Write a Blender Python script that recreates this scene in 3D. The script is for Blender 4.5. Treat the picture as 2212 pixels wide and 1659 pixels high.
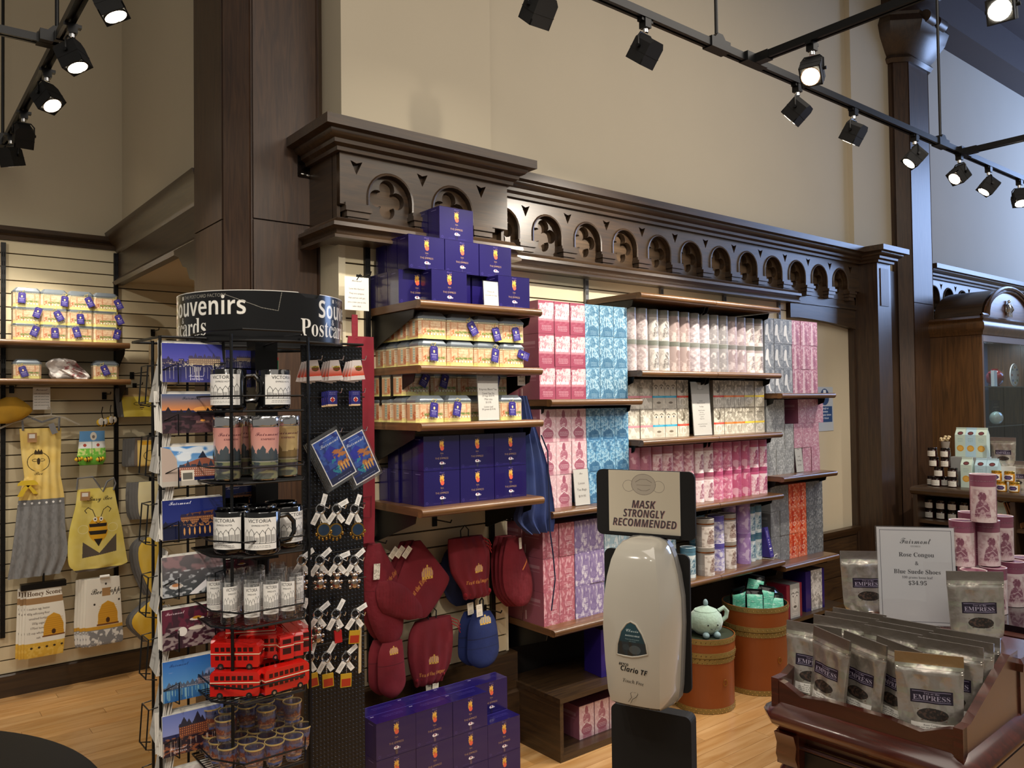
import bpy, bmesh, math, random
import numpy as np
from mathutils import Vector, Matrix
R = math.radians
random.seed(7); rng = np.random.RandomState(7)
SC = bpy.context.scene
COL = SC.collection
for o in list(bpy.data.objects): bpy.data.objects.remove(o)

# ---------------------------------------------------------------- camera, world, lights, exposure
W, H, F = 2212, 1659, 1727.3
PI_, RO_, YA_ = R(1.3055), R(-.7116), R(51.2267)
_f = np.array([math.cos(YA_)*math.cos(PI_), math.sin(YA_)*math.cos(PI_), math.sin(PI_)])
_r0 = np.array([math.sin(YA_), -math.cos(YA_), 0.]); _u0 = np.cross(_r0, _f)
_r = math.cos(RO_)*_r0+math.sin(RO_)*_u0; _u = -math.sin(RO_)*_r0+math.cos(RO_)*_u0
CAM = np.array([0, 0, 1.6])
cd = bpy.data.cameras.new('camera'); cam = bpy.data.objects.new('camera', cd); COL.objects.link(cam)
cd.sensor_width = 36; cd.lens = 36*F/W; cd.clip_start = .05; cd.clip_end = 60
M = Matrix.Identity(4)
for i in range(3):
    M[i][0] = _r[i]; M[i][1] = _u[i]; M[i][2] = -_f[i]; M[i][3] = CAM[i]
cam.matrix_world = M; SC.camera = cam
def _at(x, y, ax, v):
    d = (x-W/2)/F*_r-(y-H/2)/F*_u+_f
    return CAM+(v-CAM[ax])/d[ax]*d
def PX(x, y, v): return Vector(_at(x, y, 0, v))       # the world point seen at a pixel, on a plane of constant X, Y or Z
def PY(x, y, v): return Vector(_at(x, y, 1, v))
def PZ(x, y, v): return Vector(_at(x, y, 2, v))

SC.view_settings.view_transform = 'Standard'; SC.view_settings.look = 'None'
SC.view_settings.gamma = 1; SC.view_settings.use_curve_mapping = False
SC.view_settings.exposure = 0.0
SC.cycles.transparent_max_bounces = 32
w = bpy.data.worlds.new('world'); SC.world = w; w.use_nodes = True
bg = w.node_tree.nodes['Background']; bg.inputs[0].default_value = (1.0, .93, .82, 1); bg.inputs[1].default_value = .22

def light(name, kind, loc, energy, color, aim=None, size=.1, spot=60, blend=.5, parent=None, size_y=None):
    d = bpy.data.lights.new(name, kind); d.energy = energy; d.color = color
    if kind == 'AREA':
        d.size = size
        if size_y: d.shape = 'RECTANGLE'; d.size_y = size_y
    else: d.shadow_soft_size = size
    if kind == 'SPOT': d.spot_size = R(spot); d.spot_blend = blend
    o = bpy.data.objects.new(name, d); COL.objects.link(o); o.location = loc
    if aim is not None: o.rotation_euler = (Vector(aim)-Vector(loc)).to_track_quat('-Z', 'Y').to_euler()
    if parent: o.parent = parent
    return o
WARM = (1.0, .90, .76)
light('daylight_from_street_window', 'AREA', (10.8, 1.0, 3.7), 160, (.40, .58, 1.0), (7.2, 3.0, 2.5), 2.6, size_y=1.9)
light('soft_overhead_fill', 'AREA', (.6, .2, 3.9), 50, (1, .91, .80), (1.2, 2.2, 0), 2.4)  # soft fill added overhead, in place of bounce and unseen room lighting
light('soft_overhead_fill', 'AREA', (3.8, .6, 3.9), 50, (1, .91, .80), (3.8, 2.0, 0), 2.4)
# ---------------------------------------------------------------- text and print painter
STY = {'serif': (0x1D400, 0x1D41A, 0x1D7CE), 'script': (0x1D4D0, 0x1D4EA, 0), 'bold': (0x1D5D4, 0x1D5EE, 0x1D7EC),
       'bolditalic': (0x1D63C, 0x1D656, 0x1D7EC), 'italic': (0x1D434, 0x1D44E, 0), 'plain': None}
def sty(s, style):
    b = STY[style]
    if b is None: return s
    out = ''
    for c in s:
        if 'A' <= c <= 'Z': out += chr(b[0]+ord(c)-65)
        elif 'a' <= c <= 'z': out += '\u210e' if (style == 'italic' and c == 'h') else chr(b[1]+ord(c)-97)
        elif '0' <= c <= '9' and b[2]: out += chr(b[2]+ord(c)-48)
        else: out += c
    return out
_TM = {}; _TC = bpy.data.curves.new('lettering', 'FONT'); _TO = bpy.data.objects.new('lettering', _TC)      # one font curve reused for all print
def text_tris(s, style):
    k = (s, style)
    if k not in _TM:
        _TC.body = sty(s, style); _TC.resolution_u = 2; me = bpy.data.meshes.new_from_object(_TO); me.calc_loop_triangles()
        v = np.array([p.co[:2] for p in me.vertices]).reshape(-1, 2)
        t = np.array([list(q.vertices) for q in me.loop_triangles], int).reshape(-1, 3)
        bpy.data.meshes.remove(me)
        _TM[k] = (v, t)
    return _TM[k]
def raster(v, t, w, h):
    a = np.zeros((h, w), bool)
    for q in t:
        p = v[q]; x0 = max(int(p[:, 0].min()), 0); x1 = min(int(p[:, 0].max())+2, w)
        y0 = max(int(p[:, 1].min()), 0); y1 = min(int(p[:, 1].max())+2, h)
        if x1 <= x0 or y1 <= y0: continue
        X, Y = np.meshgrid(np.arange(x0, x1)+.5, np.arange(y0, y1)+.5)
        e = [(p[(i+1) % 3, 0]-p[i, 0])*(Y-p[i, 1])-(p[(i+1) % 3, 1]-p[i, 1])*(X-p[i, 0]) for i in range(3)]
        ok = ((e[0] >= 0) & (e[1] >= 0) & (e[2] >= 0)) | ((e[0] <= 0) & (e[1] <= 0) & (e[2] <= 0))
        a[y0:y1, x0:x1] |= ok
    return a
def hx(c):
    if isinstance(c, str): return np.array([int(c[i:i+2], 16)/255 for i in (0, 2, 4)])
    return np.array(c, float)
class Art:                                            # a small painter; origin top-left, sRGB colours, alpha = printed (non-metal) share
    def __init__(s, w, h, bg='ffffff', alpha=1.0):
        s.w, s.h = w, h; s.a = np.ones((h, w, 4)); s.a[..., :3] = hx(bg); s.a[..., 3] = alpha
        s.X, s.Y = np.meshgrid(np.arange(w)+.5, np.arange(h)+.5)
    def mask(s, m, c, op=1.0, al=None):
        m = (m.astype(float)*op)[..., None]; s.a[..., :3] = s.a[..., :3]*(1-m)+hx(c)*m
        if al is not None: s.a[..., 3:] = s.a[..., 3:]*(1-m)+al*m
        return s
    def rect(s, x0, y0, x1, y1, c, op=1.0, al=None):
        x0, y0, x1, y1 = [max(int(round(q)), 0) for q in (x0, y0, x1, y1)]
        v = s.a[y0:max(y1, y0+1), x0:max(x1, x0+1)]; v[..., :3] = v[..., :3]*(1-op)+hx(c)*op
        if al is not None: v[..., 3] = v[..., 3]*(1-op)+al*op
        return s
    def ell(s, x, y, rx, ry, c, op=1.0, al=None, ring=0):
        d = ((s.X-x)/rx)**2+((s.Y-y)/ry)**2
        m = d <= 1
        if ring: m &= ((s.X-x)/max(rx-ring, .1))**2+((s.Y-y)/max(ry-ring, .1))**2 > 1
        return s.mask(m, c, op, al)
    def poly(s, pts, c, op=1.0, al=None):
        m = np.zeros((s.h, s.w), bool); n = len(pts)
        for i in range(n):
            (x0, y0), (x1, y1) = pts[i], pts[(i+1) % n]
            if y0 == y1: continue
            c_ = ((s.Y > min(y0, y1)) & (s.Y <= max(y0, y1))); m ^= c_ & (s.X < x0+(s.Y-y0)*(x1-x0)/(y1-y0))
        return s.mask(m, c, op, al)
    def line(s, pts, c, wd=1.5, op=1.0, al=None):
        m = np.zeros((s.h, s.w), bool)
        for (x0, y0), (x1, y1) in zip(pts[:-1], pts[1:]):
            L = max((x1-x0)**2+(y1-y0)**2, 1e-6); t = np.clip(((s.X-x0)*(x1-x0)+(s.Y-y0)*(y1-y0))/L, 0, 1)
            m |= (s.X-x0-t*(x1-x0))**2+(s.Y-y0-t*(y1-y0))**2 <= (wd/2)**2
        return s.mask(m, c, op, al)
    def grad(s, c0, c1, y0=0, y1=None, x0=0, x1=None):
        y1 = y1 or s.h; x1 = x1 or s.w; t = np.clip((s.Y-y0)/(y1-y0), 0, 1)[..., None]
        m = ((s.X >= x0) & (s.X < x1) & (s.Y >= y0) & (s.Y < y1))[..., None]
        s.a[..., :3] = np.where(m, hx(c0)*(1-t)+hx(c1)*t, s.a[..., :3]); return s
    def noise(s, c, cell=6, th=.5, op=1.0, box=None, sx=1., seed=0, soft=.12, al=None):
        g = np.random.RandomState(seed); acc = 0
        for k, am in ((1, .6), (2, .4)):
            n = g.rand(int(s.h/cell*k)+3, int(s.w/cell/sx*k)+3)
            yy = s.Y/cell*k; xx = s.X/cell/sx*k; iy = yy.astype(int); ix = xx.astype(int); fy = yy-iy; fx = xx-ix
            acc = acc+am*((n[iy, ix]*(1-fx)+n[iy, ix+1]*fx)*(1-fy)+(n[iy+1, ix]*(1-fx)+n[iy+1, ix+1]*fx)*fy)
        m = np.clip((acc-th)/soft+.5, 0, 1)
        if box: m = m*((s.X >= box[0]) & (s.X < box[2]) & (s.Y >= box[1]) & (s.Y < box[3]))
        return s.mask(m, c, op, al)
    def text(s, t, x, y, h, style='plain', c='000000', anchor='c', op=1.0, rot=0, maxw=None, al=None, squeeze=1.0):
        v, tr = text_tris(t, style)
        if len(v) == 0: return s
        sc = h/.70; q = v*[sc*squeeze, -sc]; x0, x1 = q[:, 0].min(), q[:, 0].max()
        if maxw and x1-x0 > maxw: q[:, 0] *= maxw/(x1-x0); x0, x1 = q[:, 0].min(), q[:, 0].max()
        q[:, 0] -= {'c': (x0+x1)/2, 'l': x0, 'r': x1}[anchor]
        if rot: cs, sn = math.cos(R(rot)), math.sin(R(rot)); q = q@np.array([[cs, sn], [-sn, cs]])
        q = (q+[x, y])*3
        bx0, by0 = np.floor(q.min(0)/3).astype(int)-1; bx1, by1 = np.ceil(q.max(0)/3).astype(int)+1
        m = raster(q-[bx0*3, by0*3], tr, (bx1-bx0)*3, (by1-by0)*3).reshape(by1-by0, 3, bx1-bx0, 3).mean((1, 3))
        full = np.zeros((s.h, s.w)); X0, Y0, X1, Y1 = max(bx0, 0), max(by0, 0), min(bx1, s.w), min(by1, s.h)
        if X1 > X0 and Y1 > Y0: full[Y0:Y1, X0:X1] = m[Y0-by0:Y1-by0, X0-bx0:X1-bx0]
        return s.mask(full, c, op, al)
    def lines(s, x0, x1, ys, c, th=1.6, op=.8, jag=.2, center=True, seed=0, al=None):   # rows of print too small to read
        g = np.random.RandomState(seed)
        for y in ys:
            k = g.rand()*jag*(x1-x0)/2; a, b = (x0+k, x1-k) if center else (x0, x1-2*k)
            x = a
            while x < b:
                l = 3+g.rand()*9; s.rect(x, y, min(x+l, b), y+th, c, op, al); x += l+2
        return s
    def image(s, name):
        im = bpy.data.images.new(name, s.w, s.h, alpha=True); im.pixels.foreach_set(np.clip(s.a[::-1], 0, 1).astype(np.float32).ravel())
        im.update(); im.pack(); return im

# ---------------------------------------------------------------- materials (all node based)
_MAT = {}
def lin(c):
    c = hx(c); return tuple(np.where(c <= .04045, c/12.92, ((c+.055)/1.055)**2.4))+(1.,)
def nodes(name):
    m = bpy.data.materials.new(name); m.use_nodes = True; nt = m.node_tree; return m, nt, nt.nodes['Principled BSDF']
def mp(name, c, rough=.5, metal=0., var=.06, scale=30., bump=0., emit=0., spec=.5, alpha=1., trans=0., coat=0., ecol=None, sheen=0.):
    if name in _MAT: return _MAT[name]
    m, nt, b = nodes(name); c = lin(c); N = nt.nodes.new; L = nt.links.new
    tc = N('ShaderNodeTexCoord'); n = N('ShaderNodeTexNoise'); n.inputs['Scale'].default_value = scale; n.inputs['Detail'].default_value = 3
    L(tc.outputs['Object'], n.inputs['Vector'])
    r = N('ShaderNodeMapRange'); r.inputs[3].default_value = 1-var; r.inputs[4].default_value = 1+var; L(n.outputs['Fac'], r.inputs[0])
    mx = N('ShaderNodeVectorMath'); mx.operation = 'SCALE'; mx.inputs[0].default_value = c[:3]; L(r.outputs[0], mx.inputs['Scale']); L(mx.outputs[0], b.inputs['Base Color'])
    b.inputs['Roughness'].default_value = rough; b.inputs['Metallic'].default_value = metal; b.inputs['Specular IOR Level'].default_value = spec
    if bump:
        bp = N('ShaderNodeBump'); bp.inputs['Strength'].default_value = bump; bp.inputs['Distance'].default_value = .004; L(n.outputs['Fac'], bp.inputs['Height']); L(bp.outputs[0], b.inputs['Normal'])
    if emit: b.inputs['Emission Color'].default_value = lin(ecol) if ecol else c; b.inputs['Emission Strength'].default_value = emit
    b.inputs['Alpha'].default_value = alpha; b.inputs['Transmission Weight'].default_value = trans; b.inputs['Coat Weight'].default_value = coat; b.inputs['Sheen Weight'].default_value = sheen
    _MAT[name] = m; return m
def mglass(name, c='ffffff', rough=.02, mixw=.25, tint=.9):      # thin clear sheet or vessel: mostly see-through with gloss
    if name in _MAT: return _MAT[name]
    m, nt, b = nodes(name); N = nt.nodes.new; L = nt.links.new; out = nt.nodes['Material Output']
    cc = lin(c); t = N('ShaderNodeBsdfTransparent'); t.inputs[0].default_value = tuple(x*tint for x in cc[:3])+(1,)
    g = N('ShaderNodeBsdfGlossy'); g.inputs['Roughness'].default_value = rough+.03
    fr = N('ShaderNodeLayerWeight'); fr.inputs['Blend'].default_value = .35; mr = N('ShaderNodeMapRange'); mr.inputs[3].default_value = .05; mr.inputs[4].default_value = mixw*2.2
    L(fr.outputs['Facing'], mr.inputs[0]); mx = N('ShaderNodeMixShader'); L(mr.outputs[0], mx.inputs[0]); L(t.outputs[0], mx.inputs[1]); L(g.outputs[0], mx.inputs[2]); L(mx.outputs[0], out.inputs[0])
    _MAT[name] = m; return m
def mart(name, art, rough=.45, metal=0., bump=0., coat=0., see=False, emit=0.):
    if name in _MAT: return _MAT[name]
    m, nt, b = nodes(name); N = nt.nodes.new; L = nt.links.new
    im = N('ShaderNodeTexImage'); im.image = art.image(name); im.extension = 'EXTEND'; L(im.outputs[0], b.inputs['Base Color'])
    b.inputs['Roughness'].default_value = rough; b.inputs['Coat Weight'].default_value = coat
    if metal:
        k = N('ShaderNodeMath'); k.operation = 'SUBTRACT'; k.inputs[0].default_value = 1; L(im.outputs[1], k.inputs[1])
        k2 = N('ShaderNodeMath'); k2.operation = 'MULTIPLY'; k2.inputs[1].default_value = metal; L(k.outputs[0], k2.inputs[0]); L(k2.outputs[0], b.inputs['Metallic'])
    if see: L(im.outputs[1], b.inputs['Alpha'])
    if bump:
        tc = N('ShaderNodeTexCoord'); n = N('ShaderNodeTexNoise'); n.inputs['Scale'].default_value = 40; L(tc.outputs['Object'], n.inputs[0])
        bp = N('ShaderNodeBump'); bp.inputs['Strength'].default_value = bump; bp.inputs['Distance'].default_value = .006; L(n.outputs[0], bp.inputs['Height']); L(bp.outputs[0], b.inputs['Normal'])
    _MAT[name] = m; return m
def mwood(name, c1, c2, axis=0, scale=1., rough=.4, coat=.2, stretch=14., bump=.15, seedshift=0, spec=.5):
    if name in _MAT: return _MAT[name]
    m, nt, b = nodes(name); N = nt.nodes.new; L = nt.links.new
    tc = N('ShaderNodeNewGeometry'); mapn = N('ShaderNodeMapping'); s = [stretch*scale]*3; s[axis] = scale*.9; mapn.inputs['Scale'].default_value = s
    oi = N('ShaderNodeObjectInfo'); add = N('ShaderNodeVectorMath'); add.operation = 'ADD'; cm = N('ShaderNodeCombineXYZ'); ml = N('ShaderNodeMath'); ml.operation = 'MULTIPLY'; ml.inputs[1].default_value = 9.
    L(oi.outputs['Random'], ml.inputs[0]); [L(ml.outputs[0], cm.inputs[i]) for i in range(3)]; L(tc.outputs['Position'], add.inputs[0]); L(cm.outputs[0], add.inputs[1]); L(add.outputs[0], mapn.inputs[0])
    n = N('ShaderNodeTexNoise'); n.inputs['Scale'].default_value = 2.2; n.inputs['Detail'].default_value = 5; n.inputs['Distortion'].default_value = 1.2; L(mapn.outputs[0], n.inputs[0])
    cr = N('ShaderNodeValToRGB'); cr.color_ramp.elements[0].position = .32; cr.color_ramp.elements[1].position = .68; cr.color_ramp.elements[0].color = lin(c1); cr.color_ramp.elements[1].color = lin(c2)
    L(n.outputs['Fac'], cr.inputs[0])
    hs = N('ShaderNodeHueSaturation'); mr = N('ShaderNodeMapRange'); mr.inputs[3].default_value = .88; mr.inputs[4].default_value = 1.12; L(oi.outputs['Random'], mr.inputs[0]); L(mr.outputs[0], hs.inputs['Value']); L(cr.outputs[0], hs.inputs['Color'])
    L(hs.outputs[0], b.inputs['Base Color']); b.inputs['Roughness'].default_value = rough; b.inputs['Coat Weight'].default_value = coat; b.inputs['Coat Roughness'].default_value = .25; b.inputs['Specular IOR Level'].default_value = spec
    bp = N('ShaderNodeBump'); bp.inputs['Strength'].default_value = bump; bp.inputs['Distance'].default_value = .002; L(n.outputs['Fac'], bp.inputs['Height']); L(bp.outputs[0], b.inputs['Normal'])
    _MAT[name] = m; return m

# ---------------------------------------------------------------- mesh builder
class MB:
    def __init__(s): s.v = []; s.f = []; s.m = []; s.uv = []
    def add(s, vs, fs, mat=0, uvs=None):
        b = len(s.v); s.v += [tuple(v) for v in vs]
        for i, f in enumerate(fs):
            s.f.append([b+k for k in f]); s.m.append(mat if isinstance(mat, int) else mat[i]); s.uv.append(uvs[i] if uvs else [(0, 0)]*len(f))
        return s
    def box(s, a, b, mat=0):          # faces: front(-Y) back right(+X) left top bottom; mat int or 6-tuple
        x0, y0, z0 = a; x1, y1, z1 = b
        vs = [(x0, y0, z0), (x1, y0, z0), (x1, y0, z1), (x0, y0, z1), (x0, y1, z0), (x1, y1, z0), (x1, y1, z1), (x0, y1, z1)]
        fs = [(0, 1, 2, 3), (5, 4, 7, 6), (1, 5, 6, 2), (4, 0, 3, 7), (3, 2, 6, 7), (4, 5, 1, 0)]
        return s.add(vs, fs, mat, [[(0, 0), (1, 0), (1, 1), (0, 1)]]*6)
    def cyl(s, c, r, h, n=16, mat=0, r2=None, axis=2, caps=(1, 1), capmat=None, u0=0., a0=0.):
        r2 = r if r2 is None else r2; vs = []; fs = []; uv = []; ms = []
        for k, (rr, z) in enumerate(((r, 0), (r2, h))):
            for i in range(n):
                a = 2*math.pi*i/n+a0; p = [math.cos(a)*rr, math.sin(a)*rr, z]
                if axis == 1: p = [p[0], z, p[1]]
                if axis == 0: p = [z, p[0], p[1]]
                vs.append((c[0]+p[0], c[1]+p[1], c[2]+p[2]))
        for i in range(n):
            j = (i+1) % n; fs.append((i, j, n+j, n+i)); uv.append([(i/n+u0, 0), ((i+1)/n+u0, 0), ((i+1)/n+u0, 1), (i/n+u0, 1)]); ms.append(mat)
        cm = mat if capmat is None else capmat
        if caps[0]: fs.append(tuple(range(n))[::-1]); uv.append([(.5, .5)]*n); ms.append(cm)
        if caps[1]: fs.append(tuple(range(n, 2*n))); uv.append([(.5, .5)]*n); ms.append(cm)
        return s.add(vs, fs, ms, uv)
    def lathe(s, prof, n=20, c=(0, 0, 0), mat=0, mats=None, a0=0.):
        vs = []; fs = []; uv = []; ms = []
        for (r, z) in prof:
            for i in range(n): a = 2*math.pi*i/n+a0; vs.append((c[0]+r*math.cos(a), c[1]+r*math.sin(a), c[2]+z))
        zs = [p[1] for p in prof]; z0, z1 = min(zs), max(zs)
        for k in range(len(prof)-1):
            for i in range(n):
                j = (i+1) % n; fs.append((k*n+i, k*n+j, (k+1)*n+j, (k+1)*n+i)); va = (prof[k][1]-z0)/(z1-z0+1e-9); vb = (prof[k+1][1]-z0)/(z1-z0+1e-9)
                uv.append([(i/n, va), ((i+1)/n, va), ((i+1)/n, vb), (i/n, vb)]); ms.append(mats[k] if mats else mat)
        return s.add(vs, fs, ms, uv)
    def curved(s, r, a0, a1, z0, z1, n=10, mat=0, c=(0, 0, 0), u0=0., u1=1.):   # printed strip wrapped round an upright cylinder
        vs = [(c[0]+r*math.cos(R(a0+(a1-a0)*i/n)), c[1]+r*math.sin(R(a0+(a1-a0)*i/n)), c[2]+z) for i in range(n+1) for z in (z0, z1)]
        U = lambda i: u0+(u1-u0)*i/n
        return s.add(vs, [(2*i, 2*i+2, 2*i+3, 2*i+1) for i in range(n)], mat, [[(U(i), 0), (U(i+1), 0), (U(i+1), 1), (U(i), 1)] for i in range(n)])
    def tube(s, pts, r, n=6, mat=0, closed=False):
        P = [Vector(p) for p in pts]; m = len(P); vs = []; fs = []
        up = None
        for i, p in enumerate(P):
            if closed: d = P[(i+1) % m]-P[i-1]
            else: d = (P[min(i+1, m-1)]-P[max(i-1, 0)])
            d.normalize()
            if up is None: up = Vector((0, 0, 1)) if abs(d.z) < .9 else Vector((0, 1, 0))
            a = d.cross(up)
            if a.length < 1e-4: a = d.cross(Vector((1, 0, 0)))
            a.normalize(); b = a.cross(d); up = b
            rr = r[i] if isinstance(r, (list, tuple)) else r
            for k in range(n): t = 2*math.pi*k/n; q = p+a*(math.cos(t)*rr)+b*(math.sin(t)*rr); vs.append(q[:])
        for i in range(m if closed else m-1):
            for k in range(n): l = (k+1) % n; j = (i+1) % m; fs.append((i*n+k, i*n+l, j*n+l, j*n+k))
        if not closed: fs += [tuple(range(n)), tuple(range((m-1)*n, m*n))[::-1]]
        return s.add(vs, fs, mat)
    def sphere(s, c, r, n=14, m=8, mat=0):
        if not isinstance(r, (tuple, list)): r = (r, r, r)
        vs = []; fs = []
        for j in range(m+1):
            t = math.pi*j/m
            for i in range(n): a = 2*math.pi*i/n; vs.append((c[0]+r[0]*math.sin(t)*math.cos(a), c[1]+r[1]*math.sin(t)*math.sin(a), c[2]-r[2]*math.cos(t)))
        for j in range(m):
            for i in range(n): k = (i+1) % n; fs.append((j*n+i, j*n+k, (j+1)*n+k, (j+1)*n+i))
        return s.add(vs, fs, mat)
    def prism(s, poly, t0, t1, plane='xz', mat=0, uv=True):        # poly in a plane, pushed along the third axis
        n = len(poly); mk = {'xz': lambda a, b, t: (a, t, b), 'xy': lambda a, b, t: (a, b, t), 'yz': lambda a, b, t: (t, a, b)}[plane]
        vs = [mk(a, b, t0) for a, b in poly]+[mk(a, b, t1) for a, b in poly]
        xs = [p[0] for p in poly]; ys = [p[1] for p in poly]; U = [((a-min(xs))/(max(xs)-min(xs)), (b-min(ys))/(max(ys)-min(ys))) for a, b in poly]
        fs = [tuple(range(n)), tuple(range(n, 2*n))[::-1]]+[(i, i+n, (i+1) % n+n, (i+1) % n) for i in range(n)]
        return s.add(vs, fs, mat, [U, U[::-1]]+[[(0, 0)]*4]*n)
    def puff(s, rows, nx=8, fy=None, by=None, mat=0, backmat=None, k=3):   # rows (z, xl, xr): closed cloth or pouch, fy/by(u,v) = front/back y
        fy = fy or (lambda u, v: -.004); by = by or (lambda u, v: .004); m = (len(rows)-1)*k+1; vs = []; fs = []; uv = []; ms = []
        def row(t):
            i = min(int(t), len(rows)-2); f = t-i; p = [rows[max(i-1, 0)], rows[i], rows[i+1], rows[min(i+2, len(rows)-1)]]
            return [.5*(2*p[1][q]+(p[2][q]-p[0][q])*f+(2*p[0][q]-5*p[1][q]+4*p[2][q]-p[3][q])*f*f+(3*p[1][q]-p[0][q]-3*p[2][q]+p[3][q])*f**3) for q in range(3)]
        xs = [r_[1] for r_ in rows]+[r_[2] for r_ in rows]; X0, X1 = min(xs), max(xs); Z0 = min(r_[0] for r_ in rows); Z1 = max(r_[0] for r_ in rows)
        for side, fn in ((0, fy), (1, by)):
            b = len(vs)
            for j in range(m):
                z, xl, xr = row(j/k) if k > 1 else rows[j]
                for i in range(nx+1): u = i/nx; x = xl+(xr-xl)*u; vs.append((x, fn(u, j/(m-1)), z))
            for j in range(m-1):
                for i in range(nx):
                    q = [b+j*(nx+1)+i, b+j*(nx+1)+i+1, b+(j+1)*(nx+1)+i+1, b+(j+1)*(nx+1)+i]
                    if side: q = q[::-1]
                    fs.append(q); uv.append([((vs[a][0]-X0)/(X1-X0), (vs[a][2]-Z0)/(Z1-Z0)) for a in q]); ms.append(mat if side == 0 or backmat is None else backmat)
        o = m*(nx+1); g = lambda j, i: j*(nx+1)+i; ring = [g(0, i) for i in range(nx+1)]+[g(j, nx) for j in range(1, m)]+[g(m-1, i) for i in range(nx-1, -1, -1)]+[g(j, 0) for j in range(m-2, 0, -1)]
        for a, b2 in zip(ring, ring[1:]+ring[:1]): fs.append((a, b2, b2+o, a+o)); uv.append([((vs[q][0]-X0)/(X1-X0), (vs[q][2]-Z0)/(Z1-Z0)) for q in (a, b2, b2+o, a+o)]); ms.append(mat)
        return s.add(vs, fs, ms, uv)
    def xf(s, M_, i0=0):
        for i in range(i0, len(s.v)): s.v[i] = tuple(M_@Vector(s.v[i]))
        return s
    def mesh(s, name, mats, smooth=40):
        me = bpy.data.meshes.new(name); me.from_pydata(s.v, [], s.f)
        for m_ in (mats if isinstance(mats, (list, tuple)) else [mats]): me.materials.append(m_)
        me.polygons.foreach_set('material_index', s.m)
        ul = me.uv_layers.new(name='uv'); ul.data.foreach_set('uv', np.array([c for f in s.uv for c in f], float).ravel())
        if smooth:
            me.polygons.foreach_set('use_smooth', [True]*len(s.f)); me.set_sharp_from_angle(angle=R(smooth))
        me.update(); return me
def obj(name, data, parent=None, loc=(0, 0, 0), rot=(0, 0, 0), kind=None, label=None):
    o = bpy.data.objects.new(name, data); COL.objects.link(o); o.location = loc; o.rotation_euler = rot
    if parent: o.parent = parent
    if kind: o['kind'] = kind
    if label: o['label'] = label
    return o
def thing(name, label, cat, loc, rz=0., group=None, data=None, rot=None):
    o = obj(name, data, None, loc, rot or (0, 0, rz)); o['label'] = label; o['category'] = cat
    if group: o['group'] = group
    return o
def dup(root, loc, rz=0., label=None, rot=None, group=None):
    r = root.copy(); COL.objects.link(r); r.location = loc; r.rotation_euler = rot or (0, 0, rz)
    if label: r['label'] = label
    if group: r['group'] = group
    for ch in root.children:
        c = ch.copy(); COL.objects.link(c); c.parent = r
        for g in ch.children: d = g.copy(); COL.objects.link(d); d.parent = c
    return r
class Proto:                                            # first placement builds the thing, later ones copy it
    def __init__(s, build): s.build = build; s.o = None
    def __call__(s, loc, rz, label, group=None, rot=None):
        if s.o is None:
            s.o = s.build(); o = s.o; o.location = loc; o.rotation_euler = rot or (0, 0, rz)
        else: o = dup(s.o, loc, rz, None, rot)
        o['label'] = label
        if group: o['group'] = group
        return o
def shape2d(name, splines, t, mat, bevel=0., plane='xz'):          # outline(s) with holes, thickness t; front at y=0, body behind
    cu = bpy.data.curves.new('c', 'CURVE'); cu.dimensions = '2D'; cu.fill_mode = 'BOTH'; cu.extrude = t/2; cu.bevel_depth = bevel; cu.bevel_resolution = 1
    for pts in splines:
        sp = cu.splines.new('POLY'); sp.points.add(len(pts)-1)
        for p, q in zip(sp.points, pts): p.co = (q[0], q[1], 0, 1)
        sp.use_cyclic_u = True
    o = bpy.data.objects.new('c', cu); COL.objects.link(o); me = bpy.data.meshes.new_from_object(o); bpy.data.objects.remove(o); bpy.data.curves.remove(cu)
    me.transform(Matrix(((1, 0, 0, 0), (0, 0, -1, t/2+bevel), (0, 1, 0, 0), (0, 0, 0, 1)))); me.name = name
    me.materials.clear(); me.materials.append(mat); me.update(); return me
def text_mesh(name, s, style, h, mat, depth=.0006, align='CENTER'):
    _TC.body = sty(s, style); _TC.size = h/.70; _TC.extrude = depth/2; _TC.align_x = align; _TC.resolution_u = 3
    me = bpy.data.meshes.new_from_object(_TO); _TC.size = 1; _TC.extrude = 0; _TC.align_x = 'LEFT'
    me.transform(Matrix(((1, 0, 0, 0), (0, 0, -1, 0), (0, 1, 0, 0), (0, 0, 0, 1)))); me.name = name; me.materials.clear(); me.materials.append(mat); return me
def arc(cx, cy, r, a0, a1, n=10, ry=None): ry = ry or r; return [(cx+r*math.cos(R(a0+(a1-a0)*i/n)), cy+ry*math.sin(R(a0+(a1-a0)*i/n))) for i in range(n+1)]
def rrect(x0, y0, x1, y1, r, n=5): return arc(x1-r, y0+r, r, -90, 0, n)+arc(x1-r, y1-r, r, 0, 90, n)+arc(x0+r, y1-r, r, 90, 180, n)+arc(x0+r, y0+r, r, 180, 270, n)
ORD = ['first', 'second', 'third', 'fourth', 'fifth', 'sixth', 'seventh', 'eighth', 'ninth', 'tenth', 'eleventh', 'twelfth', 'thirteenth', 'fourteenth']
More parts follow.
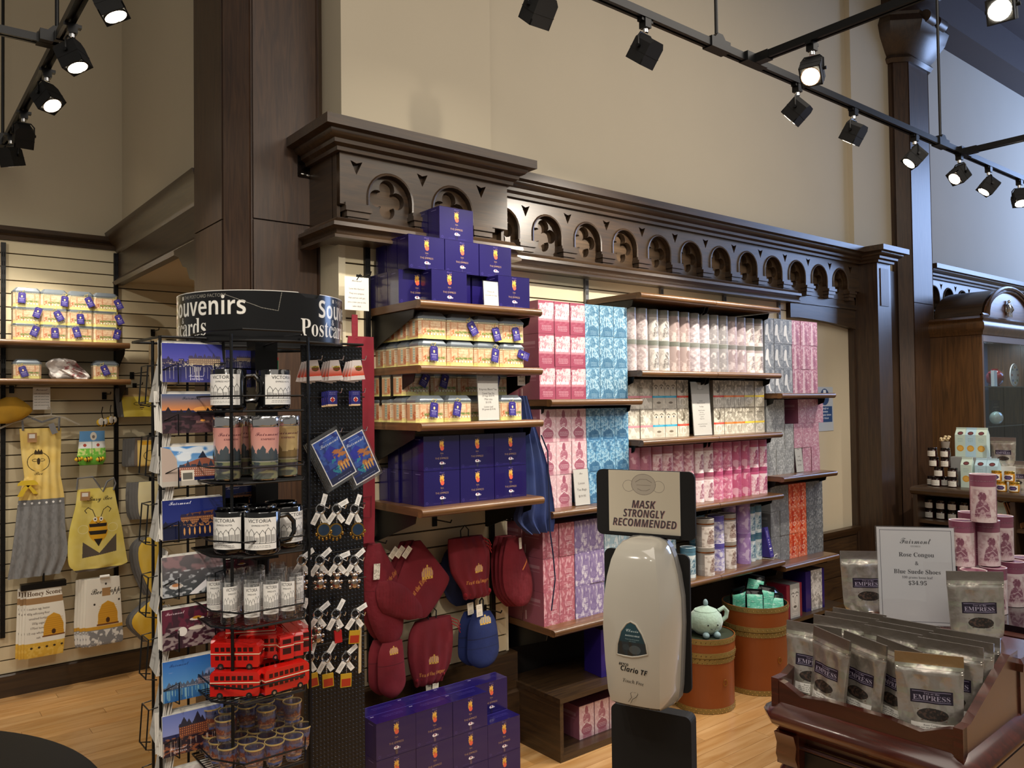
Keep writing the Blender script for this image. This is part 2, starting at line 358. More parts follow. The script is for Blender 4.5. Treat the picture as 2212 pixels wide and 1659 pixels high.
# ---------------------------------------------------------------- common materials
OAKX = mwood('dark_oak_x', '2e2117', '46331f', 0, 1.7, .36, .22, spec=.6); OAKZ = mwood('dark_oak_z', '2c1f16', '3f2d1e', 2, 1.9, .38, .2, spec=.6); OAKY = mwood('dark_oak_y', '2e2117', '46331f', 1, 1.7, .38, .22)
PILZ = mwood('pillar_oak', '33231a', '4a3424', 2, 2.2, .42, .12, stretch=12)
SHW = mwood('shelf_wood', '4f351e', '775330', 0, 1.3, .35, .4, bump=.05); SHY = mwood('shelf_wood_end', '4e331e', '6d4a2c', 1, 1.3, .45, .2)
PLAS = mp('plaster', 'c4b8a0', .9, var=.03, scale=3, bump=.05); PLASR = mp('plaster_far', 'c2bdb2', .9, var=.03, scale=3)
SLAT = mp('slat_cream', 'dccfae', .6, var=.02, scale=5); GROOVE = mp('slat_groove', '4a3d2c', .9)
BLK = mp('black_metal', '0c0c0d', .38, .3, var=.1); BLKM = mp('matte_black', '0a0a0b', .75, var=.1); STEEL = mp('steel', 'b8b6b2', .25, 1.)
CHR = mp('chrome', 'd8d8da', .12, 1.); WHT = mp('white_card', 'f0eee8', .7, var=.02); BRASS = mp('brass', 'b8924a', .3, 1.)
FLO = mwood('floor_oak', 'c08c50', 'dcb078', 0, .9, .32, .35, stretch=9, bump=.05)

def sweep(mb, prof, path, mat=0):                    # profile (out, z) along a path in plan, outward on the right-hand side, mitred
    n = len(path); P = [Vector(p) for p in path]; vs = []; fs = []; m = len(prof)
    for i, p in enumerate(P):
        d0 = (P[i]-P[i-1]).normalized() if i else (P[1]-P[0]).normalized(); d1 = (P[i+1]-P[i]).normalized() if i < n-1 else d0
        n0 = Vector((d0.y, -d0.x)); n1 = Vector((d1.y, -d1.x)); b = (n0+n1).normalized(); k = 1/max(b.dot(n0), .3)
        for o_, z in prof: q = p+b*(o_*k); vs.append((q.x, q.y, z))
    for i in range(n-1):
        for j in range(m): l = (j+1) % m; fs.append((i*m+j, (i+1)*m+j, (i+1)*m+l, i*m+l))
    fs += [tuple(range(m))[::-1], tuple(range((n-1)*m, n*m))]
    return mb.add(vs, fs, mat)

# ---------------------------------------------------------------- floor
fl = obj('floor', MB().box((-1.5, -1.5, -.06), (12, 6, -.013)).mesh('floor', [FLO]), kind='structure')
pm = {}
rest = MB(); PW, PL = .083, 1.04
for r_ in range(82):
    y = -1.5+r_*PW
    off = (r_*.37) % 1
    for k in range(-1, 12):
        x = -1.5+(k+off)*PL; cx, cy = x+PL/2, y+PW/2
        if (-.3 < cx < 2.0 and 2.3 < cy < 5.25) or (2.0 < cx < 5.2 and .75 < cy < 3.0):
            key = 0
            if key not in pm: pm[key] = MB().box((.0008, .0008, -.012), (PL-.0008, PW-.0008, 0)).mesh('plank', [FLO], 0)
            obj('plank', pm[key], fl, (x, y, 0))
        elif cx < 11.5: rest.box((x+.0008, y+.0008, -.012), (x+PL-.0008, y+PW-.0008, -.0002))
obj('planks_out_of_view', rest.mesh('planks', [FLO], 0), fl, kind='stuff')

# ---------------------------------------------------------------- walls
def wall(name, boxes, m): 
    b = MB(); [b.box(*q) for q in boxes]; return obj(name, b.mesh(name, [m], 0), kind='structure')
WB = 5.28
wall('wall_back_left', [((-1.5, WB+.01, 0), (3.5, WB+.15, 6))], PLAS)
wall('wall_left', [((1.2, 3.62, 2.5), (1.34, WB+.02, 6))], PLAS)
wall('ceiling_passage', [((1.2, 3.6, 2.362), (3.5, WB, 2.45))], PLAS)
wall('wall_main', [((1.52, 3.0, 2.3), (2.3, 3.3, 6)), ((2.29, 3.1, 2.3), (5.79, 3.4, 6)), ((5.79, 3.06, 2.3), (6.6, 3.4, 6)), ((5.99, 3.06, 0), (6.6, 3.2, 2.35)), ((4.89, 3.116, 0), (6.0, 3.3, 2.31))], PLAS)
wall('wall_slat_core', [((1.505, 3.012, 0), (2.354, 3.2, 2.3)), ((2.354, 3.112, 0), (4.9, 3.3, 2.3))], mp('core_cream', 'd2c6a8', .8))
wall('wall_right', [((6.6, 3.1, 0), (12, 3.4, 6))], PLASR)
wall('ceiling', [((-1.5, -1.5, 5.3), (12, 6, 5.4))], mp('ceiling_grey', '8d8a84', .9))
wall('trim_1', [((6.3, 2.86, 4.73), (12, 3.12, 5.05)), ((6.3, 2.3, 5.05), (12, 2.9, 5.3))], mp('beam_dark', '4a4448', .6))
wall('wall_passage_end', [((1.3, 3.3, 0), (1.5, 3.62, 2.4))], PLAS)

# slatted display walls: every slat is a piece
def slats(parent, x0, x1, y, z0, z1, cuts=()):
    n = int(round((z1-z0)/.0762)); me = MB().box((x0, -.012, .0035), (x1, 0, .0762-.0035)).mesh('slat', [SLAT], 0); 
    for k in range(n): obj('slat', me, parent, (0, y, z0+k*(z1-z0)/n))
s1 = obj('wall_slatted_left', MB().box((-1.5, WB-.001, .1), (3.0, WB+.008, 2.56)).mesh('w', [GROOVE], 0), kind='structure')
slats(s1, -1.5, 2.9, WB, .124, 2.55)
s2 = obj('wall_slatted_bay', MB().box((1.5, 3.0, .35), (2.354, 3.011, 2.28)).mesh('w', [GROOVE], 0), kind='structure')
slats(s2, 1.525, 2.35, 3.0, .43, 2.26)
obj('edge_panel', MB().box((1.494, 2.985, .36), (1.525, 3.16, 2.28)).mesh('w', [mp('edge_cream', 'e6dcc0', .6)], 0), s2)
obj('edge_panel', MB().box((2.345, 2.985, .43), (2.358, 3.09, 2.28)).mesh('w', [mp('edge_cream', 'e6dcc0', .6)], 0), s2)
s3 = obj('wall_slatted_main', MB().box((2.36, 3.1, .3), (4.9, 3.111, 2.3)).mesh('w', [GROOVE], 0), kind='structure')
slats(s3, 2.36, 4.9, 3.1, .53, 2.282)
# wooden trims
t = MB(); sweep(t, [(0, 2.548), (.03, 2.548), (.035, 2.57), (.02, 2.585), (.05, 2.60), (.055, 2.622), (0, 2.622)], [(-1.5, WB), (1.22, WB)])
obj('trim_2', t.mesh('t', [OAKX]), kind='structure')
t = MB(); sweep(t, [(0, 0), (.02, 0), (.02, .115), (.012, .124), (0, .124)], [(-1.5, WB-.012), (3, WB-.012)]); obj('baseboard_left', t.mesh('t', [OAKX]), kind='structure')
t = MB(); sweep(t, [(0, 0), (.05, 0), (.05, .24), (.035, .25), (.035, .42), (.02, .43), (0, .43)], [(1.49, 3.15), (1.49, 3.0), (2.36, 3.0), (2.36, 3.1)]); obj('baseboard_bay', t.mesh('t', [OAKX]), kind='structure')
t = MB(); sweep(t, [(0, 2.34), (.05, 2.335), (.06, 2.355), (.03, 2.385), (.03, 2.53), (.045, 2.545), (.05, 2.57), (.085, 2.60), (.1, 2.65), (0, 2.652)], [(1.2, WB), (1.2, 3.6)]); obj('trim_3', t.mesh('t', [OAKY]), kind='structure')

# octagonal timber pillars: panels, chamfer strip, corner bead
def pillar(name, x0, x1, yf, depth, z1, cap):
    c = .078; b = MB(); P = [(x0, yf+depth), (x0, yf+c), (x0+c, yf), (x1-c, yf), (x1, yf+c), (x1, yf+depth)]
    for a, q in zip(P, P[1:]): b.add([(a[0], a[1], 0), (q[0], q[1], 0), (q[0], q[1], z1), (a[0], a[1], z1)], [(0, 1, 2, 3)])
    o = obj(name, b.mesh(name, [PILZ], 0), kind='structure')
    def panel(xa, ya, xb, yb, za, zb):
        d = (Vector((xb, yb))-Vector((xa, ya))).normalized(); n = Vector((d.y, -d.x))*.012; q = MB(); m = .006
        pts = [(xa+d.x*m, ya+d.y*m), (xb-d.x*m, yb-d.y*m)]; pts += [(pts[1][0]+n.x, pts[1][1]+n.y), (pts[0][0]+n.x, pts[0][1]+n.y)]
        q.prism(pts[::-1], za+.003, zb-.003, 'xy'); obj('panel', q.mesh('panel', [PILZ], 0), o)
    for a, q in ((P[0], P[1]), (P[2], P[3]), (P[4], P[5])):
        for za, zb in ((0, 2.355), (2.355, 4.5)): panel(*a, *q, za, zb)
    b = MB()
    for a, q in ((P[1], P[2]), (P[3], P[4])): 
        d = (Vector(q)-Vector(a)).normalized(); n = Vector((d.y, -d.x))*.014
        b.prism([(a[0], a[1]), (a[0]+n.x, a[1]+n.y), (q[0]+n.x, q[1]+n.y), (q[0], q[1])], 0, z1, 'xy')
    obj('chamfer_strip', b.mesh('c', [PILZ], 0), o)
    if cap:
        b = MB(); sweep(b, [(0, 4.28), (.03, 4.28), (.05, 4.31), (.03, 4.34), (.05, 4.36), (.13, 4.47), (.16, 4.56), (.13, 4.62), (.14, 4.64), (.1, 4.70), (.1, 4.86), (.15, 4.9), (.22, 4.96), (.24, 5.05), (0, 5.08)], P, 0)
        obj('carved_capital', b.mesh('c', [OAKZ]), o)
        for k, (xa, za) in enumerate(((x0+.07, 4.70), (x0+.25, 4.70))):
            obj('scroll', MB().cyl((xa, yf-.15, 4.60), .05, .13, 14, axis=0).mesh('s', [OAKZ]), o)
    return o
pl = pillar('trim_4', 1.12, 1.56, 3.162, .44, 6, False)
pr = pillar('trim_5', 6.39, 6.89, 2.95, .4, 5.1, True)
cb = MB(); cb.prism([(3.66, 2.345), (3.98, 2.345), (3.97, 2.32), (3.90, 2.30), (3.84, 2.25), (3.78, 2.235), (3.74, 2.18), (3.66, 2.16)], 1.13, 1.42, 'yz'); obj('trim_6', cb.mesh('corbel', [OAKY], 0), kind='structure')
sk = thing('wall_socket', 'dark bronze blank socket plate screwed to the left timber pillar', 'socket', (1.427, 3.149, 2.62))
sk.data = None
for nm, mb_, mt in (('plate', MB().prism(rrect(-.035, -.065, .035, .065, .006), -.006, 0), mp('bronze', '1d140f', .25, .8)), ('screw', MB().cyl((0, -.0075, .05), .004, .003, 8, axis=1), BRASS), ('torn_wire_end', MB().sphere((-.012, -.008, -.052), (.012, .004, .006), 8, 5).sphere((.012, -.008, -.054), (.012, .004, .007), 8, 5), STEEL)):
    obj(nm, mb_.mesh(nm, [mt]), sk)

# carved cornice: crown, frieze with arches, quatrefoil panels, corbels, base moulding
CROWN = [(0, 2.60), (.02, 2.60), (.022, 2.615), (.04, 2.625), (.042, 2.64), (.06, 2.648), (.07, 2.66), (.07, 2.668), (.10, 2.672), (.10, 2.71), (0, 2.712)]
BASEM = [(0, 2.335), (.022, 2.335), (.028, 2.322), (.05, 2.312), (.052, 2.296), (.035, 2.285), (.03, 2.272), (.045, 2.262), (.045, 2.25), (0, 2.25)]
def foil(cx, cz, r=.036, d=.046):
    pts = []
    for a in (0, 90, 180, 270): x, z = cx+d*math.cos(R(a)), cz+d*math.sin(R(a)); pts += arc(x, z, r, a-118, a+118, 10)
    return pts
BACKP = mwood('cornice_back_lit', '40301f', '66503a', 0, 1., .5, .1);  # same oak as the frieze, coloured paler as if lit
def cornice(name, x0, x1, yf, arches, path, base_path, wide=.143, r=.098, end_solid=None):
    root = obj(name, MB().box((x0, yf+.064, 2.26), (x1, yf+.068, 2.61)).mesh('b', [BACKP], 0), kind='structure')
    out = [(x0, 2.60), (x0, 2.395)]; dots = []
    for c in arches:
        zs = 2.545-r; l = [(c-r, 2.395), (c-r, zs)]+arc(c, zs, r, 180, 0, 14)+[(c+r, 2.395)]; out += [p for p in l if x0+.001 < p[0] < x1-.001]
    out += [(x1, 2.395), (x1, 2.60)]
    tri = [[(c+wide-.027, 2.575), (c+wide, 2.52), (c+wide+.027, 2.575), (c+wide, 2.566)] for c in [arches[0]-2*wide]+list(arches) if x0+.03 < c+wide < x1-.03]
    obj('frieze_board', shape2d('frieze', [out]+tri, .028, OAKX), root, (0, yf, 0))
    cc = [arches[0]-wide]+[c+wide for c in arches]
    for c in arches:
        a, b = max(c-wide+.001, x0), min(c+wide-.001, x1)
        obj('quatrefoil_panel', shape2d('q', [[(a, 2.325), (b, 2.325), (b, 2.585), (a, 2.585)], foil(c, 2.447)], .030, OAKX), root, (0, yf+.03, 0))
        zs = 2.545-r
        pts = [(c-r, -.002, 2.40), (c-r, -.002, zs)]+[(p[0], -.002, p[1]) for p in arc(c, zs, r, 180, 0, 14)]+[(c+r, -.002, 2.40)]
        pts = [p for p in pts if x0 < p[0] < x1]
        if len(pts) > 3: obj('arch_bead', MB().tube(pts, .006, 5).mesh('bead', [OAKX], 60), root, (0, yf, 0))
    for c in cc:
        a, b = c-wide+r-.004, c+wide-r+.004
        a, b = max(a, x0), min(b, x1)
        if b-a < .02: continue
        m = MB().box((a, -.010, 2.385), (b, .03, 2.402)).box((a-.004, -.022, 2.368), (b+.004, .03, 2.385)).box((a+.004, -.014, 2.345), (b-.004, .03, 2.368)).box((a+.012, -.006, 2.32), (b-.012, .03, 2.345))
        obj('corbel', m.mesh('corbel', [OAKX], 0), root, (0, yf, 0))
    m = MB(); sweep(m, CROWN, path); obj('crown_moulding', m.mesh('crown', [OAKX], 50), root)
    m = MB(); sweep(m, BASEM, base_path); obj('base_moulding', m.mesh('basem', [OAKX], 50), root)
    return root
c1 = cornice('trim_7', 1.445, 2.29, 2.87, [1.674, 1.985], [(1.445, 3.17), (1.445, 2.87), (2.29, 2.87), (2.29, 3.03)], [(1.445, 3.17), (1.445, 2.87), (2.29, 2.87), (2.29, 3.03)], .1555, .105)
obj('side_board', MB().box((1.445, 2.898, 2.26), (1.46, 3.16, 2.61)).mesh('b', [OAKY], 0), c1); obj('side_board', MB().box((2.275, 2.898, 2.26), (2.29, 3.03, 2.61)).mesh('b', [OAKY], 0), c1)
obj('top_board', MB().box((1.4, 2.8, 2.69), (2.35, 3.16, 2.708)).mesh('b', [OAKX], 0), c1); obj('bottom_board', MB().box((1.44, 2.87, 2.255), (2.29, 3.01, 2.27)).mesh('b', [OAKX], 0), c1)
c2 = cornice('trim_8', 2.30, 5.80, 3.03, [2.39+.2845*k for k in range(12)], [(2.3, 3.03), (5.80, 3.03)], [(2.3, 3.03), (4.92, 3.03)])
obj('bottom_board', MB().box((2.3, 3.03, 2.255), (4.92, 3.1, 2.27)).mesh('b', [OAKX], 0), c2)
hd = [(4.92, 2.34), (4.92, 2.16)]+[(4.92+.93*i/10, 2.165-.055*(i/10)**2.2) for i in range(1, 11)]+[(5.85, 2.34)]
obj('header_board', shape2d('h', [hd], .05, OAKX), c2, (0, 3.065, 0)); obj('header_bead', MB().box((4.92, 3.055, 2.262), (5.84, 3.07, 2.274)).mesh('b', [OAKX], 0), c2)
obj('top_board', MB().box((2.3, 2.95, 2.69), (5.85, 3.11, 2.708)).mesh('b', [OAKX], 0), c2)
c3 = cornice('trim_9', 6.88, 11.4, 3.03, [7.04+.2845*k for k in range(15)], [(6.88, 3.03), (11.4, 3.03)], [(6.88, 3.03), (11.4, 3.03)])
# narrow pilaster at the end of the long cornice, jamb and wainscot of the niche
m = MB().box((5.79, 2.89, 0), (5.99, 3.2, 2.60)); pj = obj('trim_10', m.mesh('pilaster', [OAKZ], 0), kind='structure')
m = MB(); sweep(m, CROWN, [(5.79, 3.1), (5.79, 2.89), (5.99, 2.89), (5.99, 3.1)]); obj('crown_moulding', m.mesh('c', [OAKX], 50), pj)
obj('top_board', MB().box((5.7, 2.8, 2.69), (6.08, 3.1, 2.708)).mesh('b', [OAKX], 0), pj); obj('sunk_panel', MB().box((5.83, 2.884, 2.28), (5.95, 2.891, 2.56)).mesh('b', [PILZ], 0), pj)
obj('side_board', MB().box((5.985, 3.03, 0), (6.42, 3.058, 2.6)).mesh('b', [OAKZ], 0), pj); obj('jamb', MB().box((5.77, 3.07, 0), (5.80, 3.115, 2.14)).mesh('b', [OAKZ], 0), pj)
wn = obj('trim_11', MB().box((4.9, 3.095, 0), (5.8, 3.114, .60)).mesh('w', [OAKX], 0), kind='structure')
m = MB(); sweep(m, [(0, .58), (.015, .585), (.02, .60), (.035, .615), (.04, .64), (0, .645)], [(4.9, 3.095), (5.8, 3.095)]); obj('chair_rail', m.mesh('r', [OAKX]), wn)
for z0, z1 in ((.02, .14), (.145, .30), (.305, .44), (.445, .575)): obj('board', MB().box((4.9, 3.083, z0), (5.8, 3.095, z1)).mesh('b', [OAKX], 0), wn)
# dark core behind the lowest shelves
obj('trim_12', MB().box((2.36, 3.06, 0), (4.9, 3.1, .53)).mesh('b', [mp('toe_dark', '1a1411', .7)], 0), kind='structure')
# ---------------------------------------------------------------- wall shelves
def shelf_proto(w, d):
    def b():
        r = obj('wall_shelf', None); r['category'] = 'shelf'
        m = MB().box((0, .018, -.030), (w, d, 0), (0, 0, 1, 1, 0, 0)); obj('board', m.mesh('board', [SHW, SHY], 0), r)
        p = [(.0, -.032), (-.010, -.030), (-.016, -.022), (-.018, -.014), (-.015, -.006), (-.008, -.001), (.018, 0), (.018, -.032)]
        m = MB().prism([(a, z) for a, z in p][::-1], 0, w, 'yz'); obj('nosing', m.mesh('nosing', [SHW], 50), r)
        bm_ = MB().prism([(.05, -.032), (d, -.032), (d, -.17), (d-.03, -.17), (.06, -.062)], 0, .004, 'yz').mesh('bracket', [BLK], 0)
        obj('bracket', bm_, r, (.012, 0, 0)); obj('bracket', bm_, r, (w-.016, 0, 0)); return r
    return Proto(b)
SH = {k: shelf_proto(*k) for k in ((.612, .4), (.6, .4), (.605, .4), (.64, .32))}
def shelf(x, yf, z, k, label, group): return SH[k]((x, yf, z), 0, label, group)
names0 = ['top shelf of the left bay, under the pyramid of blue boxes', 'shelf of the left bay carrying two rows of tagged tins', 'third shelf of the left bay, with tins and a price card', 'lowest shelf of the left bay, holding six blue boxes']
for z, nm in zip((1.998, 1.747, 1.525, 1.196), names0): shelf(1.634, 2.60, z, (.612, .4), 'brown wooden '+nm, 'shelves of the left bay')
for z, nm in zip((1.611, 1.107, .578), ('upper shelf with pink and blue cartons beside the left bay', 'middle shelf with pink and blue cartons behind the dispenser', 'lowest shelf with pink and purple cartons above the crate')): shelf(2.384, 2.70, z, (.6, .4), 'brown wooden '+nm, 'shelves of the pink and blue carton bay')
for z, nm in zip((2.142, 1.752, 1.404, 1.042, .652), ('empty top shelf', 'shelf under the grey tins', 'shelf under the striped cartons', 'shelf under the rose pink tins', 'shelf under the mixed tea tins')):
    shelf(2.986, 2.70, z, (.605, .4), 'left half of the brown '+nm, 'shelves of the middle bay'); shelf(3.594, 2.70, z, (.605, .4), 'right half of the brown '+nm, 'shelves of the middle bay')
for z, nm in zip((1.634, 1.138, .612), ('upper shelf with grey and pink cartons', 'middle shelf of the rightmost bay', 'lowest shelf with orange and grey cartons')): shelf(4.205, 2.70, z, (.6, .4), 'brown wooden '+nm, 'shelves of the rightmost bay')
# slotted uprights
def upright(x, y, z0, z1, mat, label, group):
    o = thing('slotted_upright', label, 'upright', (x, y, z0), 0, group, MB().box((-.012, -.016, 0), (.012, 0, z1-z0)).mesh('u', [mat], 0))
    m = MB()
    for k in range(int((z1-z0)/.05)): m.box((-.007, -.0168, .02+k*.05), (-.003, -.0155, .045+k*.05)).box((.003, -.0168, .02+k*.05), (.007, -.0155, .045+k*.05))
    obj('slots', m.mesh('slots', [mp('slot_dark', '050505', .9)], 0), o, kind='stuff')
upright(1.622, 2.988, .45, 2.26, BLK, 'black slotted upright at the left end of the left bay', 'black uprights of the left bay'); upright(2.262, 2.988, .45, 2.26, BLK, 'black slotted upright at the right end of the left bay', 'black uprights of the left bay')
GST = mp('grey_steel', '77787a', .45, .6)
for x, nm in ((2.992, 'first silver slotted upright from the left, above the pink and blue cartons'), (3.6, 'second silver slotted upright, above the left half of the top shelf'), (4.2, 'third silver slotted upright, above the right half of the top shelf'), (4.80, 'fourth silver slotted upright, at the right end of the slatted wall')):
    upright(x, 3.088, .55, 2.27, GST, nm, 'silver uprights')

# ---------------------------------------------------------------- printed carton art
def eng(a, light, dark, y0, y1, seed, cell=7, op=.8): a.noise(dark, cell, .52, op, (0, y0, a.w, y1), .8, seed); a.noise(light, cell*.6, .6, .7, (0, y0, a.w, y1), .8, seed+9); return a
def art_crowns(bg, dk, lt, seed):
    a = Art(96, 150, dk); a.rect(8, 8, 96, 92, lt); eng(a, lt, bg, 8, 92, seed, 9); a.rect(6, 6, 44, 13, dk); a.noise(lt, 5, .5, .9, (60, 10, 96, 60), 1, seed+3)
    a.poly([(0, 92), (0, 74), (14, 62), (26, 74), (38, 60), (52, 76), (64, 62), (78, 74), (96, 60), (96, 92)], bg, .75)
    for x in (18, 46, 72): a.poly([(x-12, 82), (x-14, 64), (x-6, 72), (x, 60), (x+6, 72), (x+14, 64), (x+12, 82)], 'f8e8ea', .85)
    a.grad(dk, dk, 100, 150); a.noise(bg, 9, .5, .35, (0, 86, 96, 110), 1, seed); a.lines(18, 84, (114, 120, 127, 134), 'f2d9de', 1.8, .8, seed=seed); return a
def art_tree(dk, lt, md, seed):
    a = Art(96, 150, md); a.noise(lt, 6, .48, .9, None, 1, seed); a.noise(dk, 8, .6, .7, None, 1, seed+1); a.poly([(10, 150), (22, 112), (52, 96), (80, 110), (92, 150)], dk, .8); a.rect(44, 58, 50, 104, lt, .8); a.rect(30, 66, 34, 104, lt, .6); a.rect(62, 62, 65, 104, lt, .6); a.ell(50, 34, 16, 22, dk, .5); a.lines(34, 80, (126, 133, 140), lt, 2, .9, seed=seed); return a
def art_figure(bg, dk, seed, top=.0):
    a = Art(96, 150, bg); a.noise('ffffff', 9, .55, .35, None, 1, seed); a.ell(48, 26, 11, 18, dk, .85); a.poly([(38, 14), (44, 4), (52, 4), (58, 14), (58, 34), (38, 34)], dk, .8); a.ell(48, 62, 24, 26, dk, .8); a.poly([(20, 150), (26, 98), (40, 84), (58, 84), (72, 98), (80, 150)], dk, .55)
    a.ell(48, 112, 34, 24, dk, .85); a.line([(30, 88), (48, 78), (68, 92)], 'ffffff', 3, .9); a.line([(36, 74), (58, 66)], 'ffffff', 2.5, .8); a.noise(bg, 6, .6, .6, (20, 40, 80, 90), 1, seed+2); a.lines(22, 76, (106, 113, 120), 'ffffff', 1.8, .75, seed=seed); a.lines(26, 72, (134, 140), dk, 2, .8, seed=seed+1)
    for k in range(9): a.ell(10+rng.rand()*76, 10+rng.rand()*60, 1.6, 1.6, dk, .7)
    return a
def art_swirl(bg, dk, lt, seed):
    a = Art(96, 150, bg); a.noise(lt, 22, .60, .8, None, .35, seed, .06); a.noise(dk, 18, .6, .45, None, .6, seed+1); a.noise(lt, 9, .68, .7, (0, 100, 96, 150), 1.6, seed+2)
    for y in (62, 69, 76, 90, 97): a.rect(44, y, 80, y+2, 'ffffff', .75)
    a.lines(26, 84, (134, 140), 'ffffff', 2, .7, seed=seed); return a
def art_arm(bg, dk, lt, seed):
    a = Art(96, 150, bg); a.noise(dk, 10, .5, .6, None, 1, seed); a.ell(60, 28, 20, 22, dk, .7); a.poly([(6, 100), (14, 44), (26, 30), (40, 40), (40, 84), (52, 122), (66, 136), (52, 140), (36, 122), (30, 98), (20, 104)], lt, .95); a.rect(66, 10, 92, 80, lt, .4); a.lines(50, 92, (84, 92), lt, 2, .8, seed=seed); a.lines(20, 90, (142,), lt, 2, .8); return a
def art_plain(bg, lt, dk, seed, kind='glass'):
    a = Art(96, 150, bg); a.noise(dk, 12, .55, .6, None, 1, seed); a.noise(lt, 8, .62, .7, None, 1, seed+4)
    if kind == 'glass': a.ell(48, 84, 26, 22, lt, .7, ring=4); a.line([(48, 106), (48, 134)], lt, 3, .8); a.line([(30, 136), (66, 136)], lt, 3, .8); a.line([(26, 66), (70, 66)], lt, 2, .7)
    if kind == 'tall': a.poly([(18, 150), (26, 10), (40, 6), (44, 150)], lt, .8); a.poly([(50, 60), (60, 50), (72, 70), (76, 150), (50, 150)], dk, .7); a.lines(50, 80, (30, 37), lt, 2, .6)
    if kind == 'lines':
        for y in (78, 86, 94): a.rect(34, y, 70, y+2, lt, .8)
        a.line([(20, 60), (52, 20)], lt, 2, .6)
    if kind == 'bottle': a.ell(40, 30, 9, 20, dk, .9); a.poly([(28, 120), (32, 48), (50, 48), (56, 120)], dk, .85); a.ell(56, 92, 16, 14, lt, .8, ring=6); a.lines(60, 90, (30, 40, 50), dk, 2, .5)
    a.lines(22, 78, (134, 141), lt, 2, .7, seed=seed); return a
def art_band(kind, band, seed):
    a = Art(96, 150, 'b4ac9c'); a.grad('8f887a', 'd2ccbc', 0, 150); a.noise('efe9da', 12, .55, .7, None, 1, seed); dk = '5a5346'
    if kind == 'grass':
        for k in range(14): x = 8+k*6; a.line([(48, 78), (x, 8+rng.rand()*20)], 'eee8da', 2.4, .8); a.line([(46, 92), (x, 146)], 'f2ecdf', 3, .7)
    if kind == 'face':
        a.ell(48, 72, 46, 80, 'cfc8b8', .9); a.ell(28, 44, 11, 5, 'f5f2ea'); a.ell(70, 42, 11, 5, 'f5f2ea'); a.ell(28, 44, 5, 5, '3a3429'); a.ell(70, 42, 5, 5, '3a3429'); a.line([(14, 34), (26, 28), (40, 34)], dk, 4); a.line([(58, 32), (70, 26), (84, 32)], dk, 4); a.line([(50, 50), (44, 80), (54, 84)], '8f8777', 3); a.ell(49, 120, 15, 6, '7d7363', .9); a.line([(32, 120), (66, 120)], dk, 2)
    if kind == 'lobster':
        a.ell(54, 44, 9, 20, dk, .8); a.line([(50, 30), (42, 12)], dk, 4); a.line([(60, 30), (66, 8)], dk, 3); a.ell(44, 62, 12, 8, dk, .7); a.ell(48, 118, 26, 24, 'f5f1e6', .8, ring=6); a.line([(48, 96), (48, 146)], 'f5f1e6', 3)
    if kind == 'cup':
        a.ell(46, 30, 26, 7, dk, .5); a.line([(40, 40), (58, 70)], dk, 3, .7); a.line([(52, 44), (44, 74)], dk, 3, .7); a.rect(34, 104, 40, 140, dk, .5); a.rect(56, 104, 62, 140, dk, .5)
    if kind == 'hat': a.ell(48, 30, 30, 5, dk, .6); a.line([(20, 32), (48, 14), (76, 32)], dk, 3, .5); a.lines(26, 72, (44, 50), dk, 2, .5); a.ell(48, 116, 30, 18, 'ffffff', .4, ring=5)
    a.rect(0, 84, 96, 94, band); a.lines(14, 84, (87,), 'ffffff', 2, .5, seed=seed); a.lines(30, 68, (136, 142), dk, 2, .5, seed=seed); return a
TOPC = {}
def carton_mesh(name, art, side, w=.0965, d=.148, h=.1525, top=None, sideart=None):
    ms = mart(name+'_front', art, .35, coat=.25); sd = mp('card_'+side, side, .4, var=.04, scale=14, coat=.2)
    if sideart is None:
        sa = Art(72, 80, side); sa.rect(10, 18, 60, 26, 'ffffff', .25); sa.rect(10, 32, 60, 34, 'ffffff', .2); sa.rect(8, 52, 12, 74, 'f4e8e8', .7); sideart = sa
    sm = mart(name+'_side', sideart, .4, coat=.2)
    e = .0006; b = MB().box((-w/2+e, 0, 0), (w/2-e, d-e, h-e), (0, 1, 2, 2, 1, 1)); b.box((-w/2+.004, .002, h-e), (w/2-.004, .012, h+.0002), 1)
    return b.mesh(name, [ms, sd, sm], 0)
PK = ('b8657c', 'a94b66', 'f0cdd2')
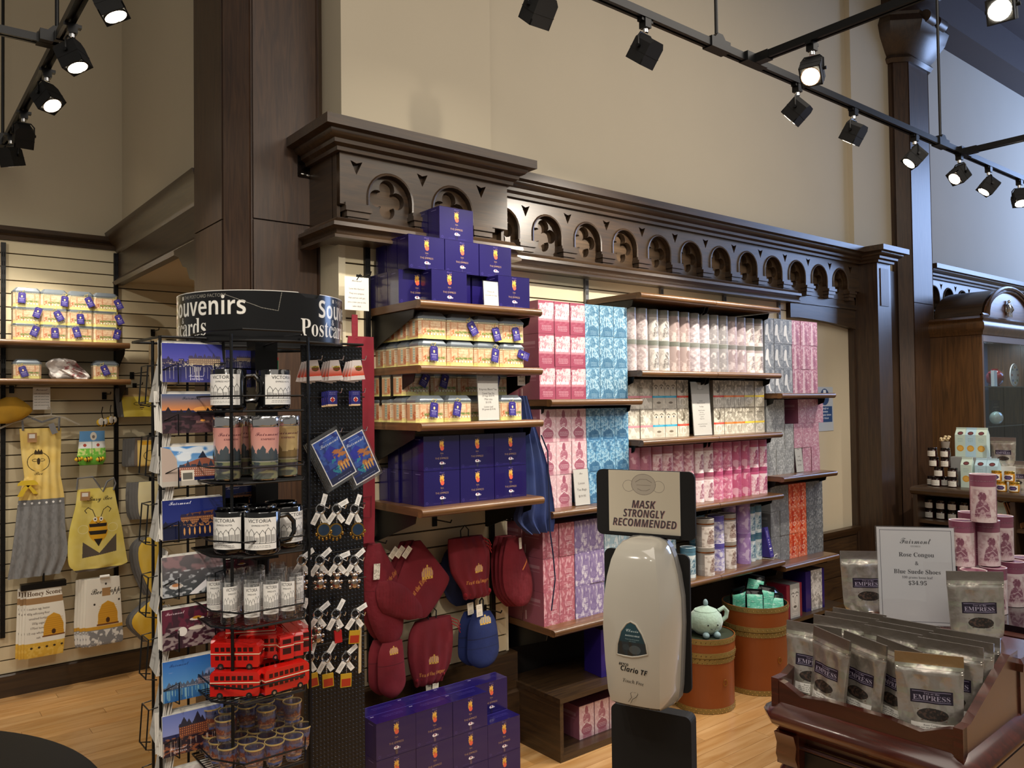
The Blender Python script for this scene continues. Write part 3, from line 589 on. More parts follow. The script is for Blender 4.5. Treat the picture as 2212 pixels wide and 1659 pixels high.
CM = {
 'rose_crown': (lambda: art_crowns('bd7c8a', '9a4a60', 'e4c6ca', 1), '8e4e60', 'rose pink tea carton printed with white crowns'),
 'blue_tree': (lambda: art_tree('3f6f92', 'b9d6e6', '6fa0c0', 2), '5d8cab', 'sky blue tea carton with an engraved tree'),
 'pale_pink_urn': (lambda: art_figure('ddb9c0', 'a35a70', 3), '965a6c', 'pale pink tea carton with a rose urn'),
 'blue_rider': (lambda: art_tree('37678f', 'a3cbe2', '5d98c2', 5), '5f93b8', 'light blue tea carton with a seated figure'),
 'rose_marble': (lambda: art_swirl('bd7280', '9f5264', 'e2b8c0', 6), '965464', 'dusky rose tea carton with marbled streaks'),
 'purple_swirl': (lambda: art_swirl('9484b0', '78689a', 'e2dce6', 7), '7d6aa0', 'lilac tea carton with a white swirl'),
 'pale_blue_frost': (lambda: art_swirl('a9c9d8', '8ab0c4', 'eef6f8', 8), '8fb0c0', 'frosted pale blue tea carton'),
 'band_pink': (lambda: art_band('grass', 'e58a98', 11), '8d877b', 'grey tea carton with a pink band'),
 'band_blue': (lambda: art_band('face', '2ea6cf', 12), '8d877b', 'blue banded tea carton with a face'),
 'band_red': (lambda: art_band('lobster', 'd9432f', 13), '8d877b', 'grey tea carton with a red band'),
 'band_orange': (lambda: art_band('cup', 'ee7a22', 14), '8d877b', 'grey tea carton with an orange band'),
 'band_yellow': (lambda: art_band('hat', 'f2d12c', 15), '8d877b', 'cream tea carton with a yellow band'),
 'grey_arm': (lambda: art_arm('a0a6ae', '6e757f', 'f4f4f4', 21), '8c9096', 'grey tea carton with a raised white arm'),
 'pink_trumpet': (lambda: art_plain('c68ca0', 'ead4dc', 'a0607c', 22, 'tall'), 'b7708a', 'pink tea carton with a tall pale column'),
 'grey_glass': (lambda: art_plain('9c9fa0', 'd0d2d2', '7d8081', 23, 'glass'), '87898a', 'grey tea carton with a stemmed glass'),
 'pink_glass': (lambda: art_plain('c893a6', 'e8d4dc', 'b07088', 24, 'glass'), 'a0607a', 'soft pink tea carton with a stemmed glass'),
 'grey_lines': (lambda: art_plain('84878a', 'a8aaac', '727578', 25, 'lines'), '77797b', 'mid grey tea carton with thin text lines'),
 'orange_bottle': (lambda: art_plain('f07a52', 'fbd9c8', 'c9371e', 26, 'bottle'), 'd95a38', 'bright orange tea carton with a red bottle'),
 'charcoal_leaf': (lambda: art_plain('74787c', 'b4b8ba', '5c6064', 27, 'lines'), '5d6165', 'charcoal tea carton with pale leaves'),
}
CP = {}
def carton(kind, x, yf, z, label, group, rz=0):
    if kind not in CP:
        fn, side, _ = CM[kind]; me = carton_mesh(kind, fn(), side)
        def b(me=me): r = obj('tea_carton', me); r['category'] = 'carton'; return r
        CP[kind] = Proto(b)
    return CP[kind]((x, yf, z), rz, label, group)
def block(kinds, x0, yf, z0, rows, pitch, place, group, names=('top', 'middle', 'bottom'), skip=(), deep=()):
    for c, k in enumerate(kinds):
        for r_ in range(rows):
            if (c, r_) in skip: continue
            z = z0+(rows-1-r_)*.1528; rn = names[r_] if rows == 3 else ('upper', 'lower')[r_]
            same = [i for i, q in enumerate(kinds) if q == k]; j = same.index(c)
            pos = '' if len(same) == 1 else (('left', 'right')[j]+' one' if len(same) == 2 else ('left', 'middle', 'right')[j]+' one')
            base = CM[k][2]
            carton(k, x0+(c+.5)*pitch+(rng.rand()-.5)*.0012, yf+(rng.rand()-.5)*.004, z+.0003, f"{base}, {pos+', ' if pos else ''}{rn} row, {place}", group, (rng.rand()-.5)*.02)
            if c in deep: carton(k, x0+(c+.5)*pitch, yf+.152, z+.0003, f"{base}, behind the front, {rn} row, {place}", group)
PX_ = .0985
block(['rose_crown']*3+['blue_tree']*3, 2.388, 2.775, 1.611, 3, PX_, 'upper shelf', 'pink and blue cartons on the upper shelf', deep=(0,))
block(['pale_pink_urn']*3+['blue_rider']*3, 2.388, 2.775, 1.107, 3, PX_, 'middle shelf', 'pink and blue cartons on the middle shelf', skip=((2, 2),), deep=(0,))
block(['rose_marble']*2+['purple_swirl']*2+['pale_blue_frost']*2, 2.388, 2.765, .578, 3, PX_, 'lowest shelf', 'pink and purple cartons on the lowest shelf', deep=(0,))
block(['band_pink']*2+['band_blue']*2+['band_red'], 2.992, 2.80, 1.404, 2, .0985, 'left of the price card', 'striped cartons on the middle bay')
block(['band_red']+['band_orange']*2+['band_yellow']*2, 3.70, 2.80, 1.404, 2, .0985, 'right of the price card', 'striped cartons on the middle bay')
block(['grey_arm']*3+['pink_trumpet']*3, 4.21, 2.80, 1.634, 3, .0975, 'upper shelf at right', 'grey and pink cartons at the right')
block(['grey_glass']*3+['pink_glass']*3, 4.21, 2.80, 1.138, 2, .0975, 'middle shelf at right', 'grey and pink glass cartons', skip=((3, 1),))
for x, k, nm in ((4.259, 'grey_glass', 'left'), (4.356, 'grey_glass', 'right'), (4.604, 'pink_glass', 'left'), (4.702, 'pink_glass', 'second'), (4.80, 'pink_glass', 'right')):
    carton(k, x, 2.80, 1.138+.3059, f"{CM[k][2]}, {nm} one, highest row, right middle shelf", 'grey and pink glass cartons')
block(['grey_lines']*2+['orange_bottle']*2+['charcoal_leaf']*2, 4.235, 2.80, .612, 3, .0975, 'lowest shelf at right', 'orange and grey cartons')

# ---------------------------------------------------------------- blue tea boxes
BLU = '1a1252'
def blue_front():
    a = Art(172, 137, BLU); a.text('Finest', 86, 10, 6, 'script', 'b9a8d8', op=.7); cx = 86
    a.ell(cx, 40, 10, 13, 'd9a23c'); a.poly([(cx-9, 30), (cx-7, 18), (cx-2, 26), (cx+1, 14), (cx+5, 26), (cx+10, 20), (cx+9, 32)], 'e0b050'); a.ell(cx+2, 50, 9, 9, 'e0614a'); a.ell(cx-3, 40, 5, 5, 'c96a3a'); a.noise('f0c468', 4, .62, .8, (cx-11, 14, cx+12, 46), 1, 3)
    a.text('TEA', cx, 73, 6.5, 'plain', 'c9a35c'); a.text('at', cx, 81, 4, 'plain', 'c9a35c'); a.text('THE EMPRESS', cx, 93, 7.5, 'plain', 'cda964')
    a.ell(cx, 109, 11, 6.5, 'f4f0f2'); a.ell(cx+12, 111, 5, 3.5, 'f4f0f2', ring=1.5); a.ell(cx, 107, 5, 3, '8b4a66'); a.rect(cx-3, 116, cx+3, 132, '4a4190', .7); a.lines(40, 140, (128,), '6a60aa', 1.2, .6); a.ell(14, 126, 5, 5, '5a50a0', .7, ring=1.4); return a
def blue_top():
    a = Art(172, 86, BLU); a.text('TEA', 20, 18, 6, 'bold', 'd8d4ee'); a.lines(50, 150, (30, 42), '7068b4', 2, .6); a.rect(0, 0, 172, 2, '5048a0'); return a
def blue_side():
    a = Art(86, 137, BLU); a.lines(26, 60, range(24, 120, 7), '4a4194', 1.4, .6, .1); a.rect(24, 12, 62, 14, 'b9b2e0', .6); return a
bm_ = [mart('blue_front', blue_front(), .28, coat=.5), mart('blue_top', blue_top(), .28, coat=.5), mart('blue_side', blue_side(), .28, coat=.5)]
bbox = MB().box((-.0855, .0005, 0), (.0855, .0845, .1362), (0, 2, 2, 2, 1, 1)); bbox.box((-.0855, -.0004, .1352), (.0855, .0006, .1362), 1)
bmesh_blue = bbox.mesh('blue_tea_box', bm_, 0)
def bb():
    r = obj('blue_tea_box', bmesh_blue); r['category'] = 'box'
    obj('closing_seal', MB().box((-.005, -.0008, .004), (.005, .0005, .024)).mesh('seal', [mglass('clear_seal')], 0), r); return r
BBX = Proto(bb)
def bbx(x, y, z, lab, grp, rz=0): return BBX((x, y, z+.0004), rz+(rng.rand()-.5)*.02, 'dark blue '+lab, grp)
g = 'blue boxes on the top shelf'; zt = 1.998
for x, lab in ((1.82, 'tea box, lower left one at the shelf edge, top shelf'), (2.135, 'tea box, lower right one beside the small white card')): bbx(x, 2.66 if x < 2 else 2.635, zt, lab, g)
for x, y, lab in ((1.72, 2.745, 'tea box set back at the left end of the top shelf'), (1.90, 2.745, 'tea box set back behind the front left box'), (2.08, 2.745, 'tea box set back behind the white card')): bbx(x, y, zt, lab, g)
for k in range(2): bbx(1.72, 2.832+k*.087, zt, f"tea box standing {('third', 'fourth')[k]} from the front along the top shelf's left end", g)
for x, lab in ((1.742, 'left'), (1.916, 'middle'), (2.091, 'right')): bbx(x, 2.705, zt+.1372, f"tea box, {lab} one of the second layer on the top shelf", g)
for k in range(2): bbx(1.742, 2.793+k*.088, zt+.1372, f"tea box, {('second', 'third')[k]} from the front in the second layer's left end", g)
bbx(1.90, 2.72, zt+.2746, 'tea box on the very top of the pyramid', g); bbx(1.90, 2.807, zt+.2746, 'tea box hidden behind the topmost box of the pyramid', g)
g = 'blue boxes on the lowest shelf of the left bay'
for c, cn in enumerate(('left', 'middle', 'right')):
    for r_, rn in enumerate(('lower', 'upper')): bbx(1.771+c*.1745, 2.655, 1.196+r_*.1372, f"tea box, {cn} one of the {rn} row on the lowest shelf", g)
for k, kn in enumerate(('second', 'third', 'fourth')):
    for r_, rn in enumerate(('lower', 'upper')):
        if r_ and k == 2: continue
        bbx(1.771-(k > 0)*.01, 2.742+k*.087, 1.196+r_*.1372, f"tea box, {kn} one back at the left end, {rn} row, lowest shelf", g)
g = 'blue boxes stacked on the floor'
for c, cn in enumerate(ORD[:4]):
    for r_, rn in enumerate(('bottom', 'second', 'third')):
        if c == 3 and r_ == 2: continue
        bbx(1.556+c*.172, 2.66, r_*.1372, f"tea box, {cn} from the left, {rn} layer of the front floor stack", g)
    for r_, rn in ((1, 'second'), (2, 'third')): bbx(1.556+c*.172, 2.746, r_*.1372, f"tea box, {cn} from the left, {rn} layer of the rear floor stack", g)
    bbx(1.556+c*.172, 2.746, 0, f"tea box, {cn} from the left, bottom layer of the rear floor stack", g)

# ---------------------------------------------------------------- house-shaped tea tins with gift tags
def tin_art():
    a = Art(200, 120, 'd2a884'); a.noise('e6ccaa', 10, .5, .6, None, 1, 4); a.rect(0, 0, 200, 14, 'e9e2c0'); a.rect(0, 14, 200, 17, '7d6a4a')
    for k in range(14): a.poly([(60+k*10, 13), (65+k*10, 2), (70+k*10, 13)], '6f7a70', .8)
    for x in (8, 52, 96, 170): a.rect(x, 17, x+9, 92, 'b5603f', .38)
    for x in range(110, 168, 10):
        for y in (24, 38): a.rect(x, y, x+5, y+7, 'f2ddb8', .9)
    for x in (20, 32): 
        for y in range(22, 84, 12): a.rect(x, y, x+7, y+7, 'cfe0cc', .85)
    a.noise('b0552f', 8, .55, .7, (60, 60, 110, 100), 1, 8); a.rect(84, 70, 200, 79, '8f9a5c', .8); a.noise('5e7a3c', 6, .5, .8, (84, 66, 200, 82), 1, 9)
    for k in range(6): a.ell(94+k*19, 92, 8, 8, 'f6f0cf'); a.ell(94+k*19, 92, 8, 8, '6d7a3a', .8, ring=1.6)
    a.noise('e2da84', 8, .4, .9, (0, 98, 200, 120), 1, 5); a.rect(0, 110, 200, 120, 'e6de8c', .9); return a
tart = mart('tin_front', tin_art(), .3, coat=.5); 
ts = Art(110, 120, 'cc9c74'); ts.rect(0, 0, 110, 16, 'e9e2c0'); ts.rect(38, 14, 70, 100, 'd8dcc2', .8); [ts.rect(42, y, 66, y+9, '9fb5a8') for y in range(22, 92, 14)]; ts.noise('b0552f', 7, .5, .8, (74, 60, 110, 104), 1, 2); ts.rect(8, 22, 14, 100, 'a85a3c', .6); ts.rect(92, 22, 98, 100, 'a85a3c', .6); ts.rect(0, 110, 110, 120, 'e6de8c')
tsid = mart('tin_side', ts, .3, coat=.5); TLID = mp('tin_lid', '7f8890', .3, .5, var=.1); TAGB = mp('tag_blue', '2a1f72', .45); TW = mp('gold_twine', 'd9c25a', .6)
tagart = Art(60, 90, '2c2176'); tagart.text('Finest', 30, 14, 6, 'script', 'd8cfe8'); tagart.ell(30, 34, 7, 9, 'e8c890'); tagart.lines(8, 52, (50,), 'f0f0ff', 3, .9, .1); tagart.lines(12, 48, (58, 63, 68, 73), 'c8c0e8', 1.6, .7); tagart.lines(16, 44, (82,), 'a8a0d8', 1.5, .6); TAGM = mart('tag_print', tagart, .45)
w2, d2, h2 = .0655, .044, .083
oct_ = [(-w2+.012, -d2), (w2-.012, -d2), (w2, -d2+.012), (w2, d2-.012), (w2-.012, d2), (-w2+.012, d2), (-w2, d2-.012), (-w2, -d2+.012)]
def tin_body():
    b = MB()
    for i in range(8):
        p, q = oct_[i], oct_[(i+1) % 8]; u0, u1 = (0, 1) if i in (0, 4) else ((.15, .3) if i % 2 else (0, 1)); mt = 0 if i in (0, 4, 7, 1, 3, 5) else 1
        if i in (0,): u0, u1 = .28, 1.
        if i == 7: u0, u1 = .08, .28; 
        b.add([(p[0], p[1], 0), (q[0], q[1], 0), (q[0], q[1], h2), (p[0], p[1], h2)], [(0, 1, 2, 3)], mt, [[(u0, 0), (u1, 0), (u1, 1), (u0, 1)]])
    b.add([(p[0], p[1], h2) for p in oct_], [tuple(range(8))], 2); b.add([(p[0]*1.01, p[1]*1.01, 0) for p in oct_], [tuple(range(8))[::-1]], 2); return b.mesh('tin_body', [tart, tsid, TLID], 0)
tb_me = tin_body()
lm = MB(); lv = [[(p[0]*s_, p[1]*s_, z_) for p in oct_] for s_, z_ in ((1.03, h2-.004), (1.03, h2+.004), (1.0, h2+.006), (.78, h2+.0215), (.74, h2+.0225))]
lm.add([v_ for r_ in lv for v_ in r_], [(k*8+i, k*8+(i+1) % 8, (k+1)*8+(i+1) % 8, (k+1)*8+i) for k in range(4) for i in range(8)]+[tuple(range(32, 40))]); 
for k in range(6): lm.box((-.04+k*.015, -.034, h2+.015), (-.034+k*.015, -.028, h2+.021))
lid_me = lm.mesh('lid', [TLID], 0)
tag_me = MB().prism([(-.018, -.058), (.018, -.058), (.018, -.006), (.012, 0), (-.012, 0), (-.018, -.006)], -.0012, .0012, 'xz').mesh('gift_tag', [TAGM], 0)
tw_me = MB().tube([(0, 0, -.004), (.006, -.002, .010), (.014, .004, .016), (.004, .002, .012), (-.008, -.001, .014), (-.012, .003, .006), (0, 0, -.004)], .0009, 4).mesh('twine_bow', [TW], 0)
def tin0():
    r = obj('tea_tin', tb_me); r['category'] = 'tin'; obj('lid', lid_me, r); return r
TN0 = Proto(tin0)
def tin1():
    r = obj('tea_tin', tb_me); r['category'] = 'tin'; obj('lid', lid_me, r); t_ = obj('gift_tag', tag_me, r, (0, -d2-.004, h2)); obj('twine_bow', tw_me, t_); return r
TN1 = Proto(tin1)
def tin(x, y, z, lab, grp, tag=None, rz=0):            # tag = (dx, dz, roll) or None; y = front face
    o = (TN1 if tag else TN0)((x, y+d2, z+.0003), rz, lab, grp)
    if tag:
        c = [q for q in o.children if q.name.startswith('gift_tag')][0]; c.location = (tag[0], -d2-.006, h2-.006+tag[1]); c.rotation_euler = (R(-6), R(tag[2]), 0)
    return o
g = 'tagged tins on the second shelf of the left bay'; TP = .1335
tags = {(0, 0): (-.005, .0, 3), (1, 1): (.035, -.002, -28), (2, 1): (.03, -.018, -14), (3, 1): (.005, -.012, -8), (2, 0): (.035, .0, 12), (3, 0): (.02, -.014, -70)}
for c in range(4):
    for r_ in range(2):
        tg = tags.get((c, r_)); lab = f"house-printed tea tin {'with a blue tag' if tg else 'without a tag'}, {ORD[c]} from the left, {('lower', 'upper')[r_]} row, second shelf"
        tin(1.73+c*TP, 2.64, 1.747+r_*.1055, lab, g, tg)
for k in range(3):
    for r_ in range(2): tin(1.73, 2.64+.092*(k+1), 1.747+r_*.1055, f"house-printed tea tin, {ORD[k+1]} one back from the front left, {('lower', 'upper')[r_]} row, second shelf", g)
g = 'tagged tins on the third shelf of the left bay'
for c, tg in ((0, (.01, .0, 8)), (1, (-.01, .002, 14)), (3, (.0, .0, 3))):
    tin(1.715+c*TP, 2.64, 1.525, f"house-printed tea tin with a blue tag, {('left of', 'just left of', '', 'right of')[c]} the price card, third shelf", g, tg)
for k in range(3):
    for r_ in range(2): tin(1.71, 2.735+.092*k, 1.525+r_*.1055, f"house-printed tea tin, {ORD[k+1]} one back at the left end, {('lower', 'upper')[r_]} row, third shelf", g, (.045, .01, 32) if (k == 0 and r_ == 1) else None)
for c in range(1, 4):
    for r_ in range(2): tin(1.715+c*TP, 2.74, 1.525+r_*.1055, f"shaded tea tin, {ORD[c]} from the left behind the front tins, {('lower', 'upper')[r_]} row, third shelf", g, (.0, .01, 20) if r_ and c != 2 else None)
# ---------------------------------------------------------------- track lighting
TZ = 3.0
def track(name, p, q, label):
    x0, y0 = p; x1, y1 = q; d = Vector((x1-x0, y1-y0)); L = d.length; rz = math.atan2(d.y, d.x)
    m = MB().box((0, -.018, 0), (L, -.006, .03)).box((0, .006, 0), (L, .018, .03)).box((0, -.006, .012), (L, .006, .03)).box((0, -.006, .0), (L, -.004, .012))
    o = thing(name, label, 'lighting track', (x0, y0, TZ), rz, 'lighting tracks', m.mesh('track', [BLK], 0)); return o
tr1 = track('lighting_track', (.9, 1.95), (9, 1.95), 'long black lighting track running above the shelves to the right')
tr2 = track('lighting_track', (2.875, 1.93), (2.9, -1.2), 'black track branch meeting the long track at the left of the picture top right')
tr2['label'] = 'black lighting track branch crossing over at the upper right, in front of the dark pillar'
tr3 = track('lighting_track', (4.93, 1.93), (4.98, -1.2), 'black lighting track branch leaving the right picture edge beside the cluster of lit lamps')
tr4 = track('lighting_track', (.565, 2.2), (.555, 5.15), 'black lighting track at upper left receding to the left wall')
tr5 = track('lighting_track', (.55, 3.49), (-1.2, 3.56), 'short black track branch leaving the left picture edge')
for x, y, lab in ((2.64, 1.95, 'thin black ceiling rod holding the long track near the top centre'), (4.66, 1.95, 'thin black ceiling rod in front of the far grey wall'), (.555, 3.46, 'thin black ceiling rod at the left track crossing'), (.41, 3.54, 'thin black ceiling rod nearest the left picture edge')):
    if lab.endswith('edge'): x, y = .545, 4.98
    r = thing('ceiling_rod', lab, 'rod', (x, y, TZ), 0, 'ceiling rods', MB().cyl((0, 0, .05), .0075, 2.25, 10).mesh('rod', [BLK]))
    obj('joiner', MB().box((-.06, -.024, -.004), (.06, .024, .038)).prism([(-.035, .038), (.035, .038), (.015, .06), (-.015, .06)], -.02, .02, 'xz').mesh('joiner', [BLK], 0), r)
for x, y, lab in ((2.875, 1.94, 'black T joint where the upper right branch leaves the long track'), (4.93, 1.94, 'black T joint beside the lit lamps at right'), (.56, 3.49, 'black T joint on the left track')):
    thing('track_joint', lab, 'track joint', (x, y, TZ), 0, 'track joints', MB().box((-.07, -.022, -.005), (.07, .022, .034)).box((-.02, -.08, -.004), (.02, .0, .033)).mesh('j', [BLK], 0))
GLOW = mp('lamp_glow', 'fff4dc', .4, emit=28, ecol='fff0d2', var=0); GLOWD = mp('lamp_reflector', 'c9b89a', .2, .8)
hb = MB(); hs = .04
prof = [(-hs+.012, .045), (hs-.012, .045), (hs, .03), (hs, -.045), (-hs, -.045), (-hs, .03)]
hb.prism(prof, -hs, hs, 'xz'); HEAD = None
def head_mesh():
    b = MB(); t = .004
    b.prism([(-hs+.014, .045), (hs-.014, .045), (hs, .028), (hs, -.03), (-hs, -.03), (-hs, .028)], -hs, hs, 'xz')
    for x0, x1, y0, y1 in ((-hs, hs, -hs, -hs+t), (-hs, hs, hs-t, hs), (-hs, -hs+t, -hs, hs), (hs-t, hs, -hs, hs)): b.box((x0, y0, -.05), (x1, y1, -.03))
    b.box((-hs-.001, -hs-.001, -.012), (hs+.001, hs+.001, -.009)); return b.mesh('lamp_head', [BLKM], 0)
HM = head_mesh(); LENS = {0: MB().cyl((0, 0, -.034), .033, .004, 20).mesh('lens', [GLOWD]), 1: MB().cyl((0, 0, -.044), .033, .006, 20).mesh('lens', [GLOW])}
RIMM = MB().lathe([(.034, -.036), (.037, -.05), (.034, -.05)], 20).mesh('lens_ring', [CHR])
AD = MB().box((-.016, -.016, -.034), (.016, .016, 0)).box((-.03, -.012, -.012), (.03, .012, 0)).mesh('adapter', [BLK], 0)
CN = MB().cyl((0, 0, -.05), .011, .018, 12).mesh('connector', [CHR])
YK = MB().tube([(-.043, 0, -.11), (-.043, 0, -.07), (-.03, 0, -.055), (.03, 0, -.055), (.043, 0, -.07), (.043, 0, -.11)], .0035, 5).cyl((-.05, 0, -.11), .007, .012, 8, axis=0).cyl((.038, 0, -.11), .007, .014, 8, axis=0).mesh('yoke', [BLK])
def lamp(x, y, aim, label, glow=1, power=0., spot=52, blend=.6):
    a = Vector(aim)-Vector((x, y, TZ-.115)); rz = math.atan2(a.y, a.x)+math.pi/2
    r = thing('track_lamp', label, 'lamp', (x, y, TZ), 0, 'track lamps')
    obj('adapter', AD, r); obj('connector', CN, r); obj('yoke', YK, r, (0, 0, 0), (0, 0, rz))
    q = a.to_track_quat('-Z', 'Y').to_euler(); h = obj('lamp_head', HM, r, (0, 0, -.115), q); obj('lens', LENS[glow], h); obj('lens_ring', RIMM, h)
    if power: l = light('lamp_light', 'SPOT', a.normalized()*.06+Vector((0, 0, -.115)), power, WARM, size=.02, spot=spot, blend=blend); l.rotation_euler = q; l.parent = r
    return r
def tx(px, py): return PZ(px, py, 3.0).x
LP = 60
lamp(1.70, 1.95, (1.75, 2.9, 1.75), 'black track lamp cut by the top picture edge, above the blue boxes', 1, LP*.9)
lamp(tx(1388, 45), 1.95, (2.1, 2.95, 1.6), 'black track lamp, first whole one from the left on the long track', 1, LP*1.1, 60)
lamp(tx(1708, 188), 1.95, (2.9, 2.95, 1.9), 'black track lamp tilted away just right of the T joint', 1, LP*1.6, 84)
lamp(tx(1828, 240), 1.95, (3.6, 2.95, 1.3), 'black track lamp above the rightmost arches, showing its plain back', 1, LP*1.3, 62)
lamp(tx(1957, 297), 1.95, (3.2, 3.0, 1.2), 'lit track lamp in front of the dark right pillar', 1, LP*1.1, 56)
lamp(tx(2053, 338), 1.95, (2.75, 2.9, 1.0), 'lit track lamp hanging right below the far ceiling rod', 1, LP*1.1, 50)
lamp(tx(2115, 365), 1.95, (4.3, 3.0, 1.1), 'lit track lamp just right of the far T joint', 1, LP, 50)
lamp(tx(2182, 393), 1.95, (5.0, 1.4, 1.1), 'glaring track lamp nearest the right picture edge', 1, LP*.8, 60)
lamp(6.4, 1.95, (6.4, 2.7, 1.0), 'track lamp beyond the right picture edge', 1, LP*.8, 60)
lamp(2.884, 1.68, (1.2, 1.1, 1.3), 'glaring track lamp on the branch in front of the right pillar', 1, LP*.5, 60)
lamp(2.93, 1.02, (.6, .6, 1.9), 'very bright track lamp in the top right picture corner', 1, 25, 60)
lamp(.585, 2.75, (1.1, 2.5, 1.7), 'track lamp cut by the top edge near the upper left', 1, LP*.8, 60)
lamp(.57, 3.25, (1.25, 2.7, 1.0), 'glaring track lamp on the left track beside its crossing', 1, LP*.35, 60)
lamp(.565, 3.75, (1.0, 3.1, 1.8), 'glaring track lamp, second lit one down the left track', 1, LP*.35, 60)
lamp(.56, 4.35, (.55, 5.2, 1.6), 'dark backed track lamp, second from the far end of the left track', 1, LP*.8, 66)
lamp(.555, 4.75, (1.1, 5.2, .9), 'dark backed track lamp at the far end of the left track', 1, LP*.8, 66)
# spots added out of view for more light, standing in for other track lamps
light('unseen_spot', 'SPOT', (-.5, .3, 2.9), LP*1.1, WARM, (.85, 1.85, .7), .03, 40, .7)  # added to brighten the lower trays of the rack
light('unseen_spot', 'SPOT', (1.4, .6, 2.9), LP*1.2, WARM, (1.9, 2.9, 1.9), .03, 58, .7); light('unseen_spot', 'SPOT', (2.9, .3, 2.9), LP*1.2, WARM, (2.1, 1.2, .7), .03, 60, .7)
light('unseen_spot', 'SPOT', (-.3, .8, 2.9), LP*1.0, WARM, (.75, 1.95, 1.3), .03, 60, .7); light('unseen_spot', 'SPOT', (-.6, 1.2, 2.9), LP*.3, WARM, (1.2, 1.05, 1.2), .03, 40, .7)
light('unseen_spot', 'SPOT', (-.6, 3.6, 2.9), LP*1.0, WARM, (.5, 5.2, 1.4), .03, 70, .7)
light('unseen_spot', 'SPOT', (4.9, .6, 2.9), LP*2.0, WARM, (5.95, 2.25, 1.0), .03, 60, .7)
# ---------------------------------------------------------------- round tea tins
def tin_wrap(bg, pic, dk, lt, seed, mode=0, band=None):
    a = Art(260, 160, bg)                              # u: 0..1 around; picture centred at u = .75 (front, -Y)
    x0, x1 = 150, 240
    if mode == 0:
        a.rect(x0-50, 22, x1+20, 160, pic); a.noise(lt, 12, .52, .8, (x0-50, 22, x1+20, 160), 1, seed); a.noise(dk, 15, .6, .5, (x0-50, 22, x1+20, 160), 1, seed+1)
    if mode == 1: a.noise(lt, 30, .55, .7, None, .7, seed, .06); a.ell(200, 60, 18, 26, dk, .6); a.poly([(180, 160), (186, 88), (214, 88), (222, 160)], dk, .5)
    if mode == 2: a.rect(x0, 30, x1+10, 160, lt); a.noise(pic, 14, .5, .9, (x0, 40, x1+10, 160), 1, seed); a.ell(196, 66, 13, 17, dk, .8); a.poly([(170, 140), (178, 92), (190, 80), (206, 82), (218, 96), (224, 140)], dk, .75); a.noise(lt, 9, .54, .6, (x0, 30, x1+10, 160), .8, seed+5); a.line([(176, 112), (200, 100), (214, 116)], lt, 3, .7)
    a.rect(0, 0, 260, 14, band or dk)
    a.lines(x0-30, x1+10, (8,), lt, 2, .6, seed=seed); a.lines(x0-34, x0+8, (96, 104, 112, 120), lt, 2.4, .75, seed=seed); a.lines(x0+2, x1, (128, 136), lt, 2, .7, seed=seed+3)
    for y in (40, 46, 62, 68): a.lines(20, 90, (y,), lt, 2, .6, seed=y)
    return a
TINS = {
 'grey_harp': ('a09595', 'b0a2a4', '7c7375', 'cfc8c8', 1, 0, '7d8078', 'grey mauve round tin with a harp print'),
 'grey_bicycle': ('989492', 'aaa4a0', '5f5c5a', 'ccc8c4', 2, 2, '74786f', 'grey round tin with a bicycle print'),
 'mauve_profile': ('a29290', 'b5a09e', '76635f', 'd4c6c2', 3, 1, '6e7168', 'mauve grey round tin with a profile print'),
 'silver_harbour': ('9e969a', 'b0a6ac', '80767c', 'cec8cc', 4, 0, '7b7d78', 'silver mauve round tin with a misty scene'),
 'pale_column': ('9a979a', 'aaa4a8', '7c787c', 'dedada', 5, 1, '80837e', 'pale grey round tin with a white column'),
 'pearl_wave': ('a3959a', 'b8a8ae', '84747c', 'd8ced2', 6, 1, '7c7a7a', 'pearl grey round tin with curling waves'),
 'white_dancer': ('afa4a6', 'c0b4b6', '6f6466', 'e0dad8', 7, 2, '6b6c68', 'pale round tin with a dark dancer'),
 'rose_plain': ('b9788c', 'c48a9a', 'a05a74', 'ecc8d2', 8, 1, 'a9647c', 'dusty rose round tin'),
 'rose_lady': ('b06a7e', 'd8aab4', '9a4c64', 'f2dbe0', 9, 2, 'a5607a', 'rose round tin with a lady print'),
 'rose_ribbon': ('bd7c8e', 'd49aa8', 'a35670', 'f4dde2', 10, 0, 'ac6a80', 'rose round tin with pale ribbons'),
 'rose_tower': ('c59aa4', 'e2c4ca', '96566c', 'fbeef0', 11, 2, 'a4566e', 'pale rose round tin with a tower print'),
 'hot_pink_rays': ('d0678f', 'dc84a4', 'b24a76', 'f6cfdd', 12, 0, 'b8507a', 'bright pink round tin with rays'),
 'hot_pink_field': ('c8648a', 'd888a6', 'a8486e', 'f4d2de', 13, 1, 'b2527a', 'bright pink round tin with a field print'),
 'hot_pink_bloom': ('cc5f8a', 'e6a8bf', 'a23c68', 'fde6ee', 14, 2, 'b04a74', 'bright pink round tin with blossoms'),
 'lilac': ('a888c2', 'b79ccc', '8a68a8', 'e2d4ee', 15, 1, '9474b0', 'tall lilac round tin'),
 'teal': ('5d8ca4', 'a8c8d8', '3f6a84', 'e6f2f6', 16, 2, '4f7c94', 'teal round tin with a figure print'),
 'ice': ('6fa6c2', 'c2e0ec', '4a84a6', 'eef8fc', 17, 2, '5a92b0', 'ice blue round tin'),
 'indigo': ('6a62b4', 'b8b4e0', '4a429a', 'f2f0fa', 18, 0, '5a52a4', 'indigo and white round tin'),
 'bronze': ('97908c', 'c8bcb4', '7a5e58', 'f2ece6', 19, 2, '9a948c', 'grey round tin with a brown figure and copper band'),
 'wine': ('9a5870', 'd8b8bc', '7c3c56', 'f2dfe0', 20, 2, '8f4e68', 'plum pink round tin'),
}
CT = {}
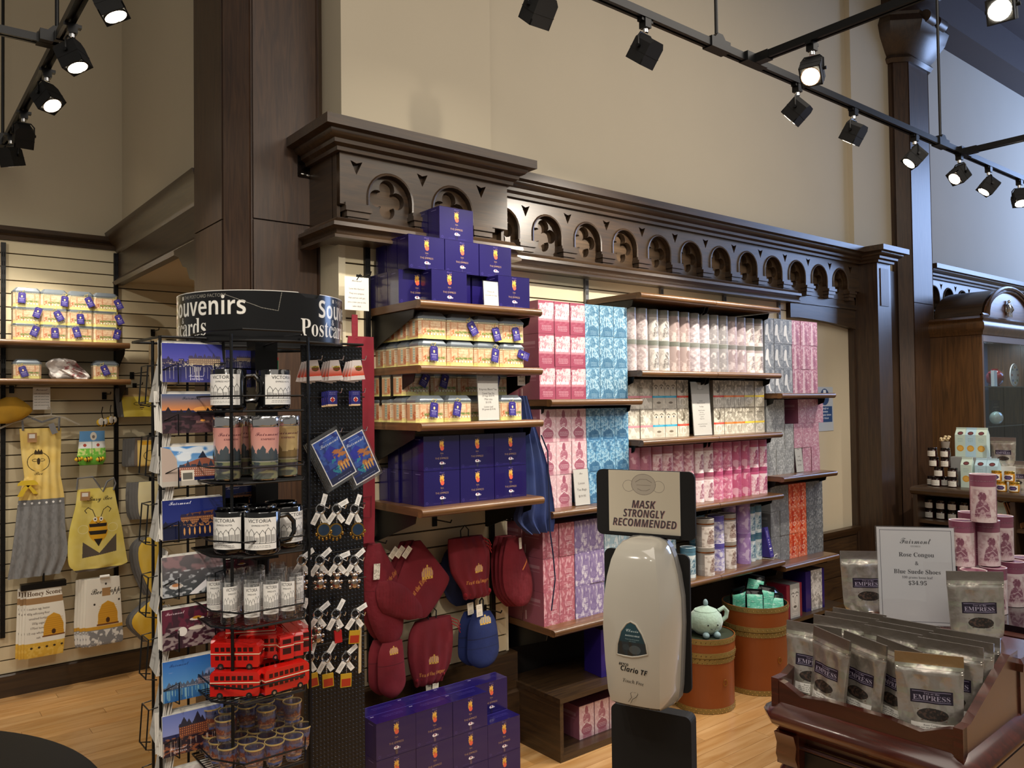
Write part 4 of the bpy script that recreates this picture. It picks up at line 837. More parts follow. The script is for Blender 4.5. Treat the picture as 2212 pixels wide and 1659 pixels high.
def rtin(kind, x, y, z, label, group, r=.0415, h=.1625, rz=0.):
    key = (kind, r, h)
    if key not in CT:
        t = TINS[kind]; mt = mart('tin_'+kind, tin_wrap(*t[:7]), .33, coat=.35); cap = mp('tincap_'+t[0], t[6], .35, coat=.3); seam = mp('tinrim_'+t[0], t[3], .4)
        me = MB().cyl((0, 0, 0), r, h-.014, 24, 0, capmat=1).mesh('round_tin', [mt, cap]); lm_ = MB().lathe([(r+.0006, h-.022), (r+.0008, h-.001), (r-.0006, h), (r-.003, h-.003), (0, h-.003)], 24, mats=[0, 1, 1, 0]).mesh('lid', [cap, seam])
        extra = MB().cyl((0, 0, h-.03), r+.001, .006, 24).mesh('copper_band', [mp('copper', 'a8602c', .3, .8)]) if kind == 'bronze' else None
        def b():
            q = obj('round_tin', me); q['category'] = 'tin'; obj('lid', lm_, q)
            if extra: obj('copper_band', extra, q)
            return q
        CT[key] = Proto(b)
    return CT[key]((x, y, z+.0003), rz, label, group)
g = 'grey round tins under the top shelf'
for i in range(14):
    k = list(TINS)[i//2]
    for r_ in range(2): rtin(k, 3.037+i*.0855, 2.822, 1.752+r_*.163, f"{TINS[k][7]}, {('left', 'right')[i%2]} of its pair, {('lower', 'upper')[r_]} layer", g, rz=(rng.rand()-.5)*.25)
g = 'pink round tins on the middle bay'
seq = ['rose_plain']*2+['rose_lady']*2+['rose_ribbon']*2+['rose_tower']*2+['hot_pink_rays']*2+['hot_pink_field']*2+['hot_pink_bloom']*2
for i, k in enumerate(seq):
    for r_ in range(2): rtin(k, 3.03+i*.0855, 2.805, 1.042+r_*.16, f"{TINS[k][7]}, {('left', 'right')[i%2]} of its pair, {('lower', 'upper')[r_]} layer", g, h=.1595, rz=(rng.rand()-.5)*.25)
g = 'mixed tea tins on the lowest middle shelf'; zs = .652
for x, y, k, r, h, n, lab in ((3.10, 2.80, 'ice', .0415, .16, 2, 'at the far left end'), (3.19, 2.80, 'ice', .0415, .16, 2, 'next to the far left end'), (3.33, 2.83, 'ice', .0415, .16, 2, 'behind the sign plate edge'), (3.43, 2.78, 'teal', .0415, .16, 1, 'single one in front'), (3.545, 2.755, 'bronze', .05, .152, 2, 'left pair'), (3.625, 2.87, 'ice', .043, .152, 2, 'between grey and indigo ones'), (3.69, 2.79, 'indigo', .044, .152, 2, 'beside the lilac ones'), (3.79, 2.79, 'bronze', .05, .152, 2, 'right pair'), (3.875, 2.84, 'lilac', .0415, .178, 2, 'left one'), (3.956, 2.80, 'lilac', .0415, .178, 2, 'right one'), (4.038, 2.82, 'teal', .038, .16, 2, 'left of two by the purple wedge'), (4.117, 2.83, 'teal', .038, .16, 2, 'nearest the purple price wedge')):
    for r_ in range(n): rtin(k, x, y, zs+r_*(h+.0005), f"{TINS[k][7]}, {lab}{', '+('lower', 'upper')[r_]+' one' if n > 1 else ''}", g, r, h, (rng.rand()-.5)*.3)
# ---------------------------------------------------------------- price cards and signs
ACR = mglass('acrylic', 'ffffff', .02, .18, .97)
def card(name, art, w_, h_, loc, label, cat='sign', rz=0., lean=-6, stand=True, group=None, rim=.004, rough=.5):
    r = thing(name, label, cat, loc, rz, group)
    p = obj('printed_sheet', MB().box((-w_/2, -.0006, 0), (w_/2, .0006, h_), (0, 1, 1, 1, 1, 1)).mesh('sheet', [mart(name+'_art'+str(len(_MAT)), art, rough), WHT], 0), r, (0, 0, .003), (R(lean), 0, 0))
    if stand: obj('acrylic_holder', MB().box((-w_/2-rim, -.0022, -.002), (w_/2+rim, -.0012, h_+.003)).box((-w_/2-rim, .0012, -.002), (w_/2+rim, .0022, h_+.003)).box((-w_/2-rim, -.012, -.003), (w_/2+rim, .035, -.001)).mesh('holder', [ACR], 0), r, (0, 0, .0035), (R(lean), 0, 0))
    return r
def price_art(w_, h_, rows, head='Fairmont', hs_=.06, bgc='f6f4ee', topgrey=None):
    a = Art(w_, h_, bgc)
    if topgrey: a.rect(0, 0, w_, topgrey*h_, 'a39a92')
    if head: a.text(head, w_/2, h_*.14, h_*hs_, 'script', '3a3632', maxw=w_*.7)
    for y, t, s_ in rows: a.text(t, w_/2, h_*y, h_*s_, 'plain', '55504a', maxw=w_*.85)
    return a
a = price_art(120, 250, ((.36, 'Rooibos', .018), (.40, 'Egyptian Chamomile', .018), (.47, 'Tea Bags', .022), (.54, 'English Breakfast', .018), (.58, 'Earl Grey', .018), (.62, 'Green Sencha', .018), (.66, 'Jasmine', .018), (.70, 'Peppermint', .018), (.80, 'Loose Leaf Tea Cartons', .018), (.84, '15 pyramid bags', .018)), 'Fairmont', .03); a.rect(0, 0, 120, 55, 'b8b4aa', .6); a.ell(60, 20, 12, 14, 'f4f2ec', .8)
card('price_card', a, .155, .29, (3.565, 2.768, 1.404), 'tall white price list standing between the striped cartons', lean=-4)
card('price_card', price_art(80, 170, ((.42, 'Loose', .06), (.60, 'Tea Bags', .06), (.78, '$19.95', .06)), 'Tea', .05), .095, .168, (2.635, 2.755, 1.107), 'white price card between pale pink and blue cartons, middle shelf', lean=-5)
card('price_card', price_art(70, 150, ((.42, 'Leaf', .06), (.58, 'Tea Bags', .06), (.76, '$19.95', .06)), 'Tea', .05), .078, .16, (4.55, 2.79, 1.138), 'white price card among the pink glass cartons at right', lean=-5)
card('price_card', price_art(80, 110, ((.45, 'Please ask', .06), (.60, 'associate for help', .06)), None), .075, .10, (2.005, 2.625, 1.998), 'small white notice between the two front blue boxes', lean=-3)
card('price_card', price_art(100, 200, ((.40, 'Empress Blend Tea', .04), (.48, 'Travel Tea Tin', .035), (.53, '20 bags $20.95', .035), (.60, 'Mini tins', .04), (.66, '$13.95', .035), (.75, 'Loose Leaf', .035), (.80, '50 grams $19.95', .035)), 'Fairmont', .04, topgrey=.26), .105, .205, (1.99, 2.63, 1.525), 'clear stand with a price list in front of the tagged tins', lean=-3)
# purple wedge on a wire stand
a = Art(70, 180, '3a2a86'); [a.rect(18, 20+k*7, 46, 24+k*7, 'cdbfe6', .7) for k in range(6)]; [a.ell(34, 76+k*14, 7, 4, 'ffffff', .9) for k in range(3)]; a.rect(16, 124, 54, 132, 'ffffff'); a.rect(22, 138, 50, 142, 'ffffff', .9); a.lines(14, 58, (160, 166), 'd0c8f0', 2, .8)
r = thing('price_wedge', 'purple folded price wedge on a white wire stand beside the teal tins', 'sign', (4.175, 2.755, .652), R(12))
obj('wedge', MB().prism([(-.0, .0), (.075, .0), (.05, .17), (.035, .172)], -.027, .027, 'yz').mesh('w', [mp('purple', '33257a', .5)], 0), r, (0, 0, .012)); obj('front_print', MB().add([(-.027, 0, 0), (.027, 0, 0), (.027, .0345, .171), (-.027, .0345, .171)], [(0, 1, 2, 3)], 0, [[(0, 0), (1, 0), (1, 1), (0, 1)]]).mesh('p', [mart('wedge_art', a, .5)], 0), r, (0, -.0008, .012))
obj('wire_stand', MB().tube([(-.028, .05, .004), (-.028, -.02, .004), (-.028, -.024, .022), (-.018, -.024, .03), (.018, -.024, .03), (.028, -.024, .022), (.028, -.02, .004), (.028, .05, .004)], .0018, 5).mesh('wire', [WHT]), r)
card('leaning_card', Art(60, 150, '3c3d40').lines(8, 50, (40, 60, 80, 100), '6a6c70', 3, .6), .07, .20, (4.16, 2.92, .652), 'dark printed card leaning in the gap behind the purple wedge', 'card', lean=-4, stand=False)
# niche notice
a = Art(90, 150, 'b4bcc8'); a.ell(42, 34, 26, 28, '2b4676'); a.poly([(34, 10), (50, 10), (50, 30), (62, 34), (34, 40)], 'dfe4ec'); a.rect(8, 66, 84, 120, '27477c'); a.text('Cough or', 44, 76, 6, 'bold', 'ffffff', maxw=60); a.text('sneeze', 44, 87, 6, 'bold', 'ffffff'); a.text('into your sleeve', 44, 98, 6, 'bold', 'ffffff', maxw=66); a.text('or tissue', 44, 109, 6, 'bold', 'ffffff')
card('wall_notice', a, .21, .32, (PY(1785, 925, 3.108).x, 3.112, PY(1782, 932, 3.108).z), 'blue and white hygiene notice taped to the cream niche wall', 'notice', lean=0, stand=False)

# ---------------------------------------------------------------- crates, boxes in them
def crate(x0, x1, y0, y1, h, label):
    r = thing('display_crate', label, 'crate', (x0, y0, 0)); w_, d_ = x1-x0, y1-y0; t = .02
    obj('top_board', MB().box((-.004, -.006, h-.022), (w_+.004, d_, h)).mesh('b', [OAKX], 0), r); obj('bottom_board', MB().box((t, 0, 0), (w_-t, d_, .03)).mesh('b', [OAKX], 0), r)
    for x in (0, w_-t): obj('side_panel', MB().box((x, 0, 0), (x+t, d_, h-.022)).mesh('b', [OAKY], 0), r)
    obj('back_panel', MB().box((t, d_-.01, .03), (w_-t, d_, h-.022)).mesh('b', [OAKX], 0), r)
crate(2.39, 3.10, 2.665, 3.04, .283, 'dark wooden open crate on the floor below the rose cartons'); crate(4.20, 4.88, 2.70, 3.04, .285, 'dark wooden open crate on the floor behind the large hatbox')
for i in range(3): carton('pale_pink_urn', 2.62+i*.1, 2.735, .03, f"pale pink tea carton with dark urn, {ORD[i]} from the left inside the floor crate", 'pink cartons inside the floor crate')
carton('grey_lines', 4.362, 2.76, .03, 'grey tea carton at the left inside the crate behind the hatbox', 'grey cartons in the right crate'); carton('grey_glass', 4.262, 2.76, .03, 'grey glass carton at the far left inside the crate behind the hatbox', 'grey cartons in the right crate'); carton('band_yellow', 4.5, 2.76, .03, 'cream tea carton at the right inside the crate behind the hatbox', 'grey cartons in the right crate')
def photo_box(name, art, col, w_, d_, h_, loc, rz, label, sleeve=(.25, .85)):
    r = thing(name, label, 'gift box', loc, rz, None, MB().box((-w_/2, 0, 0), (w_/2, d_, h_)).mesh('box', [mp('giftbox_'+col, col, .35, coat=.4)], 0))
    x0, x1 = -w_/2+w_*sleeve[0], -w_/2+w_*sleeve[1]; e = .002
    obj('printed_sleeve', MB().box((x0, -e, -.0), (x1, d_+e, h_+e), (0, 1, 1, 1, 1, 1)).mesh('sleeve', [mart(name+col, art, .35, coat=.3), mp('sleeve_grey', '6e6d6a', .4)], 0), r, (0, 0, .0004)); return r
a = Art(100, 150, 'e8e8e8'); a.rect(0, 0, 8, 150, 'c9c9c9'); a.rect(46, 0, 50, 110, 'b8b8b8'); a.rect(0, 60, 100, 64, 'c4c4c4'); a.noise('5a5a5a', 10, .55, .8, (0, 112, 100, 150), 1, 4); a.ell(24, 78, 7, 9, '2a2a2a'); a.poly([(12, 132), (16, 88), (32, 88), (44, 132)], '3a3a3a'); a.line([(28, 92), (42, 70)], '2a2a2a', 3); a.lines(40, 90, (124, 132), '3c3c3c', 3, .8)
b = photo_box('photo_gift_box', a, '2a1c72', .30, .13, .225, (2.87, 2.72, .284), R(-6), 'large purple gift box with a grey photograph, standing on the left crate', (.16, 1.0))
a = Art(80, 160, 'b9b9b6'); a.ell(40, 70, 30, 54, 'd8d8d4'); a.rect(0, 0, 80, 24, '8a8a86', .6); [a.ell(x, 58, 9, 5, 'f8f8f6') for x in (24, 56)]; [a.ell(x, 58, 4.5, 4.5, '222222') for x in (24, 56)]; a.line([(12, 46), (24, 40), (34, 46)], '3a3a38', 4); a.line([(46, 46), (56, 40), (68, 46)], '3a3a38', 4); a.line([(42, 60), (36, 88), (46, 92)], '8d8d88', 3); a.ell(40, 108, 13, 6, '5c5c58'); a.lines(14, 66, (136, 144), 'ffffff', 2.5, .8)
photo_box('face_gift_box', a, '7c1d34', .155, .14, .20, (4.335, 2.715, .2855), R(-2), 'maroon gift box with a face printed on its sleeve, on the right crate', (.22, .84))
photo_box('face_gift_box', a, '7c1d34', .155, .12, .185, (4.30, 2.86, .2855), 0, 'second maroon gift box standing behind the face-printed one', (.22, .84))
a = Art(80, 160, 'bcbcba'); a.noise('f0f0ee', 14, .5, .8, None, 1, 6); [a.line([(40, 150), (8+k*12, 10+abs(k-3)*8)], 'f6f6f4', 4, .8) for k in range(7)]; a.noise('6e6e6c', 10, .6, .5, None, 1, 9)
photo_box('leaf_gift_box', a, '2c2070', .20, .16, .245, (4.60, 2.735, .2855), R(-2), 'purple gift box with a silver leaf sleeve at the end of the right crate', (.27, .86))

# ---------------------------------------------------------------- hatboxes, plush teapot, mint pouches
TAN = mp('tan_leather', '8c481c', .42, var=.10, scale=9, bump=.03); BAND = mp('studded_band', '94804a', .4, .4, var=.15, scale=60, bump=.3); STUD = mp('stud', 'e8d9a8', .2, 1.); DGREEN = mp('dark_green_lining', '2c3522', .7)
def hatbox(x, y, r, h, lidh, label, closed):
    o = thing('hatbox', label, 'box', (x, y, 0)); hb_ = h-lidh
    obj('body', MB().lathe([(0, .001), (r, .001), (r, hb_), (r-.006, hb_), (r-.006, .01), (0, .01)], 48).mesh('body', [TAN, DGREEN]), o)
    def band(nm, par, z0, rr):
        b = obj(nm, MB().lathe([(rr, z0), (rr+.002, z0), (rr+.002, z0+.026), (rr, z0+.026)], 48).mesh(nm, [BAND]), par); m = MB(); n = int(rr*2*math.pi/.024)
        for k in range(n):
            for zz in (z0+.005, z0+.021): t = 2*math.pi*(k+.5*(zz > z0+.01))/n; m.sphere(((rr+.002)*math.cos(t), (rr+.002)*math.sin(t), zz), .0036, 5, 4)
        obj('studs', m.mesh('studs', [STUD]), b, kind='stuff')
    band('foot_band', o, .002, r); band('rim_band', o, hb_-.028, r); rl = r+.006
    if closed: prof_ = [(rl, 0), (rl, lidh), (rl-.004, lidh), (rl-.004, lidh-.006), (0, lidh-.006)]; lid = obj('lid', MB().lathe(prof_, 48, mats=[0, 0, 0, 1]).mesh('lid', [TAN, DGREEN]), o, (0, 0, hb_+.002))
    else: lid = obj('lid', MB().lathe([(rl, 0), (rl, lidh), (rl-.005, lidh), (rl-.005, lidh-.03), (0, lidh-.03)], 48, mats=[0, 0, 1, 1]).mesh('lid', [TAN, DGREEN]), o, (0, 0, hb_+.002))
    m = MB()
    for z0 in (.0, lidh-.027):
        m.lathe([(rl, z0), (rl+.002, z0), (rl+.002, z0+.026), (rl, z0+.026)], 48)
    obj('lid_bands', m.mesh('lid_bands', [BAND]), lid); m = MB(); n = int(rl*2*math.pi/.024)
    for z0 in (.013, lidh-.014):
        for k in range(n): t = 2*math.pi*k/n; m.sphere(((rl+.002)*math.cos(t), (rl+.002)*math.sin(t), z0), .0036, 5, 4)
    obj('studs', m.mesh('studs', [STUD]), lid, kind='stuff')
    obj('side_ring', MB().tube([(r+.004, .012*math.cos(t*.7), hb_*.55+.016*math.sin(t*.7)) for t in range(9)], .002, 5, closed=True).mesh('ring', [BRASS]), o, (0, 0, 0), (0, 0, R(-100)))
    return o
hatbox(3.44, 2.695, .155, .375, .095, 'smaller tan studded hatbox with a closed lid, carrying the plush teapot', True)
hatbox(3.876, 2.675, .172, .468, .13, 'larger tan studded hatbox filled with mint green tea pouches', False)
PLU = mp('plush_mint', 'a7c3b4', .95, var=.12, scale=60, bump=.8, sheen=.5); PLF = mp('plush_feet', '8ea8ae', .95, var=.1, scale=60, bump=.8)
tp_ = PZ(1512, 1345, .37)
r = thing('plush_teapot', 'smiling mint green plush teapot sitting on the smaller hatbox', 'toy', (3.425, 2.665, .3705), R(-30), None)
obj('body', MB().lathe([(0, .006), (.05, .01), (.078, .035), (.088, .07), (.08, .105), (.058, .128), (.05, .134), (.03, .142), (.014, .15), (0, .152)], 24).mesh('body', [PLU]), r)
obj('lid_knob', MB().sphere((0, 0, .165), (.013, .013, .019), 12, 8).mesh('knob', [PLF]), r); obj('lid_seam', MB().tube([(.058*math.cos(t/3), .058*math.sin(t/3), .128) for t in range(19)], .0022, 5, closed=True).mesh('seam', [PLU]), r)
obj('handle', MB().tube([(.07, 0, .12), (.10, 0, .135), (.118, 0, .115), (.112, 0, .085), (.085, 0, .065)], [.011, .012, .012, .012, .011], 8).mesh('handle', [PLU]), r); obj('spout', MB().tube([(-.07, 0, .05), (-.10, 0, .06), (-.125, 0, .10)], [.02, .016, .011], 10).mesh('spout', [PLU]), r)
for sx in (-.03, .03): obj('foot', MB().sphere((sx, -.075, .0165), (.018, .020, .0165), 12, 8).mesh('foot', [PLF]), r)
for sx in (-.022, .03): obj('eye', MB().sphere((sx, -.0855, .07), .0042, 8, 6).mesh('eye', [mp('plush_black', '111111', .3)]), r)
obj('smile', MB().tube([(.014*math.cos(R(t))+.004, -.0885, .056+.009*math.sin(R(t))) for t in range(200, 345, 18)], .0012, 4).mesh('smile', [mp('plush_black', '111111', .3)]), r)
MINT = Art(90, 140, '141618', 0.)
MINT.noise('3a3f44', 12, .5, .7, None, 1, 3, al=0.); MINT.rect(8, 22, 82, 118, '7fe0c4', 1, 1.); MINT.noise('5cc7ab', 9, .55, .6, (8, 22, 82, 118), 1.2, 5); MINT.noise('e8fff6', 7, .66, .6, (8, 22, 82, 118), 2, 6); MINT.lines(18, 70, (52, 60, 100, 108), '1f5a4c', 2.4, .7)
mintm = mart('mint_pouch_art', MINT, .25, metal=.6, bump=.4, coat=.4)
pm_ = MB().puff([(0, -.05, .05), (.02, -.052, .052), (.06, -.05, .05), (.11, -.05, .05), (.13, -.048, .048), (.15, -.04, .04)], 8, lambda u, v: -.03*(math.sin(math.pi*u)**.6)*(1-v**2)-.004, lambda u, v: .03*(math.sin(math.pi*u)**.6)*(1-v**2)+.004).mesh('pouch', [mintm])
def mpch(): q = obj('mint_pouch', pm_); q['category'] = 'pouch'; obj('folded_top', MB().box((-.042, -.008, .146), (.042, .004, .156)).mesh('fold', [mp('foil_black', '22262b', .25, .7)], 0), q); return q
MPC = Proto(mpch)
for dx, dy, dz, rx, ry, rz_, lab in ((-.085, -.055, .42, -8, 3, -38, 'upright at the left of the large hatbox'), (.005, -.05, .425, -10, 12, -38, 'tilted, in the middle of the large hatbox'), (.09, -.03, .41, -28, 42, -30, 'lying to the right in the large hatbox'), (.05, .05, .465, -12, 10, -60, 'standing highest at the back of the large hatbox'), (-.06, .07, .42, 14, -8, -20, 'in shade at the back left of the large hatbox'), (.05, -.105, .385, -20, 4, -36, 'dark clear fronted, lowest at the hatbox rim')):
    MPC((3.876+dx, 2.675+dy, dz-.02), 0, f"black tea pouch with mint label, {lab}", 'mint pouches in the hatbox', (R(rx), R(ry), R(rz_)))
# ---------------------------------------------------------------- revolving souvenir rack
RK = Vector((PY(566, 760, 2.06).x, 2.06, 0))
rack = thing('souvenir_rack', 'black revolving wire rack with a round souvenirs and postcards header', 'rack', RK)
def rl(x, y, z=0.): return (x-RK.x, y-RK.y, z)
obj('centre_pole', MB().cyl((0, 0, .02), .016, 1.86, 16).box((-.03, -.03, 1.2), (.03, .03, 1.78)).mesh('pole', [BLK]), rack)
obj('base', MB().cyl((0, 0, 0), .26, .02, 32).cyl((0, 0, .02), .04, .05, 20).mesh('base', [BLK]), rack)
zc = lambda py, y=1.95, px=560: PY(px, py, y).z
# header drum with printed black sheet, torn along the top
va = math.degrees(math.atan2(-RK.y, -RK.x))            # direction from the drum towards the camera
D0 = RK.length; dr = .2085; dz0, dz1 = PY(557, 734, 1.87).z, PY(557, 626, 1.87).z; dh = dz1-dz0
AW, AH = 1500, 128
da = Art(AW, AH, '0c0c0e'); ppd = AW/360.
def dx(theta): return (theta % 360)*ppd                 # theta measured to the right of the direction facing the camera, at +180 shift
for k in range(3):
    o_ = 180+k*120
    for wrap in (0, -AW):
        x0 = dx(o_+41-120)+wrap; da.text('Souvenirs', x0, 62, 46, 'bold', 'f6f4ec', 'l', maxw=69*ppd)
        x0 = dx(o_+26-120)+wrap; da.text('Postcards', x0, 113, 46, 'serif', 'f6f4ec', 'l', maxw=56*ppd); da.text('&', dx(o_+26-120+31)+wrap, 79, 16, 'bold', 'f6f4ec')
        da.rect(dx(o_-52)+wrap, 16, dx(o_-52)+wrap+12, 28, 'e8e4d8', .0); x1 = dx(o_+60-120)+wrap; da.rect(x1-16, 8, x1-6, 18, 'd8d4c8'); da.text('THE POSTCARD FACTORY', x1, 17, 9, 'plain', 'bdb8aa', 'l', maxw=40*ppd)
da.rect(0, 0, AW, 2, 'f0eee8')
x0 = dx(180-2); da.line([(x0-90, 12), (x0+10, 46), (x0+52, 52), (x0+62, 4)], 'a8a498', 1.3)
m = MB(); N_ = 120; vs = []; 
for i in range(N_+1):
    th = -180+360*i/N_; a_ = R(va+th); top = dh
    if 24 < th < 41: top = dh-.012*min(1, (th-24)/6)
    vs += [(dr*math.cos(a_), dr*math.sin(a_), 0), (dr*math.cos(a_), dr*math.sin(a_), top)]
m.add(vs, [(2*i, 2*i+2, 2*i+3, 2*i+1) for i in range(N_)], 0, [[(i/N_, 0), ((i+1)/N_, 0), ((i+1)/N_, vs[2*i+3][2]/dh), (i/N_, vs[2*i+1][2]/dh)] for i in range(N_)])
hd_ = obj('header_sheet', m.mesh('header', [mart('drum_art', da, .22, coat=.3)]), rack, (0, 0, dz0))
m = MB().lathe([(dr-.004, 0), (dr-.004, dh-.002), (dr-.006, dh-.002), (dr-.006, 0)], 64).mesh('header_core', [BLKM]); obj('header_core', m, rack, (0, 0, dz0))
m = MB().tube([(dr*math.cos(R(t*6)), dr*math.sin(R(t*6)), 0) for t in range(60)], .003, 5, closed=True)
for t in (20, 140, 260): m.tube([(0, 0, 0), (dr*math.cos(R(t)), dr*math.sin(R(t)), 0)], .003, 5)
m.cyl((0, 0, -.02), .03, .03, 16); obj('header_ring', m.mesh('ring', [BLK]), rack, (0, 0, dz0-.002))

YC = 1.955
xl, xr = PY(345, 900, YC).x, PY(483, 900, YC).x
# uprights
def post(px, y, par=rack, r=.0038, z1=1.765): x = PY(px, 900, y).x; obj('frame_post', MB().cyl(rl(x, y, .06), r, z1-.06, 8).mesh('post', [BLK]), par)
for px, y in ((346, YC), (483, YC-.01), (500, 1.83), (666, 1.83), (668, 1.97), (330, 2.12)): post(px, y)
for k, px in enumerate((405, 445)): post(px, YC+.02, r=.003)
for z_ in (.08, 1.762): obj('frame_bar', MB().tube([rl(xl, YC, z_), rl(PY(785, 900, YC).x, YC, z_), rl(PY(785, 900, YC).x, 2.16, z_), rl(xl-.01, 2.16, z_)], .0035, 6, closed=True).mesh('bar', [BLK]), rack)
# postcards
def skyline(a, base, h_, c, seed, lit=None):
    g_ = np.random.RandomState(seed); x = 0
    while x < a.w:
        w_ = 8+g_.rand()*16; hh = h_*(.5+.6*g_.rand()); a.rect(x, base-hh, x+w_, base, c)
        if g_.rand() > .4: a.poly([(x-1, base-hh), (x+w_/2, base-hh-w_*.9), (x+w_+1, base-hh)], c)
        if lit:
            for yy in range(int(base-hh+3), int(base-2), 6):
                for xx in range(int(x+2), int(x+w_-2), 5):
                    if g_.rand() > .35: a.rect(xx, yy, xx+2, yy+3, lit, .9)
        x += w_*.9
def hotel(a, x0, x1, base, top, wall_, roof, win, seed):
    g_ = np.random.RandomState(seed); a.rect(x0, top, x1, base, wall_); n = 7; w_ = (x1-x0)/n
    for k in range(n):
        xx = x0+k*w_
        if k % 2: a.poly([(xx, top+2), (xx+w_/2, top-16-g_.rand()*8), (xx+w_, top+2)], roof)
        else: a.poly([(xx-2, top+2), (xx+2, top-8), (xx+w_-2, top-8), (xx+w_+2, top+2)], roof)
    for yy in range(int(top+5), int(base-3), 8):
        for xx in range(int(x0+3), int(x1-3), 7): a.rect(xx, yy, xx+3, yy+4, win, .55+.4*g_.rand())
def reflect(a, y0, c, seed, n=34):
    g_ = np.random.RandomState(seed)
    for k in range(n): x = g_.rand()*a.w; a.rect(x, y0, x+2.2, y0+10+g_.rand()*(a.h-y0-8), c, .35+.4*g_.rand())
def pc_art(i):
    a = Art(220, 142, '1f2350')
    if i == 0: a.grad('3a3f9a', '5a58b4', 0, 66); skyline(a, 78, 22, '3a3558', 1, 'e8cf9a'); hotel(a, 92, 206, 78, 52, '8a7466', '4a4468', 'f2d9a0', 2); a.grad('2a2a52', '3f3f86', 78, 142); a.noise('f0e4c0', 5, .62, .7, (0, 72, 220, 86), 1.5, 3); reflect(a, 86, 'f0e8d4', 4); a.text('Fairmont', 118, 122, 9, 'script', 'f4f0ff'); a.text('EMPRESS', 118, 134, 7, 'serif', 'e4e0f4')
    if i == 1: a.grad('4a5c86', 'e08a4a', 0, 60); a.ell(150, 58, 40, 12, 'ffb45a', .7); skyline(a, 74, 10, '241c24', 5); a.rect(0, 72, 220, 142, '2c2026'); a.poly([(90, 142), (130, 86), (176, 86), (220, 142)], '4a3438'); a.rect(118, 98, 166, 106, '8a6a60'); a.ell(142, 97, 9, 4, 'ffb050'); a.noise('6a4650', 9, .55, .6, (0, 80, 220, 142), 2, 6); a.text('Fairmont', 104, 20, 11, 'script', '20283c')
    if i == 2: a.grad('3f7fc8', '9cc4ea', 0, 84); a.noise('ffffff', 22, .56, .8, (0, 0, 220, 70), 2, 7); a.poly([(0, 0), (30, 8), (52, 44), (60, 142), (0, 142)], 'b9a79c'); a.poly([(60, 70), (150, 40), (205, 62), (205, 112), (60, 112)], '9c5f4c'); hotel(a, 60, 205, 112, 74, 'a06452', '3c4254', 'f0e6da', 8); a.poly([(128, 44), (146, 18), (160, 44)], '2c3244'); a.rect(66, 86, 112, 124, 'e6ded0'); a.rect(72, 96, 106, 120, '4c4a44', .8); a.rect(0, 124, 220, 142, 'b8b2a8'); a.ell(206, 40, 24, 40, '22301e', .9); a.text('Fairmont', 88, 26, 11, 'script', 'e8f2fc')
    if i == 3: a.grad('16246e', '24307a', 0, 80); a.poly([(60, 92), (64, 60), (90, 52), (180, 46), (200, 60), (214, 92)], '6a4436'); hotel(a, 62, 214, 92, 62, '7a4c38', '2a2444', 'f2b870', 9); skyline(a, 96, 8, '1c1c34', 10, 'e8a050'); a.rect(0, 94, 220, 142, '151a3c'); a.noise('e89a4c', 5, .62, .8, (60, 88, 214, 100), 1.6, 11)
    if i == 3: [a.ell(74+k*18, 116, 3, 14, 'ffb860', .85) for k in range(6)]; a.text('Fairmont', 62, 18, 13, 'script', 'ffffff')
    if i == 4: a.grad('6c6468', '3c4246', 0, 142); a.noise('a07c80', 26, .5, .7, (0, 0, 220, 56), 1, 12); a.noise('c8ccd2', 11, .56, .8, (0, 52, 220, 142), 1.4, 13); a.ell(46, 106, 24, 10, 'e2dcd6'); a.ell(46, 102, 14, 6, 'c98c5c'); a.poly([(90, 140), (150, 96), (176, 104), (118, 142)], 'e8e6ea'); a.ell(180, 108, 22, 8, 'dcc8c0')
    if i == 5: a.rect(0, 0, 220, 142, '3c1c2a'); a.noise('6a2038', 24, .5, .8, (0, 0, 220, 80), .6, 14); a.noise('a89c98', 10, .52, .8, (0, 66, 220, 142), 1.6, 15); a.ell(70, 84, 16, 16, 'e6e0da'); a.ell(122, 46, 26, 6, 'dcd2c4'); a.ell(120, 78, 30, 7, 'd8cec0'); a.ell(122, 42, 16, 5, 'b8862c'); a.text('Fairmont', 46, 20, 11, 'script', 'f0e4ea')
    if i == 6: a.grad('2f6cc0', '5c9ad6', 0, 92); a.noise('c8b8dc', 20, .62, .6, (20, 40, 200, 86), 3, 16); skyline(a, 100, 12, '56647c', 17, 'd8dce0'); hotel(a, 120, 200, 98, 74, '7c707c', '46506a', 'd8d4dc', 18); a.grad('3a74b0', '1f5c9c', 100, 142); reflect(a, 102, 'b8e0d8', 19, 40); a.text('Fairmont', 56, 22, 11, 'script', '1c3c74')
    if i == 7: a.grad('6a7ac0', '8c96d0', 0, 70); hotel(a, 56, 220, 88, 46, '6a3a30', '2c2838', 'e8904c', 20); a.poly([(56, 50), (74, 16), (92, 50)], '2c2838'); a.poly([(104, 44), (122, 6), (138, 44)], '2c2838'); a.rect(0, 84, 220, 142, '2a1a26'); a.noise('b86a3c', 6, .58, .7, (0, 80, 220, 142), 2.2, 21); reflect(a, 92, 'e8dccc', 22, 18); a.text('Fairmont', 52, 122, 10, 'script', 'f4ecf8'); a.text('EMPRESS', 58, 134, 7, 'serif', 'f0e8f4')
    if i == 8: a.grad('c8c6c8', '9ea0a6', 0, 142); a.noise('e8e6e8', 12, .5, .8, None, 2, 23); a.poly([(80, 142), (120, 40), (150, 142)], 'd8d8dc')
    return a
PCN = ['violet night view of the harbour', 'orange sunset over patio tables', 'daytime hotel view under blue sky', 'navy dusk view with a lit hotel', 'grey afternoon tea table', 'maroon tea table', 'bright blue harbour', 'dusk view of the gabled hotel', 'pale grey scene']
CW, CH = .142, .0915
PAPER = mp('card_edges', 'd9d6cf', .8); PTS = {}
